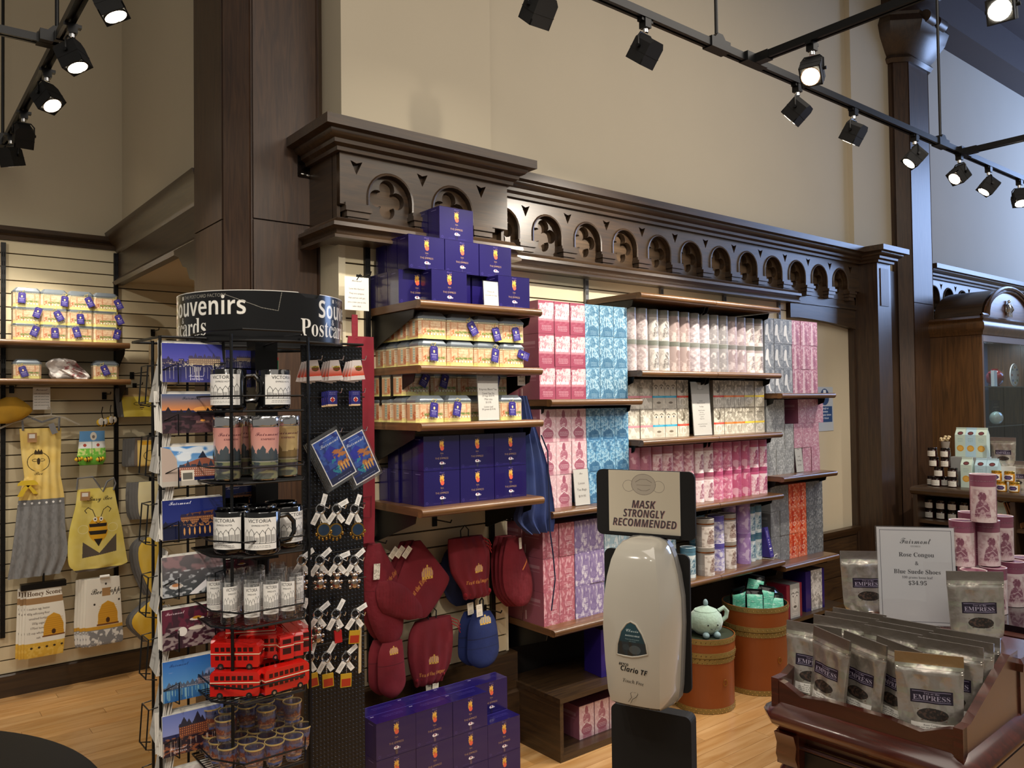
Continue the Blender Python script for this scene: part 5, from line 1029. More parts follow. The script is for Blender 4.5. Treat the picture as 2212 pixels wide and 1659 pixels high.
def pc_meshes(i, portrait=False):
    k = (i, portrait)
    if k not in PTS:
        w_, h_ = (CH, CW) if portrait else (CW, CH); PTS[k] = MB().box((-w_/2, -.0004, 0), (w_/2, 0, h_), (0, 1, 1, 1, 1, 1)).mesh('postcard', [mart(f'pc{i}', pc_art(i), .25, coat=.4) if not portrait else PAPER, PAPER], 0)
    return PTS[k]
back_me = MB().box((-CW/2, 0, 0), (CW/2, .0022, CH)).mesh('card_behind', [PAPER], 0); backp_me = MB().box((-CH/2, 0, 0), (CH/2, .0022, CW)).mesh('card_behind', [mp('card_backs', 'cfccc6', .7, var=.15, scale=8)], 0)
for i, py in enumerate((743, 851, 963, 1076, 1196, 1307, 1417, 1531, 1650)):
    z1 = PY(415, py, YC).z; x = (xl+xr)/2-.001*(i % 3)
    n = 5 if i in (0, 1, 2, 7) else 3
    r = thing('postcard_stack', f"postcard stack in the left column, front one a {PCN[i]}", 'postcards', (x, YC-.012, z1-CH), 0, 'landscape postcard stacks')
    obj('front_postcard', pc_meshes(i), r, (0, -.004, 0), (R(-5), 0, R((i % 3-1)*1.2)), label=PCN[i])
    for k in range(n): obj('card_behind', back_me, r, (-.002*k*(i % 2)-.001*k, .0035*k, .0018*k), (R(-5), 0, 0))
    zb = z1-CH-.004
    def wire(xa): return [(xa, YC+.008, zb+.075), (xa, YC-.022, zb+.05), (xa, YC-.026, zb+.02), (xa, YC-.02, zb-.004), (xa, YC+.01, zb-.006)]
    m = MB()
    for xa, hh in ((xl+.034, .046), (xr-.03, .046)): m.tube([rl(xa-.03 if xa < (xl+xr)/2 else xa+.03, YC-.012, zb+.032+.018*(xa > .6)), rl(xa, YC-.026, zb+.048), rl(xa, YC-.027, zb+.0), rl(xa, YC+.008, zb-.004)], .0017, 5)
    m.tube([rl(xl, YC+.012, zb-.003), rl(xr, YC+.012, zb-.003)], .0017, 5); obj('card_pocket', m.mesh('pocket', [BLK]), rack)
# stacks in the column turned away to the left: seen on their edges
for i, py in enumerate((744, 893, 1035, 1186, 1316, 1462, 1598)):
    z1 = PY(335, py, 2.02).z; metal = i == 3; n = 1 if metal else 6
    r = thing('postcard_stack', f"upright postcards seen edge-on at the rack's left side, {ORD[i]} pocket from the top", 'postcards', (xl-.013, 2.0, z1-CW+.004), R(-97), 'edge-on postcard stacks')
    for k in range(n): obj('card_behind', backp_me, r, (.0, .0032*k+.008, 0), (R(-10+(rng.rand()-.5)*1.5), 0, R(2)))
    zb = z1-CW; m = MB()
    for yy in (1.96, 2.015): m.tube([rl(xl-.004, yy, zb+.09), rl(xl-.024, yy, zb+.088), rl(xl-.030, yy, zb+.0), rl(xl-.006, yy, zb-.006)], .0018, 5)
    m.tube([rl(xl-.024, 1.96, zb+.088), rl(xl-.024, 2.015, zb+.088)], .0018, 5); m.tube([rl(xl-.030, 1.96, zb+.002), rl(xl-.030, 2.015, zb+.002)], .0018, 5); obj('card_pocket', m.mesh('pocket', [BLK]), rack)
# small cards on the far side of the rack, seen between the trays
for i, (px, py, w_, h_, k) in enumerate(((516, 757, .07, .05, 0), (516, 795, .07, .05, 0), (470, 838, .04, .05, 4), (520, 1050, .09, .05, 3), (500, 1075, .09, .055, 7), (518, 1205, .09, .05, 5), (510, 1240, .09, .05, 3), (518, 1345, .075, .05, 8), (518, 1385, .08, .06, 2), (500, 1512, .10, .06, 6))):
    p = PY(px, py, 2.06); me = MB().box((-w_/2, 0, -h_), (w_/2, .006, 0), (0, 1, 1, 1, 1, 1)).mesh('small_card', [mart(f'pc{k}', None) if f'pc{k}' in _MAT else mart(f'pc{k}', pc_art(k), .3), PAPER], 0)
    thing('souvenir_magnet', f"small picture magnet on the far side of the rack, {ORD[i]} from the top", 'magnet', p, 0, 'picture magnets behind the trays', me)
m = MB()
for z_ in [PY(510, q, 2.06).z for q in (800, 845, 1100, 1150, 1270, 1440, 1540)]: m.tube([rl(xr, 2.065, z_), rl(xr+.1, 2.065, z_)], .002, 5)
obj('rear_wires', m.mesh('wires', [BLK]), rack, kind='stuff')

# trays
x0t, x1t, y0t, y1t = PY(486, 1000, 1.96).x, PY(668, 1000, 1.9).x, 1.755, 1.99
xa_, xb_ = PY(505, 1000, 1.80).x, PY(662, 1000, 1.80).x
oct2 = [(xa_-.035, 1.99), (xa_-.035, 1.85), (xa_+.012, 1.775), (xb_-.02, 1.775), (xb_+.016, 1.85), (xb_+.016, 1.99)]
TZs = [PY(575, q, 1.775).z for q in (888, 1042, 1200, 1351, 1512, 1672)]
for i, z_ in enumerate(TZs):
    t_ = obj('tray', MB().tube([rl(x, y, z_) for x, y in oct2], .0026, 6, closed=True).mesh('tray_rim', [BLK]), rack)
    m = MB(); n = 16
    for k in range(n): yy = 1.785+k*(.2/n); e = max(0, (1.85-yy)/.075)*.04; m.tube([rl(xa_-.033+e, yy, z_), rl(xb_+.014-e, yy, z_)], .0012, 4)
    obj('grid_wires', m.mesh('grid', [BLK]), t_, kind='stuff')
    obj('guard_rail', MB().tube([rl(x, y, z_+.035) for x, y in oct2], .0021, 6, closed=True).mesh('rail', [BLK]), t_)
obj('tray_top_loop', MB().tube([rl(x, y, 1.772) for x, y in oct2], .0026, 6, closed=True).mesh('loop', [BLK]), rack)
cxt = (xa_+xb_)/2-.008
# mugs
MUG = mp('mug_black', '08080a', .12, coat=.6); MUGW = None
a = Art(260, 120, 'eceae6')
for o_ in (0, 130):
    a.text('VICTORIA', o_+66, 18, 13, 'plain', '1c1c1c', maxw=84); a.text('EMPRESS HOTEL', o_+70, 32, 6, 'plain', '1c1c1c', maxw=70)
    g_ = np.random.RandomState(3+o_)
    for k in range(6):
        x = o_+8+k*20; hh = 26+g_.rand()*20; a.line([(x, 96), (x, 96-hh), (x+10, 82-hh), (x+20, 96-hh), (x+20, 96)], '2c2c2c', 1.6)
        for q in range(3): a.line([(x+4+q*5, 92-hh*.6), (x+4+q*5, 92)], '3a3a3a', 1.2)
    a.line([(o_+2, 96), (o_+126, 96)], '2c2c2c', 2); a.lines(o_+20, o_+110, (104, 110), '6a6a6a', 1.6, .8)
VIC = mart('victoria_print', a, .3, coat=.4)
def mug():
    r = obj('mug', MB().lathe([(0, .003), (.036, 0), (.040, .004), (.041, .012), (.041, .094), (.0395, .096), (.0375, .094), (.037, .01), (0, .008)], 28).mesh('mug', [MUG])); r['category'] = 'mug'
    obj('printed_panel', MB().curved(.0413, -168, -52, .012, .084, 14, u0=0, u1=.5).curved(.0413, 52, 168, .012, .084, 14, u0=.5, u1=1).mesh('panel', [VIC]), r)
    obj('handle', MB().tube([(.039, 0, .080), (.058, 0, .082), (.071, 0, .066), (.072, 0, .042), (.062, 0, .024), (.039, 0, .020)], .0055, 8).mesh('handle', [MUG]), r); return r
MG = Proto(mug); z1_, z3_ = TZs[0]+.003, TZs[2]+.003
g = 'Victoria mugs on the rack'
for x, y, z, rz, lab in ((cxt-.055, 1.90, z1_, -20, 'left one on the top tray'), (cxt+.05, 1.89, z1_, 170, 'right one on the top tray'), (cxt-.012, 1.805, z3_, -12, 'front one on the mug tray, handle right'), (cxt-.062, 1.86, z3_, -30, 'at the left of the mug tray'), (cxt+.064, 1.855, z3_, 175, 'at the right of the mug tray'), (cxt+.02, 1.905, z3_, -40, 'centre rear of the mug tray'), (cxt-.03, 1.955, z3_, -30, 'rear left of the mug tray'), (cxt+.09, 1.945, z3_, 190, 'rear right of the mug tray')):
    MG((x, y, z), R(rz), f"black mug with a white Victoria print, {lab}", g)
# travel tumblers
def tumb_art(pink):
    a = Art(240, 180, 'd8a08e' if pink else 'cbb488'); a.grad('c98880' if pink else 'b59a68', 'd9a498' if pink else 'c8b07c', 0, 90); [skyline(a, 118, 34, '47525a' if pink else '8a744c', 3+pink) for _ in (0,)]
    a.rect(0, 112, 240, 150, '3d4a50' if pink else '6a5e48'); a.noise('9aa070', 9, .5, .7, (0, 120, 240, 150), 2, 5); a.rect(0, 118, 240, 121, 'd8d0c4', .6); a.grad('3c3848', '6c7a70', 132, 180); a.noise('c8c890', 14, .6, .6, (0, 140, 240, 180), 2.5, 8); a.text('Fairmont', 180, 36, 12, 'script', '5a2c34'); a.text('EMPRESS', 180, 50, 6, 'serif', '5a2c34'); return a
def tumb(pink):
    def b():
        r = obj('travel_tumbler', MB().lathe([(0, .001), (.027, .001), (.0285, .004), (.033, .122), (.0335, .128)], 28, mats=[1, 1, 0, 1]).mesh('tumbler', [mart(f'tumbler{pink}', tumb_art(pink), .2, coat=.8), STEEL])); r['category'] = 'tumbler'
        obj('steel_rim', MB().lathe([(.0336, .124), (.0345, .126), (.0345, .145), (.033, .147), (.031, .146), (.0305, .12), (.029, .118), (0, .118)], 28).mesh('rim', [CHR]), r); return r
    return Proto(b)
TB = [tumb(0), tumb(1)]; zt2 = TZs[1]+.003
for x, y, p, lab in ((cxt-.002, 1.812, 1, 'pink sky one in front'), (cxt-.068, 1.87, 1, 'pink sky one at the left'), (cxt+.07, 1.865, 0, 'tan sky one at the right'), (cxt+.035, 1.925, 0, 'tan sky one behind the front one'), (cxt-.04, 1.945, 0, 'tan sky one at the rear left'), (cxt+.005, 1.965, 1, 'pink sky one at the rear centre')):
    TB[p]((x, y, zt2), R((rng.rand()-.5)*20), f"steel rimmed travel tumbler printed with a skyline, {lab}", 'travel tumblers on the second tray')
# tall shot glasses
GLS = mglass('clear_glass', 'ffffff', .01, .35, .96); GLD = mp('gold_rim', 'e0c888', .25, .6)
def tall():
    r = obj('tall_shot_glass', MB().lathe([(0, .001), (.0175, .001), (.0185, .006), (.0192, .096), (.0180, .096), (.0168, .018), (0, .014)], 20).mesh('glass', [GLS])); r['category'] = 'glass'
    obj('printed_panel', MB().curved(.0194, -160, -40, .018, .086, 10, u0=.0, u1=.5).mesh('panel', [VIC]), r); return r
TG = Proto(tall); z4 = TZs[3]+.003; n = 0
for row, (yy, xs) in enumerate(((1.80, [-.038, .005, .048]), (1.838, [-.078, -.017, .028, .082]), (1.878, [-.055, -.010, .052, .10]), (1.920, [-.082, -.036, .012, .075]), (1.962, [-.06, -.015, .035, .09]))):
    for k, x in enumerate(xs): TG((cxt+x, yy, z4), R(rng.rand()*70-35), f"tall Victoria print shot glass, {ORD[k]} from left, {ORD[row]} row from the front", 'tall shot glasses on the fourth tray')
# gold rimmed shot glasses
ga = Art(200, 80, '5a6aa6', .62); ga.grad('5c6ca0', '8a6458', 10, 70); skyline(ga, 52, 20, '8a4a3a', 9, 'f0b070'); ga.noise('e0a868', 6, .6, .7, (0, 50, 200, 80), 2, 4); ga.a[:14, :, 3] = .15; SGP = mart('shot_print', ga, .25, see=True)
def shot():
    r = obj('shot_glass', MB().lathe([(0, .001), (.0165, .001), (.0175, .004), (.0225, .054), (.0212, .054), (.0165, .013), (0, .011)], 22).mesh('glass', [GLS])); r['category'] = 'glass'
    obj('gold_rim', MB().lathe([(.0226, .0518), (.0232, .0535), (.0228, .0552), (.0208, .0550)], 22).mesh('rim', [GLD]), r)
    obj('printed_band', MB().lathe([(.0182, .008), (.0222, .050)], 22).mesh('band', [SGP]), r); return r
SG = Proto(shot); z6 = TZs[5]+.003; n = 0
for lay, rows in enumerate((((1.80, [-.035, .012, .058]), (1.845, [-.08, -.034, .012, .058, .10]), (1.89, [-.085, -.04, .006, .052, .098]), (1.935, [-.085, -.04, .006, .052, .098]), (1.98, [-.085, -.04, .006, .052, .098])), ((1.862, [.018]), (1.868, [-.078, .085]), (1.912, [-.055, -.01, .035, .082]), (1.957, [-.08, -.035, .01, .056, .1])))):
    for row, (yy, xs) in enumerate(rows):
        for k, x in enumerate(xs): SG((cxt+x, yy, z6+lay*.0555), R(rng.rand()*360), f"gold rimmed shot glass, {('lower', 'upper')[lay]} layer, {ORD[row]} row back, {ORD[k]} from left", 'gold rimmed shot glasses on the lowest tray')
# toy double-decker buses
RED = mp('toy_red', 'c81a12', .18, coat=.9, var=.03); WIN = mp('toy_window', '3a1512', .2); WLB = mp('toy_cream', 'e8d8b8', .4); TYR = mp('toy_tyre', '101010', .6)
def bus():
    L_, B_, H_ = .112, .033, .060
    b = MB().prism([(-L_/2, .006), (L_/2-.004, .006), (L_/2, .016), (L_/2, H_-.008), (L_/2-.006, H_-.001), (-L_/2+.004, H_), (-L_/2, H_-.006)], -B_/2, B_/2, 'xz').box((-L_/2+.006, -B_/2+.004, H_-.0005), (L_/2-.008, B_/2-.004, H_+.0008))
    r = obj('toy_bus', b.mesh('bus', [RED], 30)); r['category'] = 'toy'
    w_ = MB()
    for lv in (.022, .042):
        for k in range(7):
            for sy in (-B_/2-.0004, B_/2-.0001): w_.box((-L_/2+.010+k*.013, sy, lv), (-L_/2+.019+k*.013, sy+.0005, lv+.0095))
    w_.box((-L_/2-.0004, -.010, .018), (-L_/2, .010, .032)).box((-L_/2-.0004, -.010, .042), (-L_/2, .010, .052)).box((L_/2-.0001, -.009, .03), (L_/2+.0004, .009, .038))
    obj('windows', w_.mesh('windows', [WIN], 0), r, kind='stuff'); obj('cream_line', MB().box((-L_/2-.0006, -B_/2-.0006, .0355), (L_/2+.0003, B_/2+.0006, .0375)).mesh('line', [WLB], 0), r)
    wm = MB().cyl((0, -.003, 0), .0072, .006, 14, axis=1).mesh('w', [TYR]); hm = MB().cyl((0, -.0036, 0), .0035, .0072, 10, axis=1).mesh('hub', [CHR])
    for x in (-.034, .032):
        for y in (-B_/2+.002, B_/2-.002): q = obj('wheel', wm, r, (x, y, .0072)); obj('hub_cap', hm, q)
    return r
BS = Proto(bus); z5 = TZs[4]+.003
for i, (x, y, z, rz, rx, ry, lab) in enumerate(((.036, 1.80, 0, 6, 0, 0, 'front right, side on'), (-.062, 1.832, 0, -38, 0, 0, 'front left, turned away'), (.02, 1.875, 0, 4, 0, 0, 'second row, mostly hidden'), (-.02, 1.93, 0, 8, 0, 0, 'rear row at the bottom'), (-.055, 1.845, .062, -40, 4, 0, 'on top of the front left one'), (.01, 1.86, .063, -32, 0, 0, 'crossing in the middle of the pile'), (.048, 1.862, .062, 88, 0, 0, 'nose on in the middle, upper layer'), (.082, 1.868, .062, 80, 0, 0, 'nose on, second from the right, upper layer'), (.108, 1.885, .062, 84, 0, 0, 'nose on at the far right'), (-.062, 1.925, .062, 60, 0, 0, 'rear left, upper layer'), (.02, 1.935, .098, 6, 20, 0, 'topmost along the back'), (-.002, 1.90, .094, -28, 10, 0, 'slanting across the top of the pile'))):
    BS((cxt+x, y, z5+z), 0, f"glossy red toy double-decker bus, {lab}", 'toy buses on the fifth tray', (R(rx), R(ry), R(rz)))

# ---------------------------------------------------------------- pegboard side with hanging souvenirs
YP = 1.975; xp0, xp1 = PY(652, 900, YP).x, PY(783, 900, YP).x
m, nt, b_ = nodes('pegboard'); N = nt.nodes.new; L = nt.links.new; tc = N('ShaderNodeTexCoord'); vm = N('ShaderNodeVectorMath'); vm.operation = 'SCALE'; vm.inputs['Scale'].default_value = 1/.0105; L(tc.outputs['Object'], vm.inputs[0]); fr = N('ShaderNodeVectorMath'); fr.operation = 'FRACTION'; L(vm.outputs[0], fr.inputs[0])
sb = N('ShaderNodeVectorMath'); sb.operation = 'SUBTRACT'; sb.inputs[1].default_value = (.5, .5, .5); L(fr.outputs[0], sb.inputs[0]); mk = N('ShaderNodeVectorMath'); mk.operation = 'MULTIPLY'; mk.inputs[1].default_value = (1, 0, 1); L(sb.outputs[0], mk.inputs[0]); ln = N('ShaderNodeVectorMath'); ln.operation = 'LENGTH'; L(mk.outputs[0], ln.inputs[0])
mr = N('ShaderNodeMapRange'); mr.inputs[1].default_value = .24; mr.inputs[2].default_value = .32; L(ln.outputs['Value'], mr.inputs[0]); bp = N('ShaderNodeBump'); bp.inputs['Strength'].default_value = 1; bp.inputs['Distance'].default_value = .004; L(mr.outputs[0], bp.inputs['Height']); L(bp.outputs[0], b_.inputs['Normal']); b_.inputs['Base Color'].default_value = (.006, .006, .007, 1); b_.inputs['Roughness'].default_value = .3
PEG = m
obj('pegboard', MB().box(rl(xp0, YP, .08), rl(xp1, YP+.006, PY(700, 747, YP).z)).mesh('pegboard', [PEG], 0), rack)
for py in (858, 935, 1095, 1195, 1260, 1390): 
    z_ = PY(715, py, YP-.02).z; obj('hook_bar', MB().tube([rl(xp0, YP-.012, z_), rl(xp1, YP-.012, z_)], .0016, 5).mesh('bar', [BLK]), rack)
def hook(p): obj('peg_hook', MB().tube([(p.x-RK.x, YP-.001-RK.y, p.z), (p.x-RK.x, YP-.05-RK.y, p.z-.004), (p.x-RK.x, YP-.056-RK.y, p.z+.006)], .0014, 5).mesh('hook', [CHR]), rack)
a = Art(60, 76, 'f0e6e2'); a.grad('f2ece8', 'e0452c', 22, 60); a.ell(36, 32, 14, 10, '5a4a1c'); a.text('Canada', 36, 28, 7, 'bold', 'e8d040'); a.text('Victoria', 36, 36, 5, 'bold', 'd83820'); a.lines(14, 46, (60,), 'ffffff', 2, .8)
tea_m = MB().prism([(-.0125, 0), (.0125, 0), (.022, -.053), (-.022, -.053)][::-1], -.0012, .0012, 'xz').mesh('magnet', [mart('teabag_magnet', a, .3)], 0)
for i, px in enumerate((676, 722, 770)):
    p = PY(px, 778, YP-.03); hook(PY(px, 776, YP))
    r = thing('tea_bag_magnet', f"red and white tea-bag shaped magnets, {('left', 'middle', 'right')[i]} hook of the top row", 'magnet', p, 0, 'red souvenir magnets on the pegboard')
    for k in range(4): obj('magnet_card', tea_m, r, (-.0035*k, .006*k, -.002*k), (0, R((k-1)*4), 0))
a = Art(50, 76, '2c2c78'); a.lines(6, 44, (8, 16), 'c8c4e8', 2.2, .7); a.ell(25, 44, 13, 12, 'e8e2e0'); a.poly([(25, 30), (32, 42), (38, 42), (30, 54), (25, 58), (20, 54), (12, 42), (18, 42)], 'b8322c'); a.rect(0, 68, 50, 76, 'e8c8a0')
pin_m = MB().box((-.0135, -.0008, -.040), (.0135, .0008, 0)).mesh('pin_card', [mart('pin_card', a, .4)], 0)
for i, px in enumerate((718, 768)):
    p = PY(px, 844, YP-.03); hook(PY(px, 845, YP)); r = thing('pin_card', f"dark blue souvenir pin cards, {('left', 'right')[i]} hook of the second row", 'pin', p, 0, 'pin cards on the pegboard')
    for k in range(4-i*2): obj('pin_card_sheet', pin_m, r, (-.003*k, .006*k, -.001*k))
a = Art(110, 180, '16308c'); a.grad('1c2f96', '20489c', 0, 90); a.noise('4a78d8', 18, .5, .7, (0, 0, 110, 120), 1, 4); a.poly([(20, 60), (60, 40), (84, 70), (60, 110), (36, 100)], '2a2cc0', .8); a.noise('e08a3c', 9, .5, .9, (54, 62, 110, 128), 1.5, 5); [a.ell(58+k*12, 132, 4, 16, 'ffc060', .9) for k in range(4)]; a.noise('2ab0b8', 9, .58, .8, (30, 90, 60, 160), 1, 8); a.rect(0, 152, 110, 180, '121c4a', .8); a.text('Fairmont', 62, 36, 15, 'script', 'ffffff', maxw=80); a.lines(36, 90, (16,), 'd8e0ff', 2, .7); a.lines(30, 96, (166,), 'd8e0ff', 2, .7); a.rect(0, 0, 4, 180, 'ffffff'); a.rect(106, 0, 110, 180, 'ffffff'); a.rect(0, 0, 110, 4, 'ffffff'); a.rect(0, 176, 110, 180, 'ffffff')
SLV = mglass('clear_sleeve', 'ffffff', .05, .3, .95)
for i, (px, py, rot, n) in enumerate(((722, 990, 29, 4), (776, 988, 27, 3))):
    p = PY(px, py, YP-.035-.006*(1-i)); r = thing('souvenir_magnet', f"large blue night-view magnet in a clear sleeve, {('left', 'right')[i]} of two", 'magnet', p, 0, 'large sleeved magnets', rot=(0, R(-rot), 0)); r.rotation_euler = (0, R(-rot), 0)
    r.rotation_euler = (0, R(-rot+2), 0)
    obj('picture', MB().box((-.040, -.001, -.064), (.040, .001, .064)).mesh('pic', [mart('night_magnet', a, .2, coat=.5)], 0), r)
    for k in range(n): obj('sleeve', MB().box((-.045, -.0015+.005*k, -.071), (.045, .0015+.005*k, .074)).mesh('sleeve', [SLV], 0), r, (-.003*k, 0, -.002*k))
    hook(PY(px-4, py-62, YP))
# key rings
RNG = MB().tube([(.010*math.cos(t*math.pi/8), 0, .010*math.sin(t*math.pi/8)) for t in range(16)], .0011, 5, closed=True).mesh('split_ring', [CHR])
TAG = Art(24, 40, 'f2f0ec'); [TAG.rect(6, 8+k*3, 18, 9+k*3, '4a4a48', .7) for k in range(8)]
TGM = MB().box((-.0055, -.0004, -.026), (.0055, .0004, 0)).mesh('price_tag', [mart('price_tag', TAG, .6)], 0)
CHN = MB(); [CHN.sphere((0, 0, -.004*k), .002, 6, 4) for k in range(8)]; CHN = CHN.mesh('chain', [CHR])
def charm(kind):
    if kind == 'compass':
        m = MB().cyl((0, -.003, -.046), .015, .005, 20, 0, axis=1).cyl((0, -.0035, -.046), .012, .001, 20, 1, axis=1)
        for k in range(6): t = R(200+k*28); m.sphere((.017*math.cos(t), 0, -.046+.02*math.sin(t)), (.003, .002, .004), 6, 4)
        return m.mesh('charm', [BRASS, mp('dial_blue', '24364c', .2)])
    if kind == 'bear':
        m = MB().sphere((0, 0, -.05), (.010, .008, .012), 10, 7).sphere((0, -.001, -.034), .008, 10, 7)
        for x, z in ((-.007, -.028), (.007, -.028), (-.009, -.058), (.009, -.058), (-.011, -.046), (.011, -.046)): m.sphere((x, 0, z), .0045, 8, 6)
        return m.mesh('charm', [mp('pewter', 'b8a89c', .22, 1.)])
    if kind == 'book': return MB().box((-.012, -.002, -.064), (.012, .002, -.036), 0).box((-.010, -.0024, -.062), (.010, -.002, -.046), 1).mesh('charm', [mp('charm_yellow', 'c8a02c', .3, .2), mp('charm_red', 'a8341c', .3)], 0)
    if kind == 'guard': return MB().box((-.008, -.003, -.062), (.008, .003, -.036), 0).sphere((0, 0, -.034), .006, 8, 6, 1).mesh('charm', [mp('charm_red2', 'b01c20', .3), mp('pewter', 'b8a89c', .22, 1.)], 0)
CHM = {k: charm(k) for k in ('compass', 'bear', 'book', 'guard')}
def keyring(px, py, kind, label, grp):
    p = PY(px, py, YP-.035); hook(PY(px, py-7, YP)); r = thing('key_ring', label, 'key ring', p, R(-10), grp); g_ = rng.rand()
    obj('split_ring', RNG, r, (0, 0, -.002)); obj('split_ring', RNG, r, (.002, .007, -.001), (0, 0, R(15)))
    for k, an in enumerate((-26-g_*10, 28+g_*12, 160-60*g_)): obj('price_tag', TGM, r, ((k-1)*.006, -.004+.005*k, -.010 if k < 2 else .004), (R(5), R(-an), R(10*(k-1))))
    r.scale = (1.22, 1.22, 1.22); obj('chain', CHN, r, (0, 0, -.012)); obj('charm', CHM[kind], r, (0, -.003, 0), (0, R((g_-.5)*14), 0)); return r
for i, px in enumerate((692, 727, 766)): keyring(px, 1098, 'compass', f"key ring with a brass compass charm, {('left', 'middle', 'right')[i]} one", 'compass key rings')
for i, px in enumerate((652, 691, 730, 765)): keyring(px, 1209, 'bear', f"key ring with a pewter bear charm, {ORD[i]} from the left", 'bear key rings')
for i, (px, k) in enumerate(((650, 'guard'), (687, 'bear'), (726, 'guard'), (768, 'book'))): keyring(px, 1325, k, f"{('red uniformed guard', 'silver', 'red and blue', 'dark tag')[i]} charm key ring, {ORD[i]} from left, third key ring row", 'mixed key rings')
for i, (px, k) in enumerate(((668, 'book'), (705, 'book'), (748, 'book'))): keyring(px, 1418, k, f"key ring with a yellow book charm, {ORD[i]} from left, lowest row", 'book key rings')
p = PY(778, 1340, YP-.03); r = thing('wooden_sticks', 'pair of pale flat wooden sticks hanging at the pegboard right edge', 'sticks', p)
for k in range(2): obj('stick', MB().box((-.004+.006*k, -.001+.004*k, -.14), (0.0+.006*k, .001+.004*k, 0)).mesh('stick', [mp('pale_wood', 'd8bf92', .6)], 0), r, (0, 0, 0), (0, R(1), 0))
# lip balms standing at the top of the rack
for i, (px, lab) in enumerate(((590, 'left'), (598, 'right'))):
    p = PY(px, 803, 2.05); thing('lip_balm', f"green and red tube behind the mugs, {lab} one of two", 'lip balm', (p.x, p.y, p.z), 0, 'small green tubes', MB().cyl((0, 0, 0), .0045, .03, 12, 0).cyl((0, 0, .03), .0046, .008, 12, 1).mesh('balm', [mp('balm_green', '3a8a4c', .4), mp('balm_red', 'd8482c', .4)]))
# ---------------------------------------------------------------- textiles hanging under the left bay
def fab(w_, h_, c, seed=1, var='000000', op=.16): a = Art(w_, h_, c); a.noise(var, 26, .5, op*.6, None, .8, seed, .5); a.noise('ffffff', 34, .55, op*.3, None, .8, seed+3, .5); return a
def crown(a, x, y, s, c='d8b04c', c2='e8dcc0'):
    a.poly([(x-s, y+s*.6), (x-s*1.1, y-s*.3), (x-s*.55, y-s*.75), (x, y-s*.85), (x+s*.55, y-s*.75), (x+s*1.1, y-s*.3), (x+s, y+s*.6)], c2, .55); a.rect(x-s, y+s*.35, x+s, y+s*.65, c)
    for k in (-1, -.5, 0, .5, 1): a.line([(x+k*s*.9, y+s*.3), (x+k*s*.7, y-s*.75)], c, max(s*.14, 1.5))
    a.ell(x, y-s, s*.16, s*.16, c); [a.ell(x+k*s*.5, y+s*.5, s*.09, s*.09, '5a2430') for k in (-1, 0, 1)]; return a
def cloth(name, label, cat, Yv, rows, mat, depth=.012, folds=0, fd=.004, back=.006, group=None, nx=14, rz=0, k=3, pillow=True, edge=.002):
    top = PY((rows[0][1]+rows[0][2])/2, rows[0][0], Yv); R_ = []
    for y, xl_, xr_ in rows: a_, b_ = PY(xl_, y, Yv), PY(xr_, y, Yv); R_.append((((a_.z+b_.z)/2)-top.z, a_.x-top.x, b_.x-top.x))
    fr_ = lambda u, v: -edge-(depth*(max(math.sin(math.pi*u), 0)**.5)*(max(math.sin(math.pi*min(max(v, .03), .97)), 0)**.4) if pillow else depth*.3)-fd*(.5+.5*math.sin(u*folds*2*math.pi+v*1.5))*(.4+.6*v)*(folds > 0)
    bk = lambda u, v: back*(max(math.sin(math.pi*u), 0)**.5)+edge
    me = MB().puff(R_, nx if not folds else max(nx, folds*6), fr_, bk, k=k).mesh(name, [mat], 60)
    return thing(name, label, cat, (top.x, Yv, top.z), rz, group, me)
def hangtag(par, x, y, z, art=None, w_=.02, h_=.045, roll=0, c='d8cfc0'):
    a = art or Art(40, 80, 'e4dccb').lines(6, 34, (14, 24, 50, 58, 66), '4a4640', 2, .7); obj('price_tag', MB().box((-w_/2, -.0006, -h_), (w_/2, .0006, 0), (0, 1, 1, 1, 1, 1)).mesh('tag', [mart('hangtag'+str(len(_MAT)), a, .6), WHT], 0), par, (x, y, z), (0, R(roll), 0))
def hookarm(px, py, Yv, label, Yw=2.988, group='black slatwall hooks'):
    p = PY(px, py, Yw); d = Yw-Yv+.02
    thing('slatwall_hook', label, 'hook', p, 0, group, MB().box((-.012, -.006, -.03), (.012, 0, .012)).tube([(0, -.004, 0), (0, -d, 0), (0, -d-.008, .012)], .003, 6).mesh('hook', [BLK]))
WINE = '6f1020'
hookarm(938, 1122, 2.88, 'black hook on the slatted wall holding the red potholders'); hookarm(1060, 1118, 2.86, 'black hook on the slatted wall holding the upper drawstring bag'); hookarm(1140, 1140, 2.84, 'black hook holding the red mitts at right')
hookarm(800, 1165, 2.88, 'black hook at the left holding the long red mitts'); hookarm(925, 1330, 2.90, 'black hook holding the lower red drawstring bag'); hookarm(1045, 1312, 2.88, 'black hook holding the navy oven mitt')
mr_ = mart('red_apron_cloth', fab(60, 400, '7c1426', 3), .85, bump=.15); mr_2 = None
r = cloth('apron', 'long dark red apron hanging folded between the rack and the left bay', 'apron', 2.86, [(727, 752, 806), (800, 746, 807), (950, 744, 807), (1080, 742, 808), (1175, 744, 806)], mr_, .006, 2, .008)
p = PY(768, 690, 2.86); obj('neck_strap', MB().puff([(.0, -.012, .012), (-.04, -.013, .013), (-.095, -.012, .012)], 2, lambda u, v: -.002, lambda u, v: .002).mesh('strap', [mr_]), r, (p.x-r.location.x-.006, -.004, PY(768, 680, 2.86).z-r.location.z))
obj('pocket', MB().tube([(-.03, 0, 0), (-.03, 0, -.075), (.012, 0, -.08), (.014, 0, .005), (-.03, 0, 0)], .0012, 4).mesh('pocket', [mp('dark_stitch', '2a0810', .8)]), r, (.02, -.014, PY(780, 1075, 2.86).z-r.location.z))
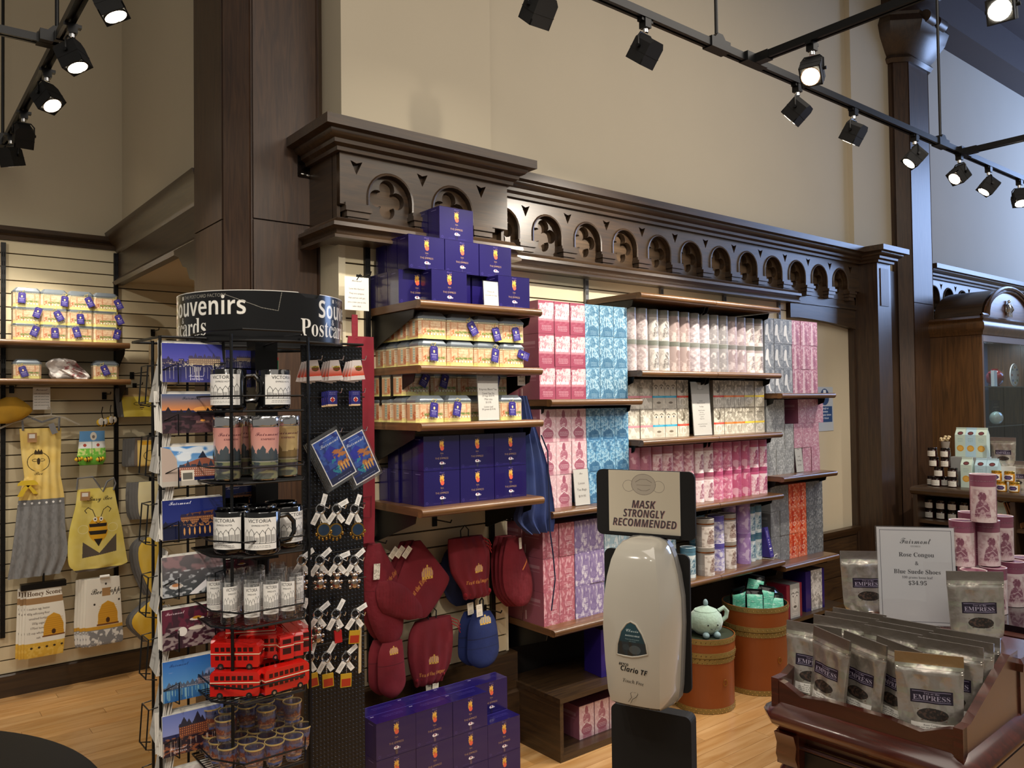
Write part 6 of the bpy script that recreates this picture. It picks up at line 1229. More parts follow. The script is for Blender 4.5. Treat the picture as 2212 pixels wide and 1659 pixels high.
a = price_art(110, 150, ((.38, 'Love the Aprons?', .045), (.52, 'They are samples.', .045), (.65, 'Ask and we will get', .045), (.78, 'you a new one at the', .045), (.90, 'sales desk', .045)), 'Fairmont', .05)
p = PY(771, 672, 2.90); n_ = card('paper_notice', a, .108, .135, (p.x, 2.90, p.z), 'white paper notice clipped to a hook beside the pyramid of blue boxes', 'notice', lean=0, stand=False); obj('clip', MB().tube([(0, 0, .125), (.012, -.01, .15)], .002, 5).mesh('clip', [BLK]), n_)
hookarm(775, 600, 2.91, 'black hook holding the white apron notice')
a = fab(120, 170, WINE, 4); a.lines(4, 116, (), 'ffffff'); a.text('Tea at the Empress', 72, 60, 9, 'serif', 'c98f3c', rot=-24, maxw=70); a.rect(0, 74, 120, 76, '5c0c1c', .7); [a.line([(10+k*11, 90), (30+k*9, 168)], '6c0e20', 1.6, .7) for k in range(10)]
r = cloth('oven_mitt', 'dark red quilted oven mitt with a white patterned tag, leftmost under the left bay', 'oven mitt', 2.87, [(1175, 795, 822), (1215, 786, 842), (1260, 786, 866), (1300, 790, 876), (1340, 800, 872), (1375, 816, 868), (1392, 832, 852)], mart('mitt_a', a, .9, bump=.5), .03, group='dark red oven mitts')
ta = Art(40, 110, 'e4e0d4'); ta.noise('a8a498', 8, .55, .8, None, 1, 4); hangtag(r, PY(805, 1220, 2.87).x-r.location.x, -.036, PY(805, 1215, 2.87).z-r.location.z, ta, .028, .062, 3)
dup(r, (r.location.x-.01, 2.91, r.location.z+.01), 0, 'dark red oven mitt mostly hidden behind the tagged mitt at left')
a = fab(120, 120, WINE, 6); crown(a, 66, 52, 12); a.text('Tea at the Empress', 50, 72, 9, 'serif', 'd8a848', rot=-42, maxw=62)
r = cloth('potholder', 'dark red diamond hung potholder with a gold crown, beside the tagged mitt', 'potholder', 2.85, [(1168, 893, 908), (1195, 880, 928), (1240, 860, 960), (1262, 852, 970), (1290, 872, 956), (1318, 892, 936), (1334, 904, 922)], mart('pot_a', a, .9, bump=.3), .018, group='dark red potholders')
hangtag(r, PY(880, 1185, 2.85).x-r.location.x, -.024, PY(880, 1180, 2.85).z-r.location.z, None, .024, .05, 40)
for k in range(2): dup(r, (r.location.x-.018*(k+1), 2.875+.02*k, r.location.z-.004*k), 0, f"dark red potholder, {('second', 'third')[k]} one behind the crowned potholder")
a = fab(140, 110, '6c0e1c', 8); [a.line([(8+k*9, 6), (4+k*9, 104)], '5e0a18', 1.5, .6) for k in range(14)]
cloth('oven_mitt', 'ribbed dark red mitt lying over the lower left of the potholders', 'oven mitt', 2.84, [(1255, 818, 842), (1275, 812, 880), (1315, 826, 912), (1336, 880, 912)], mart('mitt_rib', a, .9, bump=.5), .02)
def drawbag(label, Yv, rows, art_name, crn, tagxy=None, col='70101f'):
    a = fab(120, 150, col, 10); crown(a, *crn, 12); a.text('Tea at the Empress', crn[0], crn[1]+34, 9, 'serif', 'd8a848', maxw=70)
    r = cloth('drawstring_bag', label, 'bag', Yv, rows, mart(art_name, a, .85, bump=.3), .03, 4, .012, .02, group='dark red drawstring bags')
    y0, xl_, xr_ = rows[0]; A_, B_ = PY(xl_, y0, Yv), PY(xr_, y0, Yv); m = MB()
    for k in range(3): m.tube([(B_.x-r.location.x, -.01, -.01-.012*k), (B_.x-r.location.x+.03, -.015, -.025-.014*k), (B_.x-r.location.x+.045, -.012, -.05-.016*k)], .002, 4)
    obj('drawstrings', m.mesh('strings', [mp('red_string', 'a8202c', .8)]), r)
    obj('hanging_loop', MB().tube([(-.02, 0, -.01), (-.022, 0, .03), (0, 0, .05), (.02, 0, .03), (.018, 0, -.01)], .003, 6).mesh('loop', [mp('cord_dark', '14161e', .7)]), r)
    y1, xl_, xr_ = rows[-2]; A_, B_ = PY(xl_, y1, Yv), PY(xr_, y1, Yv); w_ = B_.x-A_.x; m = MB()
    for k in range(13): m.sphere((A_.x-r.location.x+w_*(k+.3)/13, -.012+.008*(k % 2), A_.z-r.location.z-.004), (w_/20, .014, .011), 7, 5)
    obj('ruffle', m.mesh('ruffle', [mp('red_ruffle', '8c1626', .85)]), r, kind='stuff'); return r
cloth('potholder', 'round navy potholder half hidden behind the upper red drawstring bag', 'potholder', 2.93, [(1165, 985, 1010), (1190, 960, 1040), (1235, 950, 1050), (1285, 965, 1040), (1306, 985, 1020)], mart('navy_a', fab(80, 80, '101c44', 12), .9, bump=.3), .018)
drawbag('upper dark red drawstring bag with a white crown, right of the potholders', 2.84, [(1160, 968, 1040), (1185, 968, 1054), (1230, 974, 1056), (1268, 996, 1052), (1282, 1000, 1056), (1290, 1002, 1052)], 'bag_a', (76, 78))
r = drawbag('lower dark red drawstring bag with a gold crown above the floor stack', 2.88, [(1336, 896, 972), (1360, 884, 976), (1400, 880, 976), (1440, 886, 970), (1466, 894, 956), (1476, 896, 952)], 'bag_b', (58, 92)); hangtag(r, .0, -.02, PY(925, 1476, 2.88).z-r.location.z, None, .03, .03, 4); hangtag(r, -.03, -.012, PY(925, 1476, 2.88).z-r.location.z, None, .028, .034, -3)
a = fab(80, 150, '72101f', 14); crown(a, 40, 24, 12); a.rect(0, 58, 80, 60, '4c0a18', .8)
r = cloth('oven_mitt', 'long dark red oven mitt with a gold crown, lowest at left', 'oven mitt', 2.86, [(1385, 826, 868), (1410, 817, 871), (1450, 816, 874), (1480, 818, 876), (1496, 828, 868), (1506, 840, 856)], mart('mitt_b', a, .9, bump=.2), .024, group='dark red oven mitts'); hangtag(r, 0, .0, PY(845, 1497, 2.86).z-r.location.z, None, .045, .01, 0)
dup(r, (r.location.x-.02, 2.90, r.location.z+.006), 0, 'long dark red oven mitt tucked behind the lowest crowned mitt')
a = fab(80, 150, '12235c', 16); crown(a, 40, 22, 14, 'd8b050', 'efe6d0'); a.rect(0, 66, 80, 68, '070e2c', .8); a.rect(0, 92, 80, 93, '070e2c', .8)
r = cloth('oven_mitt', 'navy oven mitt with a gold crown and a paper tag', 'oven mitt', 2.84, [(1322, 1022, 1058), (1345, 1012, 1070), (1385, 1009, 1076), (1415, 1010, 1077), (1432, 1022, 1068), (1440, 1034, 1056)], mart('mitt_navy', a, .9, bump=.2), .026); hangtag(r, PY(1026, 1303, 2.84).x-r.location.x, -.03, PY(1026, 1303, 2.84).z-r.location.z, None, .032, .052, -4)
obj('hanging_loop', MB().tube([(-.008, 0, -.01), (-.008, 0, .05), (.004, 0, .06), (.010, 0, .05), (.008, 0, -.01)], .004, 6).mesh('loop', [mp('cord_dark', '14161e', .7)]), r)
dup(r, (r.location.x-.015, 2.885, r.location.z+.002), 0, 'navy oven mitt mostly hidden behind the tagged navy mitt')
a = fab(100, 160, '6e0f1e', 18); [a.line([(8+k*10, 60), (20+k*9, 158)], '5e0a18', 1.5, .6) for k in range(9)]; a.line([(60, 76), (84, 52)], 'd8823c', 3)
for k in range(4):
    r = cloth('oven_mitt', ['front one of the four red mitts under the blue apron, with a barcode tag', 'second of the four red mitts under the blue apron', 'third of the four red mitts under the blue apron', 'rearmost of the four red mitts under the blue apron'][k], 'oven mitt', 2.80+.035*k, [(1160-k, 1096-k*9, 1122-k*9), (1195, 1088-k*9, 1132-k*9), (1240, 1086-k*8, 1146-k*8), (1275, 1092-k*8, 1150-k*8), (1298, 1108-k*8, 1146-k*8), (1308, 1118-k*8, 1138-k*8)], mart('mitt_c', a, .9, bump=.5), .016, group='four red mitts')
    if k == 0: hangtag(r, PY(1116, 1160, 2.8).x-r.location.x, -.024, PY(1116, 1160, 2.80).z-r.location.z, None, .014, .05, -3)
a = fab(90, 260, '1d2f66', 20, '000000', .25); mb_ = mart('blue_apron_cloth', a, .85, bump=.2)
r = cloth('apron', 'navy blue apron hanging in the gap beside the pink cartons', 'apron', 2.72, [(855, 1118, 1136), (920, 1120, 1152), (1000, 1120, 1176), (1080, 1118, 1188), (1118, 1110, 1190), (1150, 1140, 1186)], mb_, .01, 3, .03, .01)
q = lambda px, py: (PY(px, py, 2.70).x-r.location.x, -.03, PY(px, py, 2.70).z-r.location.z)
obj('apron_tie', MB().tube([q(1166, 940), q(1180, 975), q(1182, 1050), q(1184, 1140), q(1192, 1200), q(1196, 1250), q(1188, 1318)], .0042, 4).mesh('tie', [mp('navy_tie', '111a3c', .8)]), r)
hangtag(r, PY(1126, 812, 2.68).x-r.location.x, -.04, PY(1126, 812, 2.68).z-r.location.z, price_art(50, 60, ((.6, '$36.95', .14),), 'Apron', .14), .042, .042, 0)

# ---------------------------------------------------------------- left wall: shelves, tins, bee gifts
SH2 = shelf_proto(1.22, .3)
SH2((-.055, 4.965, 1.968), 0, 'brown wooden shelf with twelve tagged tins on the left wall', 'shelves on the left wall'); SH2((-.05, 4.965, 1.760), 0, 'brown wooden shelf with two tins and a white cloth bundle', 'shelves on the left wall')
for px, Yw in ((250, 5.262), (6, 5.262)): upright(PY(px, 900, Yw).x, Yw, .33, 2.53, BLK, ('black slotted upright right of the bee aprons', 'black slotted upright at the left picture edge')[px == 6], 'uprights on the left wall')
g = 'tagged tins on the left wall shelf'
tgs = {(0, 2): (-.025, .0, 4), (1, 2): (.05, -.006, 6), (2, 2): (.03, -.004, -24), (3, 2): (.05, -.008, -26), (0, 1): (.055, .012, 18), (1, 1): (.005, -.002, -28), (2, 1): (-.005, -.01, -2), (3, 1): (.055, -.006, -24), (0, 0): (.045, .0, 22), (1, 0): (.0, -.004, 0), (2, 0): (-.03, .004, -14), (3, 0): (.062, .0, 14)}
for c in range(4):
    for r_ in range(3): tin(.662+c*.1295, 5.0, 1.968+r_*.0895, f"house-printed tin with a tag, {ORD[c]} column, {('lowest', 'middle', 'top')[r_]} row, left wall shelf", g, tgs[(c, r_)])
tin(.664, 5.0, 1.760, 'house-printed tin with a tilted tag, left end of the lower left wall shelf', 'two lower tins on the left wall', (-.03, -.012, -18)); tin(1.052, 5.0, 1.760, 'house-printed tin with a tag, right end of the lower left wall shelf', 'two lower tins on the left wall', (-.02, .0, -22))
m = MB(); g_ = np.random.RandomState(5)
m.puff([(.0, -.07, .10), (.02, -.085, .11), (.05, -.085, .09), (.085, -.10, .045), (.105, -.08, .03), (.115, -.06, .0)], 12, lambda u, v: -.03-.015*math.sin(u*15+v*9)-.02*math.sin(v*11), lambda u, v: .03)
m.puff([(-.012, .04, .085), (.01, .02, .10), (.03, -.02, .08), (.05, -.05, .03)], 8, lambda u, v: -.075-.01*math.sin(u*9), lambda u, v: -.06)
a = Art(120, 90, 'e6e2de'); a.noise('c4bcb8', 12, .5, .6, None, 1, 6); a.poly([(50, 0), (86, 0), (110, 60), (92, 66)], '9c8e8a', .9); a.noise('8a3a3c', 9, .62, .7, (48, 0, 100, 60), 1, 8)
thing('cloth_bundle', 'crumpled white printed cloth bundle between two tins on the lower left shelf', 'cloth', (.86, 5.06, 1.7605), 0, None, m.mesh('bundle', [mart('bundle', a, .9, bump=.4)], 60))
hookarm(25, 838, 5.12, 'black hook at upper left holding a yellow pouch', 5.262); hookarm(225, 852, 5.12, 'black hook holding the bee keychains', 5.262); hookarm(330, 716, 5.15, 'black hook right of the tins holding a paper bag', 5.262); hookarm(285, 808, 4.93, 'black hook at the end of the lower left shelf', 5.262)
p = PY(90, 886, 5.16); card('paper_notice', price_art(90, 140, [(.3+.13*k, 'made with natural honey', .05) for k in range(5)], 'Fairmont', .07), .085, .125, (p.x, 5.16, p.z), 'white paper notice hanging under the lower left shelf', 'notice', lean=0, stand=False)
a = fab(80, 60, 'b98a1c', 5); cloth('yellow_pouch', 'mustard yellow pouch cut by the left picture edge', 'pouch', 5.12, [(858, 12, 36), (872, -20, 58), (888, -30, 70), (905, -26, 50), (915, -10, 20)], mart('mustard', a, .8, bump=.3), .03)
# child apron with hanger
a = fab(200, 520, 'e9c76a', 7, 'fff2b0', .4); a.rect(0, 256, 200, 520, '8b8c8e'); a.noise('6f7072', 14, .55, .4, (0, 256, 200, 520), .4, 3); a.rect(0, 250, 200, 272, '77787a', 1)
for k in range(7): a.ell(30+k*24, 262, 4, 4, 'f4f4f4')
a.ell(100, 118, 38, 34, '3a2c14', .9, ring=2.5); a.ell(100, 118, 30, 34, 'e9c76a', 1, ring=9); a.rect(86, 84, 114, 92, '3a2c14'); a.poly([(86, 84), (90, 74), (96, 82), (100, 72), (104, 82), (110, 74), (114, 84)], '3a2c14'); a.ell(100, 116, 5, 12, '3a2c14'); a.ell(88, 112, 10, 5, '3a2c14', .8, ring=2); a.ell(112, 112, 10, 5, '3a2c14', .8, ring=2); a.text('Bee', 100, 164, 12, 'script', '3a2c14')
APR = mart('child_apron', a, .9, bump=.12)
r = cloth('child_apron', 'yellow bee child apron with a grey skirt on a clear hanger', 'apron', 5.15, [(925, 42, 132), (980, 46, 131), (1026, 52, 130), (1034, 51, 131), (1075, 40, 138), (1140, 32, 140), (1200, 24, 145), (1245, 16, 128)], APR, .02, 5, .012, .01)
lx = lambda px, py, yy=5.14: (PY(px, py, yy).x-r.location.x, yy-5.15, PY(px, py, yy).z-r.location.z)
obj('shoulder_straps', MB().tube([lx(50, 930), lx(48, 905), lx(60, 900), lx(90, 912), lx(112, 905), lx(128, 900), lx(127, 930)], .006, 5).mesh('straps', [mp('grey_tie', '77787c', .9)]), r)
obj('bow', MB().puff([(.0, -.05, .05), (.012, -.045, .045), (.026, -.03, .03)], 6, lambda u, v: -.012, lambda u, v: 0).puff([(-.06, -.05, -.025), (-.03, -.035, -.01), (0, -.01, .01)], 4, lambda u, v: -.010, lambda u, v: 0).puff([(-.05, .025, .05), (-.025, .01, .03), (0, -.01, .01)], 4, lambda u, v: -.010, lambda u, v: 0).mesh('bow', [mp('yellow_ribbon', 'e2c02c', .6)]), r, lx(60, 1048, 5.11))
obj('clear_hanger', MB().tube([lx(0, 925), lx(30, 912), lx(80, 900), lx(110, 897), lx(140, 903), lx(172, 918)], .006, 6).tube([lx(110, 897), lx(112, 885), lx(104, 878)], .003, 5).mesh('hanger', [mp('clear_plastic', 'cfc8b8', .15, alpha=.55)]), r)
hangtag(r, lx(68, 938)[0], -.035, lx(68, 935)[2], Art(50, 60, 'b4885a').rect(8, 8, 40, 34, 'f4f0e8'), .045, .052, 0); hangtag(r, lx(108, 925)[0], -.04, lx(104, 915)[2], Art(30, 70, '8a8a8c'), .03, .06, -20)
# socks
a = Art(140, 130, '6aa4dc'); a.rect(0, 40, 140, 70, 'eef2f0'); a.rect(0, 66, 140, 130, '7ed04c'); a.noise('f0f0a0', 9, .55, .8, (0, 66, 140, 92), 1, 3); a.ell(78, 20, 16, 16, 'f2ece0'); a.ell(78, 22, 7, 6, '8a8078'); [a.ell(x, 54, 8, 6, 'b04a3c') for x in (36, 100)]; a.line([(70, 40), (70, 110)], '3c6a2c', 2)
r = cloth('sock_pair', 'green and blue children socks with stuffed bees on the toes', 'socks', 5.14, [(931, 172, 226), (950, 171, 226), (975, 168, 228), (992, 166, 228), (1004, 172, 222)], mart('socks', a, .9, bump=.2), .016)
for px in (170, 190, 216):
    q_ = PY(px, 992, 5.10); m = MB().sphere((0, 0, 0), (.022, .016, .013), 10, 7, 0).sphere((.016, -.002, .001), (.010, .012, .011), 8, 6, 0); m.cyl((-.008, 0, 0), .0155, .006, 10, 1, axis=0).cyl((.004, 0, 0), .0145, .005, 10, 1, axis=0)
    obj('stuffed_bee', m.mesh('bee', [mp('bee_yellow', 'e8bc2c', .8), mp('bee_black', '1a1512', .9)]), r, (q_.x-r.location.x, -.035, q_.z-r.location.z), (0, R(-8), 0))
for i, (px, py) in enumerate(((222, 912), (240, 908))):
    q_ = PY(px, py, 5.14); m = MB().sphere((0, 0, 0), (.034, .022, .026), 12, 8, 0)
    for k in (-.016, 0, .016): m.cyl((k-.003, 0, 0), .0265*(1-abs(k)*9), .006, 12, 1, axis=0)
    b_ = thing('bee_keychain', f"plush striped bee keychain hanging beside the upright, {('left', 'right')[i]} one", 'keychain', q_, R(20*i), 'bee keychains', m.mesh('bee', [mp('bee_yellow', 'e8bc2c', .8), mp('bee_black', '1a1512', .9)])); obj('wing', MB().sphere((-.012, -.022, .004), (.016, .004, .022), 8, 6).sphere((.01, -.022, .004), (.013, .004, .018), 8, 6).mesh('wing', [mp('wing_white', 'dcd6ca', .8)]), b_); obj('cord', MB().tube([(0, 0, .02), (-.006, 0, .06), (0, .0, .09)], .0025, 5).mesh('cord', [BLK]), b_)
# busy bee apron
a = fab(240, 300, 'e4cf62', 9, 'fff4a0', .45); a.text('Busy Bee', 128, 44, 17, 'script', '2c241c', maxw=150); a.ell(120, 150, 40, 46, 'e9ae22'); a.poly([(84, 128), (156, 128), (154, 140), (86, 140)], '2a211a'); a.poly([(82, 154), (158, 154), (152, 168), (88, 168)], '2a211a'); a.poly([(102, 184), (138, 184), (121, 212)], '2a211a')
for s_ in (-1, 1): a.line([(120+s_*10, 106), (120+s_*22, 78), (120+s_*40, 68), (120+s_*54, 78), (120+s_*46, 88)], '2a211a', 2.4); a.ell(120+s_*12, 112, 8, 8, 'f8f4ea'); a.ell(120+s_*12, 112, 3.4, 3.4, '2a211a'); a.ell(120+s_*60, 146, 22, 16, 'f6ecb4', .9, ring=2)
a.line([(110, 122), (120, 128), (130, 122)], '2a211a', 2); a.poly([(58, 192), (124, 236), (196, 172), (196, 236), (56, 250)], '5f564c'); a.rect(0, 292, 240, 300, '5f564c')
r = cloth('bee_apron', 'yellow apron printed with a smiling bee on the left wall', 'apron', 5.14, [(1055, 167, 246), (1090, 163, 252), (1140, 150, 262), (1180, 146, 268), (1212, 148, 273), (1222, 156, 272), (1232, 164, 240)], mart('bee_apron', a, .9, bump=.12), .012, 2, .012, .01)
obj('neck_tie', MB().tube([(PY(x, y, 5.13).x-r.location.x, -.01, PY(x, y, 5.13).z-r.location.z) for x, y in ((166, 1058), (168, 1034), (200, 1030), (214, 1050), (222, 1062), (232, 1040), (246, 1032), (250, 1044), (245, 1058))], .005, 5).mesh('tie', [mp('grey_tie', '77787c', .9)]), r); hangtag(r, PY(182, 1062, 5.14).x-r.location.x, -.03, -.012, Art(50, 60, 'b4885a').rect(8, 8, 40, 34, 'f4f0e8'), .05, .05, 2)
# tea towels
def towel(label, rows, a, nm, n=3):
    m_ = mart(nm, a, .9, bump=.1); r = cloth('tea_towel', label, 'towel', 5.13, rows, m_, .008, 0, 0, .004, group='bee tea towels')
    for k in range(n): obj('towel_behind', r.data, r, (-.012*(k+1), .014*(k+1), -.004*(k % 2)))
    return r
def hive(a, x, y, s): a.poly([(x-s, y+s), (x-s*.95, y), (x-s*.6, y-s*.8), (x, y-s*1.1), (x+s*.6, y-s*.8), (x+s*.95, y), (x+s, y+s)], 'd9a02c'); [a.line([(x-s*.9, y-s*.6+k*s*.2), (x+s*.9, y-s*.6+k*s*.2)], 'b87c1c', 1.4, .5) for k in range(8)]; a.ell(x, y+s*.7, s*.2, s*.25, '4a2c14'); a.rect(x-s*1.1, y+s, x+s*1.1, y+s*1.15, '7a4a20')
a = Art(120, 200, 'f0ece0'); a.text('Honey Scones', 60, 22, 13, 'serif', '4a3018', maxw=104); a.rect(0, 28, 120, 46, '9c7448', .9); [a.text(t_, 40, 62+k*14, 6, 'plain', '5a5048', maxw=64) for k, t_ in enumerate(('1 medium egg, beaten', '450g self-raising flour', 'unsalted butter', '250g sugar', '175ml honey', '1/2 cup whole milk', 'salt'))]; hive(a, 84, 110, 30); a.rect(0, 158, 120, 200, 'dcb040'); a.noise('f0d070', 9, .55, .5, (0, 158, 120, 200), 1, 3); [a.ell(20+k*22, 172, 4, 3, '3a2c1c') for k in range(5)]
r = towel('folded honey scones recipe tea towel clipped on a black hanger', [(1268, 57, 132), (1300, 56, 136), (1350, 54, 142), (1400, 52, 138), (1417, 52, 136)], a, 'towel_a'); obj('clip_hanger', MB().box((-.11, -.02, -.012), (.11, .03, .02)).tube([(0, 0, .02), (0, 0, .07)], .006, 6).mesh('clip', [BLK]), r, (.0, .01, .006))
a = Art(120, 200, 'f2eee2'); a.text('Bee Happy', 70, 46, 18, 'script', '2c261e', maxw=104); a.rect(52, 30, 78, 54, 'b08858'); hive(a, 70, 104, 32); a.rect(0, 142, 120, 152, 'd8a434'); a.rect(0, 152, 120, 200, '8a8c90'); a.noise('f4f4f2', 8, .55, .9, (0, 154, 120, 200), 1, 6); [a.ell(x, y, 3, 3, '3a3430') for x, y in ((28, 76), (106, 70), (64, 18))]
r = towel('folded bee happy tea towel with a hive print and grey floral border', [(1248, 188, 258), (1300, 186, 261), (1350, 184, 264), (1385, 186, 266), (1392, 188, 262)], a, 'towel_b', 4); obj('white_hook_roll', MB().cyl((-.02, -.01, .008), .010, .05, 10, axis=0).mesh('roll', [WHT]), r)
# bee potholders and pillows right of the upright, partly behind the rack
def beepot(label, rows, colf, nm, n=4, Yv=5.14, cat='potholder'):
    a = fab(120, 120, colf, 8, 'fff2b0', .3)
    if nm == 'pot1': a.rect(0, 0, 120, 10, '6f6258'); a.rect(0, 0, 10, 120, '6f6258'); a.rect(110, 0, 120, 120, '6f6258'); a.rect(20, 14, 70, 30, 'e0a828'); a.ell(60, 76, 30, 24, '4a3a1c', .8, ring=2.5)
    if nm == 'pot0': a.rect(0, 0, 120, 36, 'c4ab7c'); a.rect(0, 0, 24, 30, '5a5248'); a.ell(76, 74, 9, 16, '2c241a'); [a.rect(68, y, 84, y+4, 'e4c95a') for y in (66, 76, 84)]; a.ell(60, 66, 16, 7, '2c241a', .8, ring=2); a.ell(92, 62, 14, 7, '2c241a', .8, ring=2)
    r = cloth('bee_potholder', label, cat, Yv, rows, mart(nm, a, .9, bump=.2), .014, 0, 0, .01, group='bee gifts beside the rack')
    hk = rows[0]; hookarm((hk[1]+hk[2])/2, hk[0]-6, 5.10, f'black hook above the {label}'[:70], 5.262)
    gm = mp('grey_quilt', '6e6d6c', .95, bump=.3)
    for k in range(n): me = r.data.copy(); me.materials.clear(); me.materials.append(gm); obj('one_behind', me, r, (-.012*(k+1), .022*(k+1), -.002*k))
    return r
beepot('yellow pillow card printed with a black bee, beside the rack', [(838, 263, 318), (850, 262, 326), (880, 265, 328), (900, 268, 330)], 'd9c342', 'pot0', 2)
beepot('yellow laurel potholder with a grey quilted back, beside the rack', [(945, 292, 360), (970, 291, 364), (1000, 290, 362), (1006, 296, 356)], 'e6c368', 'pot1')
beepot('cream bee potholder in grey quilted edging, below the laurel one', [(1040, 300, 352), (1070, 298, 354), (1105, 300, 354), (1120, 306, 350)], 'eadfb0', 'pot2')
beepot('yellow starry bag of oven mitts in clear film, beside the rack', [(1160, 318, 340), (1180, 300, 350), (1220, 302, 356), (1262, 318, 350), (1285, 330, 344)], 'dfb93c', 'pot3', 3); beepot('lowest yellow bundle in clear film, beside the rack', [(1298, 322, 350), (1325, 290, 356), (1350, 288, 356), (1385, 322, 350)], 'd9ac2c', 'pot4', 2)
cloth('paper_bag', 'kraft paper bag hanging beside the rack header', 'bag', 5.14, [(728, 330, 346), (745, 322, 372), (800, 322, 380), (830, 324, 380)], mart('kraft', fab(60, 80, 'c4ac84', 3), .9), .01, group=None)
# ---------------------------------------------------------------- sanitiser stand in the foreground
DP = Vector((1.138, 1.009, 0)); DRZ = R(-69)
ds = thing('sanitiser_stand', 'black floor stand with a white touch-free dispenser and a mask notice', 'sanitiser stand', DP, DRZ)
def dz(py): return 1.6-(py-868)/1727.3*1.52
def dpx(px, py, off=0.):                               # local x on the stand's face
    n = Vector((math.sin(DRZ), -math.cos(DRZ), 0)); o = Vector((0, 0, 0)); c = Vector(tuple(CAM)); d = Vector(tuple(_at(px, py, 0, 1.0)-CAM)); P0 = DP+n*off; P0.z = 0
    t = ((P0-c).x*n.x+(P0-c).y*n.y)/(d.x*n.x+d.y*n.y); q = c+d*t-DP; return q.x*math.cos(DRZ)+q.y*math.sin(DRZ), (c+d*t).z
ax0, az1 = dpx(1290, 1013); ax1, az0 = dpx(1504, 1160); az1 = dpx(1395, 1016)[1]; az0 = dpx(1395, 1160)[1]
bl, bz1 = dpx(1316, 1185); br, _ = dpx(1487, 1185); bz0 = dpx(1400, 1485)[1]; cl, cz1 = dpx(1320, 1518); cr, _ = dpx(1492, 1518)
def plate(nm, x0, z0, x1, z1, r, y0, y1, mat): return obj(nm, MB().prism(rrect(x0, z0, x1, z1, r)[::-1], y0, y1, 'xz').mesh(nm, [mat], 0), ds)
plate('sign_plate', ax0, az0, ax1, az1, .012, -.004, .002, BLKM); plate('back_plate', bl-.012, bz0, br, bz1, .012, .004, .010, BLKM); plate('lower_panel', cl, .02, cr, cz1, .012, .000, .030, BLKM)
plate('neck', ax0+.07, az0-.06, ax1-.07, az0+.02, .004, .003, .012, BLKM); obj('floor_base', MB().prism(rrect(-.16, -.16, .16, .18, .02), 0, .012, 'xy').mesh('base', [BLKM], 0), ds)
a = Art(360, 340, 'd6ccb6')
a.ell(180, 74, 62, 58, '8a8076', ring=2.5); a.ell(180, 74, 60, 56, 'bcb2a2'); 
for s_ in (-1, 1): a.ell(180+s_*76, 84, 30, 32, '8a8076', 1, ring=2)
a.ell(180, 74, 61, 57, 'bcb2a2'); a.ell(180, 74, 62, 58, '8a8076', 1, ring=2.5); a.line([(140, 62), (164, 46), (196, 46), (222, 62)], '7d7368', 2.5); a.line([(146, 78), (216, 78)], '7d7368', 2.5); a.line([(150, 98), (170, 108), (194, 108), (212, 98)], '7d7368', 2.5)
for t_, y_, mw in (('MASK', 204, 122), ('STRONGLY', 254, 212), ('RECOMMENDED', 306, 322)): a.text(t_, 183, y_+1.5, 41, 'bolditalic', '8a3a44', squeeze=.8, maxw=mw, op=.5); a.text(t_, 180, y_, 41, 'bolditalic', '4a4044', squeeze=.8, maxw=mw)
px0, pz0 = dpx(1319, 1146); px1, pz1 = dpx(1470, 1016); pz0 = dpx(1395, 1151)[1]; pz1 = dpx(1395, 1017)[1]
nt_ = thing('mask_notice', 'beige paper notice reading mask strongly recommended', 'notice', (DP.x, DP.y, pz0), DRZ, None, MB().box((px0, -.0062, 0), (px1, -.0045, pz1-pz0), (0, 1, 1, 1, 1, 1)).mesh('notice', [mart('mask_notice', a, .65), WHT], 0))
plate('paper_ledge', px0, pz0-.005, px1, pz0, .002, -.010, -.004, BLKM)
# white dispenser shell
WD = mp('dispenser_white', 'c6c0b2', .12, coat=.8, var=.02); GRY = mp('dispenser_grey', '8f8d8a', .3)
dz1, dz0 = dpx(1385, 1163, .09)[1], dpx(1385, 1530, .09)[1]; Hh = dz1-dz0; dc = (dpx(1296, 1400, .06)[0]+dpx(1440, 1400, .09)[0])/2+.006
prof = [(0., .052, .070), (.03, .058, .086), (.10, .061, .092), (.28, .064, .098), (.48, .067, .100), (.64, .066, .098), (.78, .060, .092), (.88, .053, .084), (.94, .046, .074), (.975, .038, .060), (.993, .026, .040), (1., .010, .02)]
m = MB(); sec = 18; vs = []; fs = []
for t_, hw, dp_ in prof:
    for k in range(sec+1):                               # cross-section: flat sides, softly crowned front
        u = -1+2*k/sec
        if abs(u) > .72: s_ = (abs(u)-.72)/.28; x = hw*(.86+.14*min(1, s_*1.6)); y = -dp_*(1-s_)*.86 if s_ > .12 else -dp_*.93
        else: x = hw*.86*abs(u)/.72; y = -dp_*(1-.07*(abs(u)/.72)**3)
        vs.append((math.copysign(x, u), y, t_*Hh))
n_ = sec+1
for j in range(len(prof)-1):
    for k in range(sec): fs.append((j*n_+k, j*n_+k+1, (j+1)*n_+k+1, (j+1)*n_+k))
fs.append(tuple(range(n_))[::-1]); m.add(vs, fs, 0); fs = []
dsp = obj('dispenser', m.mesh('dispenser', [WD], 35), ds, (dc, 0, dz0-.008))
m = MB(); P_ = [(hw*1.03, t_*Hh) for t_, hw, dp_ in prof]; m.prism([(x, z) for x, z in P_]+[(-x, z) for x, z in P_[::-1]], -.014, .004, 'xz'); obj('back_shell', m.mesh('back_shell', [GRY], 0), dsp)
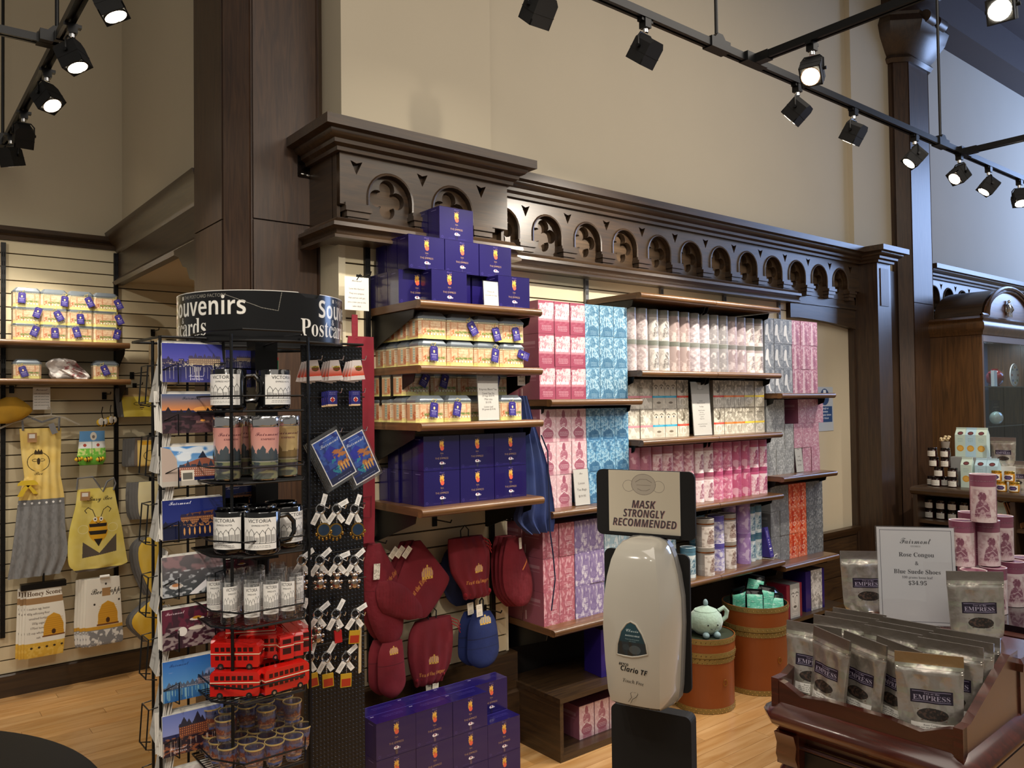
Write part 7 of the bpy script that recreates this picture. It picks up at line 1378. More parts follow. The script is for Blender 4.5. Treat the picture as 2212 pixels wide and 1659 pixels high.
# window
def fy_(x, t_): 
    i = max(k for k in range(len(prof)) if prof[k][0] <= t_); i = min(i, len(prof)-2); f_ = (t_-prof[i][0])/(prof[i+1][0]-prof[i][0]); dp_ = prof[i][2]*(1-f_)+prof[i+1][2]*f_; hw = prof[i][1]*(1-f_)+prof[i+1][1]*f_
    return -dp_*(1-.07*min(1, abs(x)/(hw*.86))**3)
wx = lambda px, py: dpx(px, py, .098)
def face(px, py): x, z = wx(px, py); x -= dc; z -= dz0; return (x, fy_(x, z/Hh), z)
wc = [face(*q) for q in ((1333, 1402), (1334, 1380), (1342, 1352), (1354, 1336), (1363, 1332), (1374, 1338), (1388, 1360), (1396, 1382), (1399, 1404), (1380, 1408), (1366, 1409), (1348, 1406))]
m = MB(); cx_ = sum(p[0] for p in wc)/len(wc); cz_ = sum(p[2] for p in wc)/len(wc); xs = [p[0] for p in wc]; zs_ = [p[2] for p in wc]; UV = lambda p: ((p[0]-min(xs))/(max(xs)-min(xs)), (p[2]-min(zs_))/(max(zs_)-min(zs_)))
pts = [(p[0], p[1]-.0012, p[2]) for p in wc]; cen = (cx_, fy_(cx_, cz_/Hh)-.0016, cz_); m.add(pts+[cen], [(k, (k+1) % 12, 12) for k in range(12)], 0, [[UV(pts[k]), UV(pts[(k+1) % 12]), UV(cen)] for k in range(12)])
a = Art(160, 190, '1c2224'); a.rect(0, 0, 160, 112, '12404a'); a.grad('1a4c58', '0e3038', 0, 112); a.text('Clario', 84, 56, 17, 'script', 'e8f0f0'); a.text('Antimicrobial', 84, 80, 9, 'bold', 'e4ecec', maxw=74); a.text('Foam Hand Sanitizer', 84, 98, 6, 'plain', 'c8d4d4', maxw=110); a.text('62% alcohol', 84, 108, 5, 'plain', 'c8d4d4'); a.ell(96, 150, 30, 24, '4c5456', .9); a.ell(50, 140, 18, 16, '2c3436', .9)
win = obj('window', m.mesh('window', [mart('disp_window', a, .08, coat=.8)], 60), dsp)
obj('window_rim', MB().tube([(p[0], p[1]-.001, p[2]) for p in wc], .0016, 6, closed=True).mesh('rim', [WD]), win)
def dtext(t_, px, py, h, style, rot=0):
    x, y, z = face(px, py); me = text_mesh('lettering', t_, style, h, mp('ink', '26282a', .5)); v_ = [v.co.x for v in me.vertices]
    for v in me.vertices: v.co.y = 0
    return obj('lettering', me, dsp, (x, y-.0009, z), (R(2), R(rot), 0))
dtext('BETCO', 1347, 1427, .0042, 'bolditalic', 2); dtext('Clario TF', 1368, 1444, .0085, 'bolditalic', 4); dtext('Touch Free', 1366, 1468, .0058, 'italic', 3)
x, y, z = face(1366, 1496)
m = MB(); m.tube([(-.010, 0, -.012), (-.004, 0, -.003), (-.006, 0, .004), (0, 0, .008), (.006, 0, .009), (.008, 0, .004), (.004, 0, -.002), (-.002, 0, -.006), (-.006, 0, -.014)], .0004, 4).tube([(0, 0, .006), (.005, 0, .0065)], .0004, 4)
for q in ((-.002, .013), (.002, .017), (-.003, .021), (0, .026)): m.tube([(q[0]+.0012*math.cos(t), 0, q[1]+.0012*math.sin(t)) for t in (0, 1.2, 2.5, 3.8, 5)], .00025, 4, closed=True)
obj('hand_pictogram', m.mesh('hand', [mp('ink', '26282a', .5)]), dsp, (x, y-.0008, z)); x, y, z = face(1390, 1526); obj('sensor_eye', MB().sphere((0, 0, 0), (.0055, .0015, .0025), 10, 6).mesh('eye', [mp('ink', '26282a', .5)]), dsp, (x, y, z))

# ---------------------------------------------------------------- mahogany display cart with silver tea pouches
MAH = mwood('mahogany', '38150d', '501f14', 1, 1.2, .22, .8, bump=.03); MAHY = mwood('mahogany_y', '38150d', '4e1e13', 1, 1.2, .22, .8, bump=.03); LEA = mp('black_leather', '0e0d0e', .45, bump=.1, scale=60)
cart = thing('display_cart', 'carved mahogany display cart with a sloped tray and brass handles', 'cart', (2.05, .84, 0), R(2.5))
CL, CD_ = .86, .51                                    # length away from the aisle (X), width (Y)
def cpart(nm, mb, mat, sm=40, **k): return obj(nm, mb.mesh(nm, [mat] if not isinstance(mat, list) else mat, sm), cart, **k)
m = MB(); RIM = [(-.03, .655), (.0, .655), (.012, .668), (.03, .682), (.035, .70), (.028, .712), (.012, .722), (.0, .735), (-.03, .735)]
sweep(m, RIM, [(CL, 0), (.03, 0), (.0, .03), (0, CD_-.03), (.03, CD_), (CL, CD_)][::-1]); cpart('rim_moulding', m, MAH, 50)
cpart('tray_floor', MB().box((.0, 0, .70), (CL, CD_, .728)), MAH)
ftop = [(.0, .80), (.04, .79), (.10, .765), (.18, .775), (.34, .775), (.42, .765), (.47, .79), (.51, .80)]
cpart('front_board', MB().prism([(0, .728)]+ftop+[(.51, .728)], .002, .026, 'yz'), MAHY, 0)
side = [(.0, .728), (.0, .80), (.05, .80), (.34, .905), (.40, .905), (.40, .728)]
cpart('side_board', MB().prism(side, .0, .022, 'xz'), MAH, 0); cpart('side_board', MB().prism(side, CD_-.022, CD_, 'xz'), MAH, 0)
m = MB().box((.40, -.005, .728), (.58, CD_+.005, .86)); sweep(m, [(0, .85), (.018, .853), (.02, .875), (.01, .885), (-.02, .885)], [(.58, 0), (.40, 0), (.40, CD_), (.58, CD_)][::-1]); m.box((.39, -.01, .872), (.59, CD_+.01, .886)); cpart('raised_step', m, MAH, 0)
# carcass, front panel, drawers, legs
cpart('carcass', MB().box((.05, .04, .28), (CL-.03, CD_-.04, .655)), MAH, 0)
fp = cpart('front_panel', MB().box((.036, .075, .12), (.05, CD_-.075, .60)), LEA, 0); obj('panel_bead', MB().tube([(.034, .07, .61), (.034, CD_-.07, .61)], .006, 6).tube([(.034, .07, .61), (.034, .07, .12)], .006, 6).tube([(.034, CD_-.07, .61), (.034, CD_-.07, .12)], .006, 6).mesh('bead', [MAHY]), fp)
lt = obj('brass_latch', MB().box((.026, .235, .53), (.036, .262, .59)).cyl((.022, .2485, .545), .022, .012, 12, axis=0).mesh('latch', [BRASS]), fp); obj('latch_slots', MB().box((.020, .242, .536), (.023, .246, .556)).box((.020, .251, .536), (.023, .255, .556)).mesh('slots', [mp('ink', '26282a', .5)], 0), lt)
for k, (x0, z0) in enumerate(((.16, .50), (.16, .34), (.60, .50), (.60, .34))):
    d = cpart('drawer', MB().box((x0, .024, z0), (x0+.38, .04, z0+.135)).box((x0+.02, .016, z0+.018), (x0+.36, .024, z0+.117)), MAH, 0); obj('bail_pull', MB().cyl((x0+.15, .004, z0+.075), .007, .012, 10, axis=1).cyl((x0+.22, .004, z0+.075), .007, .012, 10, axis=1).tube([(x0+.15, .006, z0+.075), (x0+.155, 0, z0+.052), (x0+.185, -.003, z0+.044), (x0+.215, 0, z0+.052), (x0+.22, .006, z0+.075)], .003, 6).mesh('pull', [BRASS]), d)
def leg(x, y, a0):
    m = MB().lathe([(0, 0), (.022, 0), (.026, .02), (.018, .06), (.022, .16), (.030, .26), (.042, .38), (.045, .44), (.036, .49), (.030, .50), (.038, .52), (.040, .54), (.030, .555), (.034, .60), (.034, .655)], 20); m.box((-.034, -.034, .56), (.034, .034, .655)); m.prism([(-.034, .56), (-.048, .59), (-.042, .62), (-.056, .655), (.0, .655), (0, .56)], -.03, .03, 'xz'); cpart('carved_leg', m, MAHY, 50, loc=(x, y, 0), rot=(0, 0, a0))
leg(.04, .045, 0); leg(.04, CD_-.045, 0); leg(CL-.05, .045, R(180)); leg(CL-.05, CD_-.045, R(180))
# silver pouches
def pouch_art(kind):
    a = Art(160, 250, 'c4beb4' if kind != 2 else 'aaa4a8', .12); a.grad('b8b2a8', 'd2ccc0', 0, 250); a.noise('8c867e', 30, .55, .3, None, .5, kind); a.rect(0, 0, 160, 34, '8f8a80' if kind != 3 else 'a8895c'); 
    a.rect(0, 46, 160, 49, '7c776e', .7); a.rect(0, 54, 160, 56, 'f0ece4', .6)
    a.rect(34, 112, 132, 152, '231a2c', 1, 1); a.rect(38, 116, 128, 117.5, '9088a0', 1, 1); a.rect(38, 146, 128, 147.5, '9088a0', 1, 1); a.text('Tea at the', 83, 125, 6, 'serif', 'b8b0c4', maxw=44, al=1); a.text('EMPRESS', 83, 143, 15, 'serif', 'b4acc0', maxw=86, al=1)
    a.ell(84, 186, 36, 19, '2c2622', 1, 1); a.noise('5c4438', 5, .58, .8, (50, 170, 118, 204), 1, 3, al=1)
    if kind < 4: a.rect(34, 212, 132, 244, 'ece8e0', 1, 1); a.text('Rose Congou', 82, 221, 5, 'plain', '4a4844', maxw=60, al=1); [a.lines(40, 126, (225+k*6,), '6a6864', 2, .8, seed=k, al=1) for k in range(3)]
    return a
FOILB = mp('foil_back', 'a8a298', .3, .85, var=.1)
def pouch(kind):
    def b():
        m_ = mart(f'pouch{kind}', pouch_art(kind), .30, metal=.85, bump=.35)
        f = lambda u, v: -.003-(.024 if v < .76 else .024*max(0, 1-(v-.76)/.10))*(max(math.sin(math.pi*u), 0)**.55)*(.75+.25*math.cos(v*5))-.0025*math.sin(u*17+v*9)*(v < .8)
        bk = lambda u, v: .003+(.018 if v < .76 else .018*max(0, 1-(v-.76)/.10))*(max(math.sin(math.pi*u), 0)**.6)
        me = MB().puff([(0, -.064, .064), (.018, -.072, .072), (.07, -.075, .075), (.125, -.077, .077), (.158, -.079, .079), (.196, -.079, .079)], 14, f, bk, 0, 1, k=4).mesh('tea_pouch', [m_, FOILB], 70)
        r = obj('tea_pouch', me); r['category'] = 'pouch'; obj('zip_seal', MB().tube([(-.076, -.004, .158), (.076, -.004, .158)], .0016, 5).tube([(-.076, -.004, .152), (.076, -.004, .152)], .0012, 5).mesh('zip', [mp('zip_foil', 'd8d2c8', .25, .8)]), r); return r
    return Proto(b)
PCH = {k: pouch(k) for k in range(5)}
def cpt(px, py, z): return PZ(px, py, z)
g = 'silver tea pouches on the mahogany cart'
def pp(kind, px, pyb, z, rz, label, dx_=0., dy_=0., lean=-6): p = PZ(px, pyb, z); return PCH[kind]((p.x+dx_, p.y+dy_, z), 0, label, g, (R(lean), 0, R(rz)))
zt_ = .745
cM = Matrix.Translation((2.05, .84, 0))@Matrix.Rotation(R(2.5), 4, 'Z')
for lx_, ly_, k, rz, lab in ((.062, .098, 3, -62, 'large silver Empress tea pouch with a tan top edge, front right of the tray'), (.098, .205, 1, -112, 'silver tea pouch turned sideways, second from the right in the front row'), (.082, .288, 0, -110, 'silver tea pouch in the middle of the front row'), (.058, .372, 2, -114, 'mauve silver tea pouch standing proud, second from the left in the front row'), (.105, .44, 0, -78, 'silver tea pouch at the front left corner of the tray')):
    PCH[k](cM@Vector((lx_, ly_, zt_)), 0, lab, g, (R(-6), 0, R(rz)))
for i, (lx_, ly_, k, rz) in enumerate(((.185, .10, 1, -80), (.195, .255, 0, -84), (.20, .41, 2, -80), (.245, .095, 0, -82), (.255, .25, 1, -84), (.26, .405, 2, -80), (.31, .10, 1, -80), (.315, .255, 0, -84), (.32, .41, 1, -80))):
    q_ = cM@Vector((lx_+.01, ly_, zt_+.004)); PCH[k](q_, 0, f"silver tea pouch in the tray, {('second', 'third', 'rearmost')[i//3]} row, {('right', 'middle', 'left')[i % 3]} one", g, (R(-4), 0, R(rz)))
pp(4, 1872, 1318, .886, -46, 'silver tea pouch on the raised step, left of the rose congou sign', 0, 0, -3); pp(4, 2112, 1380, .886, -46, 'silver tea pouch on the raised step, right of the rose congou sign', 0, 0, -3)
a = Art(300, 400, 'eeeef2'); [a.line(q, '6a6c78', 1.6) for q in ([(12, 12), (288, 12)], [(288, 12), (288, 388)], [(288, 388), (12, 388)], [(12, 388), (12, 12)])]
a.text('Fairmont', 150, 68, 26, 'script', '5c5c60', maxw=120); a.text('STORES', 150, 82, 7, 'serif', '8c8c90'); a.text('Rose Congou', 152, 122, 18, 'serif', '4c4c52', maxw=136); a.text('&', 152, 156, 16, 'serif', '4c4c52'); a.text('Blue Suede Shoes', 152, 192, 18, 'serif', '4c4c52', maxw=180); a.text('100 grams loose leaf', 152, 212, 10, 'serif', '6c6c72', maxw=118); a.text('$34.95', 152, 238, 17, 'serif', '4c4c52')
q0, q1 = PX(1914, 1300, 2.56), PX(2056, 1340, 2.56); sp = PX(1985, 1345, 2.56)
card('price_sign', a, .225, .30, (sp.x, sp.y, .886), 'white price sign for rose congou and blue suede shoes tea on the cart', 'sign', R(-52), -5)
# ---------------------------------------------------------------- dark table with the pyramid of plum tins
tb = thing('display_table', 'dark polished display table behind the cart, holding plum coloured tins', 'table', (3.03, .75, 0), R(1))
BT = mp('black_gloss', '141318', .12, coat=.8)
obj('table_top', MB().prism(rrect(0, 0, .95, .62, .02), .79, .822, 'xy').mesh('top', [BT], 0), tb); m = MB(); sweep(m, [(0, .77), (.012, .775), (.016, .79), (0, .80)], [(.95, .0), (0, 0), (0, .62), (.95, .62)][::-1]); obj('edge_moulding', m.mesh('edge', [MAH]), tb)
obj('cabinet_body', MB().box((.03, .03, .06), (.92, .59, .79)).mesh('body', [MAH], 0), tb)
for x in (.05, .89):
    for y in (.05, .56): obj('leg', MB().box((x-.025, y-.025, 0), (x+.025, y+.025, .06)).mesh('leg', [MAH], 0), tb)
g = 'plum tins in a pyramid'; zt_ = .823; hh = .163
for px, py, lay, lab in ((2105, 1330, 0, 'bottom layer, first from the left'), (2148, 1322, 0, 'bottom layer, second from the left'), (2187, 1306, 0, 'bottom layer, third from the left'), (2215, 1296, 0, 'bottom layer at the right picture edge'), (2096, 1284, 0, 'bottom layer, hidden at the rear left'), (2145, 1280, 0, 'bottom layer, rear middle')):
    p = PZ(px, py, zt_); rtin('wine', p.x, p.y, zt_, f"plum pink round tin, {lab} of the pyramid", g, .0425, .163, R(-50))
for px, py, lab in ((2080, 1220, 'left one of the middle layer'), (2133, 1219, 'front one of the middle layer'), (2163, 1207, 'right one of the middle layer'), (2098, 1196, 'rear one of the middle layer')):
    p = PZ(px, py, zt_+hh+.001); rtin('wine', p.x, p.y, zt_+hh+.001, f"plum pink round tin, {lab} of the pyramid", g, .0425, .163, R(-50-30*('left' in lab)))
p = PZ(2125, 1126, zt_+2*hh+.002); rtin('wine', p.x, p.y, zt_+2*hh+.002, 'plum pink round tin standing alone on top of the pyramid', g, .0425, .17, R(-75))
# ---------------------------------------------------------------- jar counter, hutch behind it
cn = thing('shelf_counter', 'dark oak shelf counter with jars and cookie boxes before the glass cabinet', 'counter', (5.88, .8, 0))
obj('counter_top', MB().prism([(0, .90), (-.02, .91), (-.03, .93), (-.02, .95), (0, .957), (.80, .957), (.80, .90)], 0, 1.92, 'xz').mesh('top', [OAKY], 0), cn)
for z in (.09, .50, .72): obj('shelf_board', MB().box((.02, .03, z-.022), (.70, 1.89, z)).mesh('s', [OAKY], 0), cn)
for y in (0., .60, 1.25, 1.88): obj('divider', MB().box((.0, y, 0), (.72, y+.03, .90)).mesh('d', [OAKZ], 0), cn)
obj('back_panel', MB().box((.72, 0, 0), (.74, 1.91, .90)).mesh('b', [OAKY], 0), cn)
JAM = mp('jam_glass', '2a0d10', .1, coat=.6, var=.1); JLD = mp('jam_lid', '160e10', .25, .4, coat=.4); a = Art(60, 44, 'e8e4da'); a.lines(10, 50, (10, 18, 26, 32), '6a665e', 2, .7); JLB = mart('jam_label', a, .6); HON = mp('honey_glass', 'c88a18', .08, coat=.8); GLI = mp('gold_lid', 'd0a83c', .25, .8); a = Art(60, 50, 'f0ead8'); a.poly([(4, 25), (16, 8), (44, 8), (56, 25), (44, 42), (16, 42)], '3c2a5c'); a.lines(14, 46, (22, 28), 'c8b8e0', 2, .8); HLB = mart('honey_label', a, .5)
def jar(glass, ld, lb):
    def b():
        r = obj('jar', MB().lathe([(0, .001), (.030, .001), (.033, .006), (.033, .048), (.029, .056), (0, .056)], 16).mesh('jar', [glass])); r['category'] = 'jar'
        obj('lid', MB().lathe([(.030, .054), (.031, .056), (.031, .067), (.029, .069), (0, .069)], 16).mesh('lid', [ld]), r); obj('label', MB().curved(.0334, -145, -35, .008, .046, 6).mesh('label', [lb]), r); return r
    return Proto(b)
JJ, HJ = jar(JAM, JLD, JLB), jar(HON, GLI, HLB)
g = 'jam jars on the counter'; ZC = .957
def cpos(px, py, z, x=6.0): q = PX(px, py, x); return q.y
JY = lambda px, x=6.0: PX(px, 1000, x).y
for lay, row in enumerate(((2006, 2022, 2032, 2058), (2028, 2058), (2018, 2043), (2015, 2043))):
    for k, px in enumerate(row): JJ((6.0+.05*(lay == 0 and px in (2006, 2032)), JY(px), ZC+lay*.0695), R(-90+(rng.rand()-.5)*16), f"cream labelled jam jar, {ORD[k]} from left, {('bottom', 'second', 'third', 'top')[lay]} layer on the counter", g)
g = 'jam jars on the shelves under the counter'
for zz, lay, row in ((.72, 0, (2006, 2031, 2056, 2082)), (.72, 1, (2006, 2031, 2056, 2082)), (.50, 0, (2013, 2036, 2058)), (.50, 1, (2013, 2036))):
    for k, px in enumerate(row): JJ((6.02, JY(px, 6.02), zz+lay*.0695), R(-90), f"dark jam jar, {ORD[k]} from left, {('lower', 'upper')[lay]} layer, {('upper' if zz > .6 else 'lower')} shelf under the counter", g)
g = 'honey jars on the counter'
for k, px in enumerate((2138, 2163, 2190)): HJ((5.97, JY(px, 5.97), ZC), R(-90), f"honey jar with a purple label, {ORD[k]} from the left, bottom row", g)
for k, px in enumerate((2152, 2180)): HJ((5.97, JY(px, 5.97), ZC+.0695), R(-90), f"honey jar with a purple label, {('left', 'right')[k]} one of the upper row", g)
def cookie(col):
    a = Art(60, 150, col); a.ell(30, 22, 16, 9, '3c1c20'); a.ell(30, 22, 12, 6, '8a4a4c', .7); a.lines(14, 46, (50, 58, 66), '6a9a9c', 2, .6); a.ell(30, 104, 20, 17, 'e0a43c'); a.ell(30, 104, 14, 11, 'ecbc5c', .8); a.lines(16, 44, (136,), '7aa', 2, .5) if 0 else None; return a
def cbox(col):
    def b():
        w_, d_, h_ = .036, .03, .20; b_ = MB(); v_ = [(-w_, -d_, 0), (w_, -d_, 0), (w_, d_, 0), (-w_, d_, 0), (-w_, -d_, h_*.80), (w_, -d_, h_*.80), (w_, d_, h_*.80), (-w_, d_, h_*.80), (-w_, -.002, h_), (w_, -.002, h_), (w_, .002, h_), (-w_, .002, h_)]
        b_.add(v_, [(0, 1, 5, 4), (1, 2, 6, 5), (2, 3, 7, 6), (3, 0, 4, 7), (4, 5, 9, 8), (6, 7, 11, 10), (5, 6, 10, 9), (7, 4, 8, 11), (8, 9, 10, 11), (0, 3, 2, 1)], [0, 1, 1, 1, 0, 1, 1, 1, 1, 1], [[(0, 0), (1, 0), (1, .8), (0, .8)]]+[[(0, 0)]*4]*3+[[(0, .8), (1, .8), (1, 1), (0, 1)]]+[[(0, 0)]*4]*5)
        r = obj('cookie_box', b_.mesh('cookie_box', [mart('cookie_'+col, cookie(col), .5), mp('ck_'+col, col, .5)], 0)); r['category'] = 'box'; obj('folded_crest', MB().box((-w_, -.003, h_-.004), (w_, .003, h_+.012)).mesh('crest', [mp('ck_'+col, col, .5)], 0), r); return r
    return Proto(b)
CK = [cbox('cfe2d6'), cbox('bcdcec')]; g = 'pale cookie boxes on the counter'
thing('riser_box', 'grey cardboard riser box lifting the upper row of cookie boxes', 'box', (6.20, JY(2108, 6.2), ZC), 0, None, MB().box((-.04, -.16, 0), (.14, .16, .205)).mesh('riser', [mp('riser_grey', '9a9a98', .7)], 0))
for k, px in enumerate((2079, 2101, 2124)): CK[k == 1]((6.24, JY(px, 6.24), ZC+.2055), R(-90), f"pale {('green', 'blue', 'green')[k]} cookie box, {ORD[k]} from the left, upper row", g)
for k, px in enumerate((2090, 2121, 2146)): CK[k > 0]((6.08, JY(px, 6.08), ZC), R(-90), f"pale {('green', 'blue', 'blue')[k]} cookie box, {ORD[k]} from the left, front row", g)
thing('flower_pot', 'small pale pot with dried cream flowers on the jam jars', 'ornament', (6.0, JY(2043), ZC+4*.0695), 0, None, MB().lathe([(0, 0), (.024, 0), (.030, .045), (.027, .045), (0, .035)], 14).mesh('pot', [mp('pot_stone', '8a8278', .7)]))
m = MB(); [m.sphere((.028*math.cos(k*2.4), .028*math.sin(k*2.4), .055+.012*(k % 3)), (.011, .011, .009), 7, 5) for k in range(10)]; obj('dried_flowers', m.mesh('flowers', [mp('dry_cream', 'd8c49a', .9)]), bpy.data.objects['flower_pot'], kind='stuff')
for k, (px, dz_) in enumerate(((2168, 0), (2195, .0))):
    PCH[4]((6.16, JY(px, 6.16), ZC+.16*(k == 0)), 0, f"{('silver pouch standing behind the honey jars', 'silver pouch at the right picture edge behind the honey jars')[k]}", 'silver pouches on the counter', (0, 0, R(-88)))
thing('riser_box', 'low white riser under a silver pouch behind the honey jars', 'box', (6.16, JY(2168, 6.16), ZC), 0, None, MB().box((-.05, -.08, 0), (.05, .06, .158)).mesh('riser', [mp('riser_white', 'd8d6d0', .7)], 0))
# cookie boxes and books on the shelf at the far right
CK[0]((6.02, JY(2163, 6.02), .72-.0), R(-90), 'shaded pale green cookie box on the shelf below the honey jars', 'cookie boxes below the counter'); CK[0]((6.06, JY(2176, 6.06), .50), R(-90), 'shaded pale cookie box on the lower shelf below the honey jars', 'cookie boxes below the counter')
for k in range(4): thing('book', f"thin tan and red book leaning under the counter, {ORD[k]} from the left", 'book', (6.02, JY(2192+k*6, 6.02), .722), 0, 'leaning books', MB().box((-.06, -.004, 0), (.06, .004, .17)).mesh('book', [mp('book_tan', '8a5a34', .6), ], 0), rot=(R(-18), 0, 0))
# glass cabinet with an arched pediment
cb = thing('glass_cabinet', 'tall oak display cabinet with an arched crown-topped pediment and glass doors', 'cabinet', (6.74, 2.55, 0))
OKL = mwood('cabinet_oak', '46301a', '664526', 2, 1.3, .35, .4); CWD, CDP = 1.15, .40
obj('side_panel', MB().box((0, 0, 0), (.03, CDP, 2.12)).mesh('p', [OKL], 0), cb); obj('side_panel', MB().box((CWD-.03, 0, 0), (CWD, CDP, 2.12)).mesh('p', [OKL], 0), cb)
obj('lower_body', MB().box((.03, .01, 0), (CWD-.03, CDP, .90)).mesh('b', [OKL], 0), cb); obj('back_panel', MB().box((.03, CDP-.02, .9), (CWD-.03, CDP, 2.12)).mesh('b', [mp('cab_back', '4c5a78', .6)], 0), cb)
m = MB(); sweep(m, [(0, 2.08), (.01, 2.085), (.015, 2.11), (.03, 2.13), (.03, 2.17), (.012, 2.19), (.03, 2.21), (0, 2.23)], [(CWD, 0), (0, 0), (0, CDP)][::-1][::-1]); 
m2 = MB(); sweep(m2, [(0, 2.08), (.01, 2.085), (.015, 2.11), (.03, 2.13), (.03, 2.17), (.012, 2.19), (.03, 2.21), (0, 2.23)], [(0, CDP), (0, 0), (CWD, 0)]); obj('cornice', m2.mesh('c', [OKL], 50), cb)
ped = [(0, 2.21), (CWD, 2.21)]+[(CWD-.10, 2.23)]+arc(CWD/2, 2.23, CWD/2-.12, 0, 180, 16, .23)+[(.10, 2.23)]
obj('pediment', MB().prism(ped, .01, .03, 'xz').mesh('ped', [mwood('cabinet_oak_x', '5e3a22', '8a5a3a', 0, 1.3, .3, .6)], 0), cb)
vault = [(0, 2.21)]+[(.08, 2.24)]+arc(CWD/2, 2.24, CWD/2-.11, 180, 0, 16, .24)+[(CWD-.08, 2.24), (CWD, 2.21)]
obj('arched_top', MB().prism(vault, .04, CDP, 'xz').mesh('top', [OAKY], 40), cb)
rim_ = [(x, -.008, z) for x, z in [(-.02, 2.235), (.09, 2.235)]+arc(CWD/2, 2.235, CWD/2-.105, 180, 0, 18, .25)+[(CWD-.09, 2.235), (CWD+.02, 2.235)]]
obj('arch_moulding', MB().tube(rim_, .016, 6).tube([(x, y+.004, z-.03*(2.235 < z)) for x, y, z in rim_], .009, 5).mesh('m', [OKL]), cb)
m = MB(); cxp = PY(2182, 685, 2.54).x-6.74
for k in (-2, -1, 0, 1, 2): m.tube([(k*.014, 0, -.03), (k*.024, -.012, .0), (k*.016, -.006, .030), (0, 0, .042)], .005, 6)
m.box((-.032, -.012, -.05), (.032, .0, -.032)).box((-.030, -.014, -.03), (.030, .0, -.024)).sphere((0, -.004, .052), .010, 8, 6).sphere((0, .004, .0), (.04, .006, .038), 12, 8); obj('crown_emblem', m.mesh('crown', [CHR]), cb, (cxp, .000, 2.31)).scale = (1.25, 1.25, 1.25)
light('cabinet_fill', 'AREA', (7.3, 2.72, 2.06), 7, (.85, .92, 1.0), (7.3, 2.72, 1), .7, size_y=.2)  # fill light added to brighten the cabinet contents, no fixture built
obj('door_header', MB().box((.03, 0, 2.03), (CWD-.03, .02, 2.09)).mesh('h', [mp('header_grey', '8a7d78', .4)], 0), cb)
for k, (x0, x1) in enumerate(((.03, .41), (.415, .80), (.805, CWD-.03))): obj('glass_door', MB().box((x0, .004, .92), (x1, .008, 2.03)).mesh('g', [mglass('cab_glass', 'e8f0f4', .01, .07, .95)], 0), cb)
for z in (1.36, 1.68): obj('glass_shelf', MB().box((.035, .03, z-.008), (CWD-.035, CDP-.03, z)).mesh('g', [mglass('shelf_glass', 'd8ece8', .02, .4, .9)], 0), cb)
q = PY(2155, 820, 2.72); ob = thing('red_teapot', 'dark red teapot with a white handle inside the glass cabinet', 'teapot', (q.x, 2.74, 1.68), 0, None, MB().sphere((0, 0, .075), (.085, .07, .072), 20, 12).cyl((0, 0, .0), .04, .01, 16).cyl((0, 0, .14), .03, .014, 14).mesh('pot', [mp('red_glaze', '701c18', .12, coat=.8)])); obj('handle', MB().tube([(.07, 0, .11), (.115, 0, .11), (.12, 0, .07), (.08, 0, .045)], .008, 8).mesh('h', [WHT]), ob); obj('spout', MB().tube([(-.07, 0, .06), (-.10, 0, .09), (-.12, 0, .12)], [.016, .012, .008], 8).mesh('s', [mp('red_glaze', '701c18', .12, coat=.8)]), ob)
q = PY(2138, 820, 2.66); thing('white_card_box', 'narrow white box beside the red teapot in the cabinet', 'box', (q.x-.02, 2.62, 1.68), 0, None, MB().box((-.03, -.012, 0), (.03, .012, .13)).mesh('b', [WHT], 0))
q = PY(2130, 830, 2.62); ob = thing('green_cup', 'pale green floral cup at the left of the cabinet shelf', 'cup', (6.85, 2.66, 1.68), 0, None, MB().lathe([(0, 0), (.03, 0), (.045, .05), (.05, .08), (.046, .08), (.03, .01), (0, .008)], 18).mesh('cup', [mp('green_porcelain', 'a8c49a', .2, coat=.6)])); obj('flowers', MB().sphere((.02, -.02, .10), .022, 8, 6).sphere((-.015, -.01, .11), .02, 8, 6).sphere((0, .01, .125), .018, 8, 6).mesh('f', [mp('petal', 'e8e0c8', .7)]), ob)
a = Art(160, 160, 'ece6da'); a.ell(80, 80, 78, 78, 'b8a488', 1, ring=4); [a.ell(80+56*math.cos(k*.785), 80+56*math.sin(k*.785), 12, 9, ('a85a48', '6a8a5c', 'c8963c', '5a6a9c')[k % 4], .8) for k in range(8)]; a.ell(80, 80, 36, 36, 'c8b898', 1, ring=2)
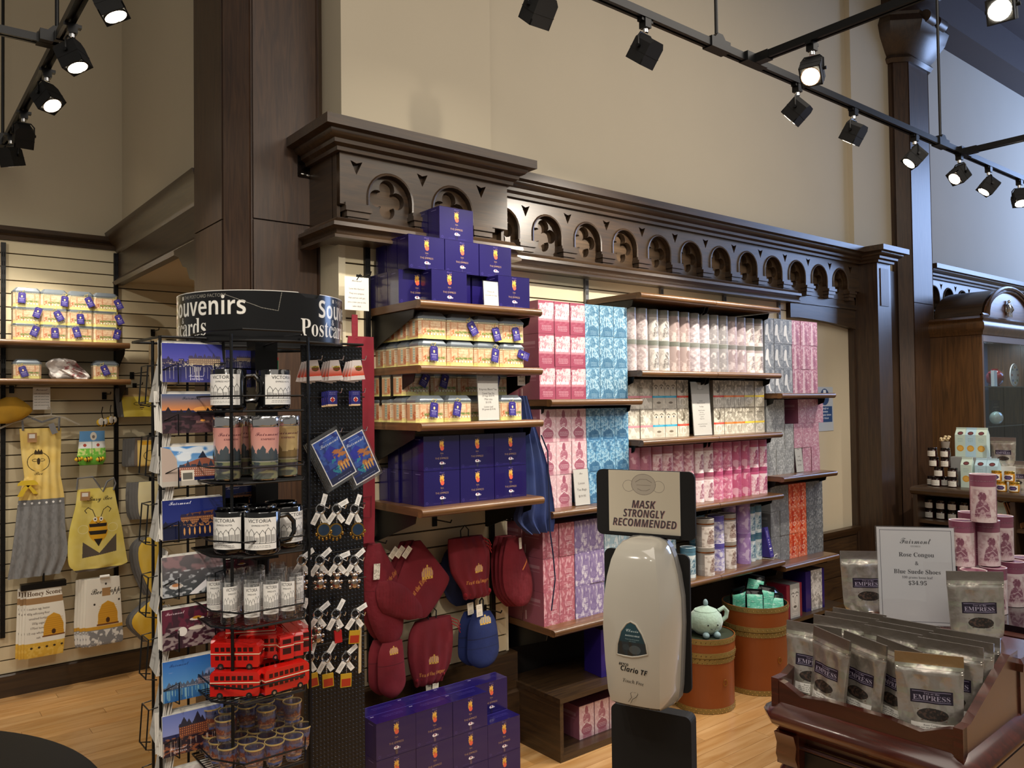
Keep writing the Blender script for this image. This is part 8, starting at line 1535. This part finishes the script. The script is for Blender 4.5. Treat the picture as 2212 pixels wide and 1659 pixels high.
q = PY(2195, 790, 2.8); thing('china_plate', 'round floral china plate standing at the right inside the cabinet', 'plate', (PY(2192, 790, 2.66).x, 2.66, 1.6803), 0, None, MB().add([(.095*math.cos(R(t)), -.0, .1+.095*math.sin(R(t))) for t in range(0, 360, 12)], [tuple(range(30))], 0, [[(.5+.5*math.cos(R(t)), .5+.5*math.sin(R(t))) for t in range(0, 360, 12)]]).add([(.098*math.cos(R(t)), .008, .1+.098*math.sin(R(t))) for t in range(0, 360, 12)], [tuple(range(30))[::-1]]).tube([(.096*math.cos(R(t)), .004, .1+.096*math.sin(R(t))) for t in range(0, 360, 15)], .004, 6, closed=True).mesh('plate', [mart('plate', a, .2, coat=.6)]))
a = Art(110, 140, '2a241e'); a.text('AFTERNOON', 55, 44, 9, 'serif', 'a89a78', maxw=80); a.text('TEA', 55, 60, 10, 'serif', 'a89a78'); a.ell(55, 96, 20, 12, 'a89a78', .9, ring=3); a.lines(26, 84, (20, 26), 'a89a78', 2, .7)
q = PY(2160, 870, 2.74); thing('tea_book', 'dark brown book with gold lettering standing inside the cabinet', 'book', (q.x, 2.78, 1.36), 0, None, MB().box((-.085, -.008, 0), (.085, .012, .205), (0, 1, 1, 1, 1, 1)).mesh('book', [mart('tea_book', a, .5), mp('book_dark', '241e1a', .6)], 0))
a = Art(120, 80, 'ece2d4'); a.noise('b8322c', 12, .5, .9, None, 1, 3); a.noise('7a9a5c', 9, .62, .8, None, 1, 6)
q = PY(2160, 900, 2.64); ob = thing('floral_teapot', 'red and cream floral glass teapot low in the cabinet', 'teapot', (q.x-.02, 2.66, 1.36), 0, None, MB().sphere((0, 0, .06), (.07, .05, .055), 18, 10).mesh('pot', [mart('floral', a, .15, coat=.8)])); obj('handle', MB().tube([(.05, 0, .10), (.10, 0, .10), (.105, 0, .05), (.06, 0, .02)], .004, 8).mesh('h', [mp('clear_rim', 'c8dcd8', .1)]), ob)
# ---------------------------------------------------------------- black round table cut by the lower left corner
rt = thing('round_table', 'black round table edge in the lower left corner', 'table', (-.319, 2.077, 0))
obj('table_top', MB().lathe([(0, .725), (.72, .725), (.7455, .735), (.7455, .745), (.735, .75), (0, .75)], 96).mesh('top', [mp('cloth_black', '0b0b0d', .6, var=.2, scale=80)]), rt); obj('pedestal', MB().lathe([(.30, 0), (.30, .02), (.05, .05), (.04, .70), (.12, .725)], 32).mesh('ped', [BLK]), rt)
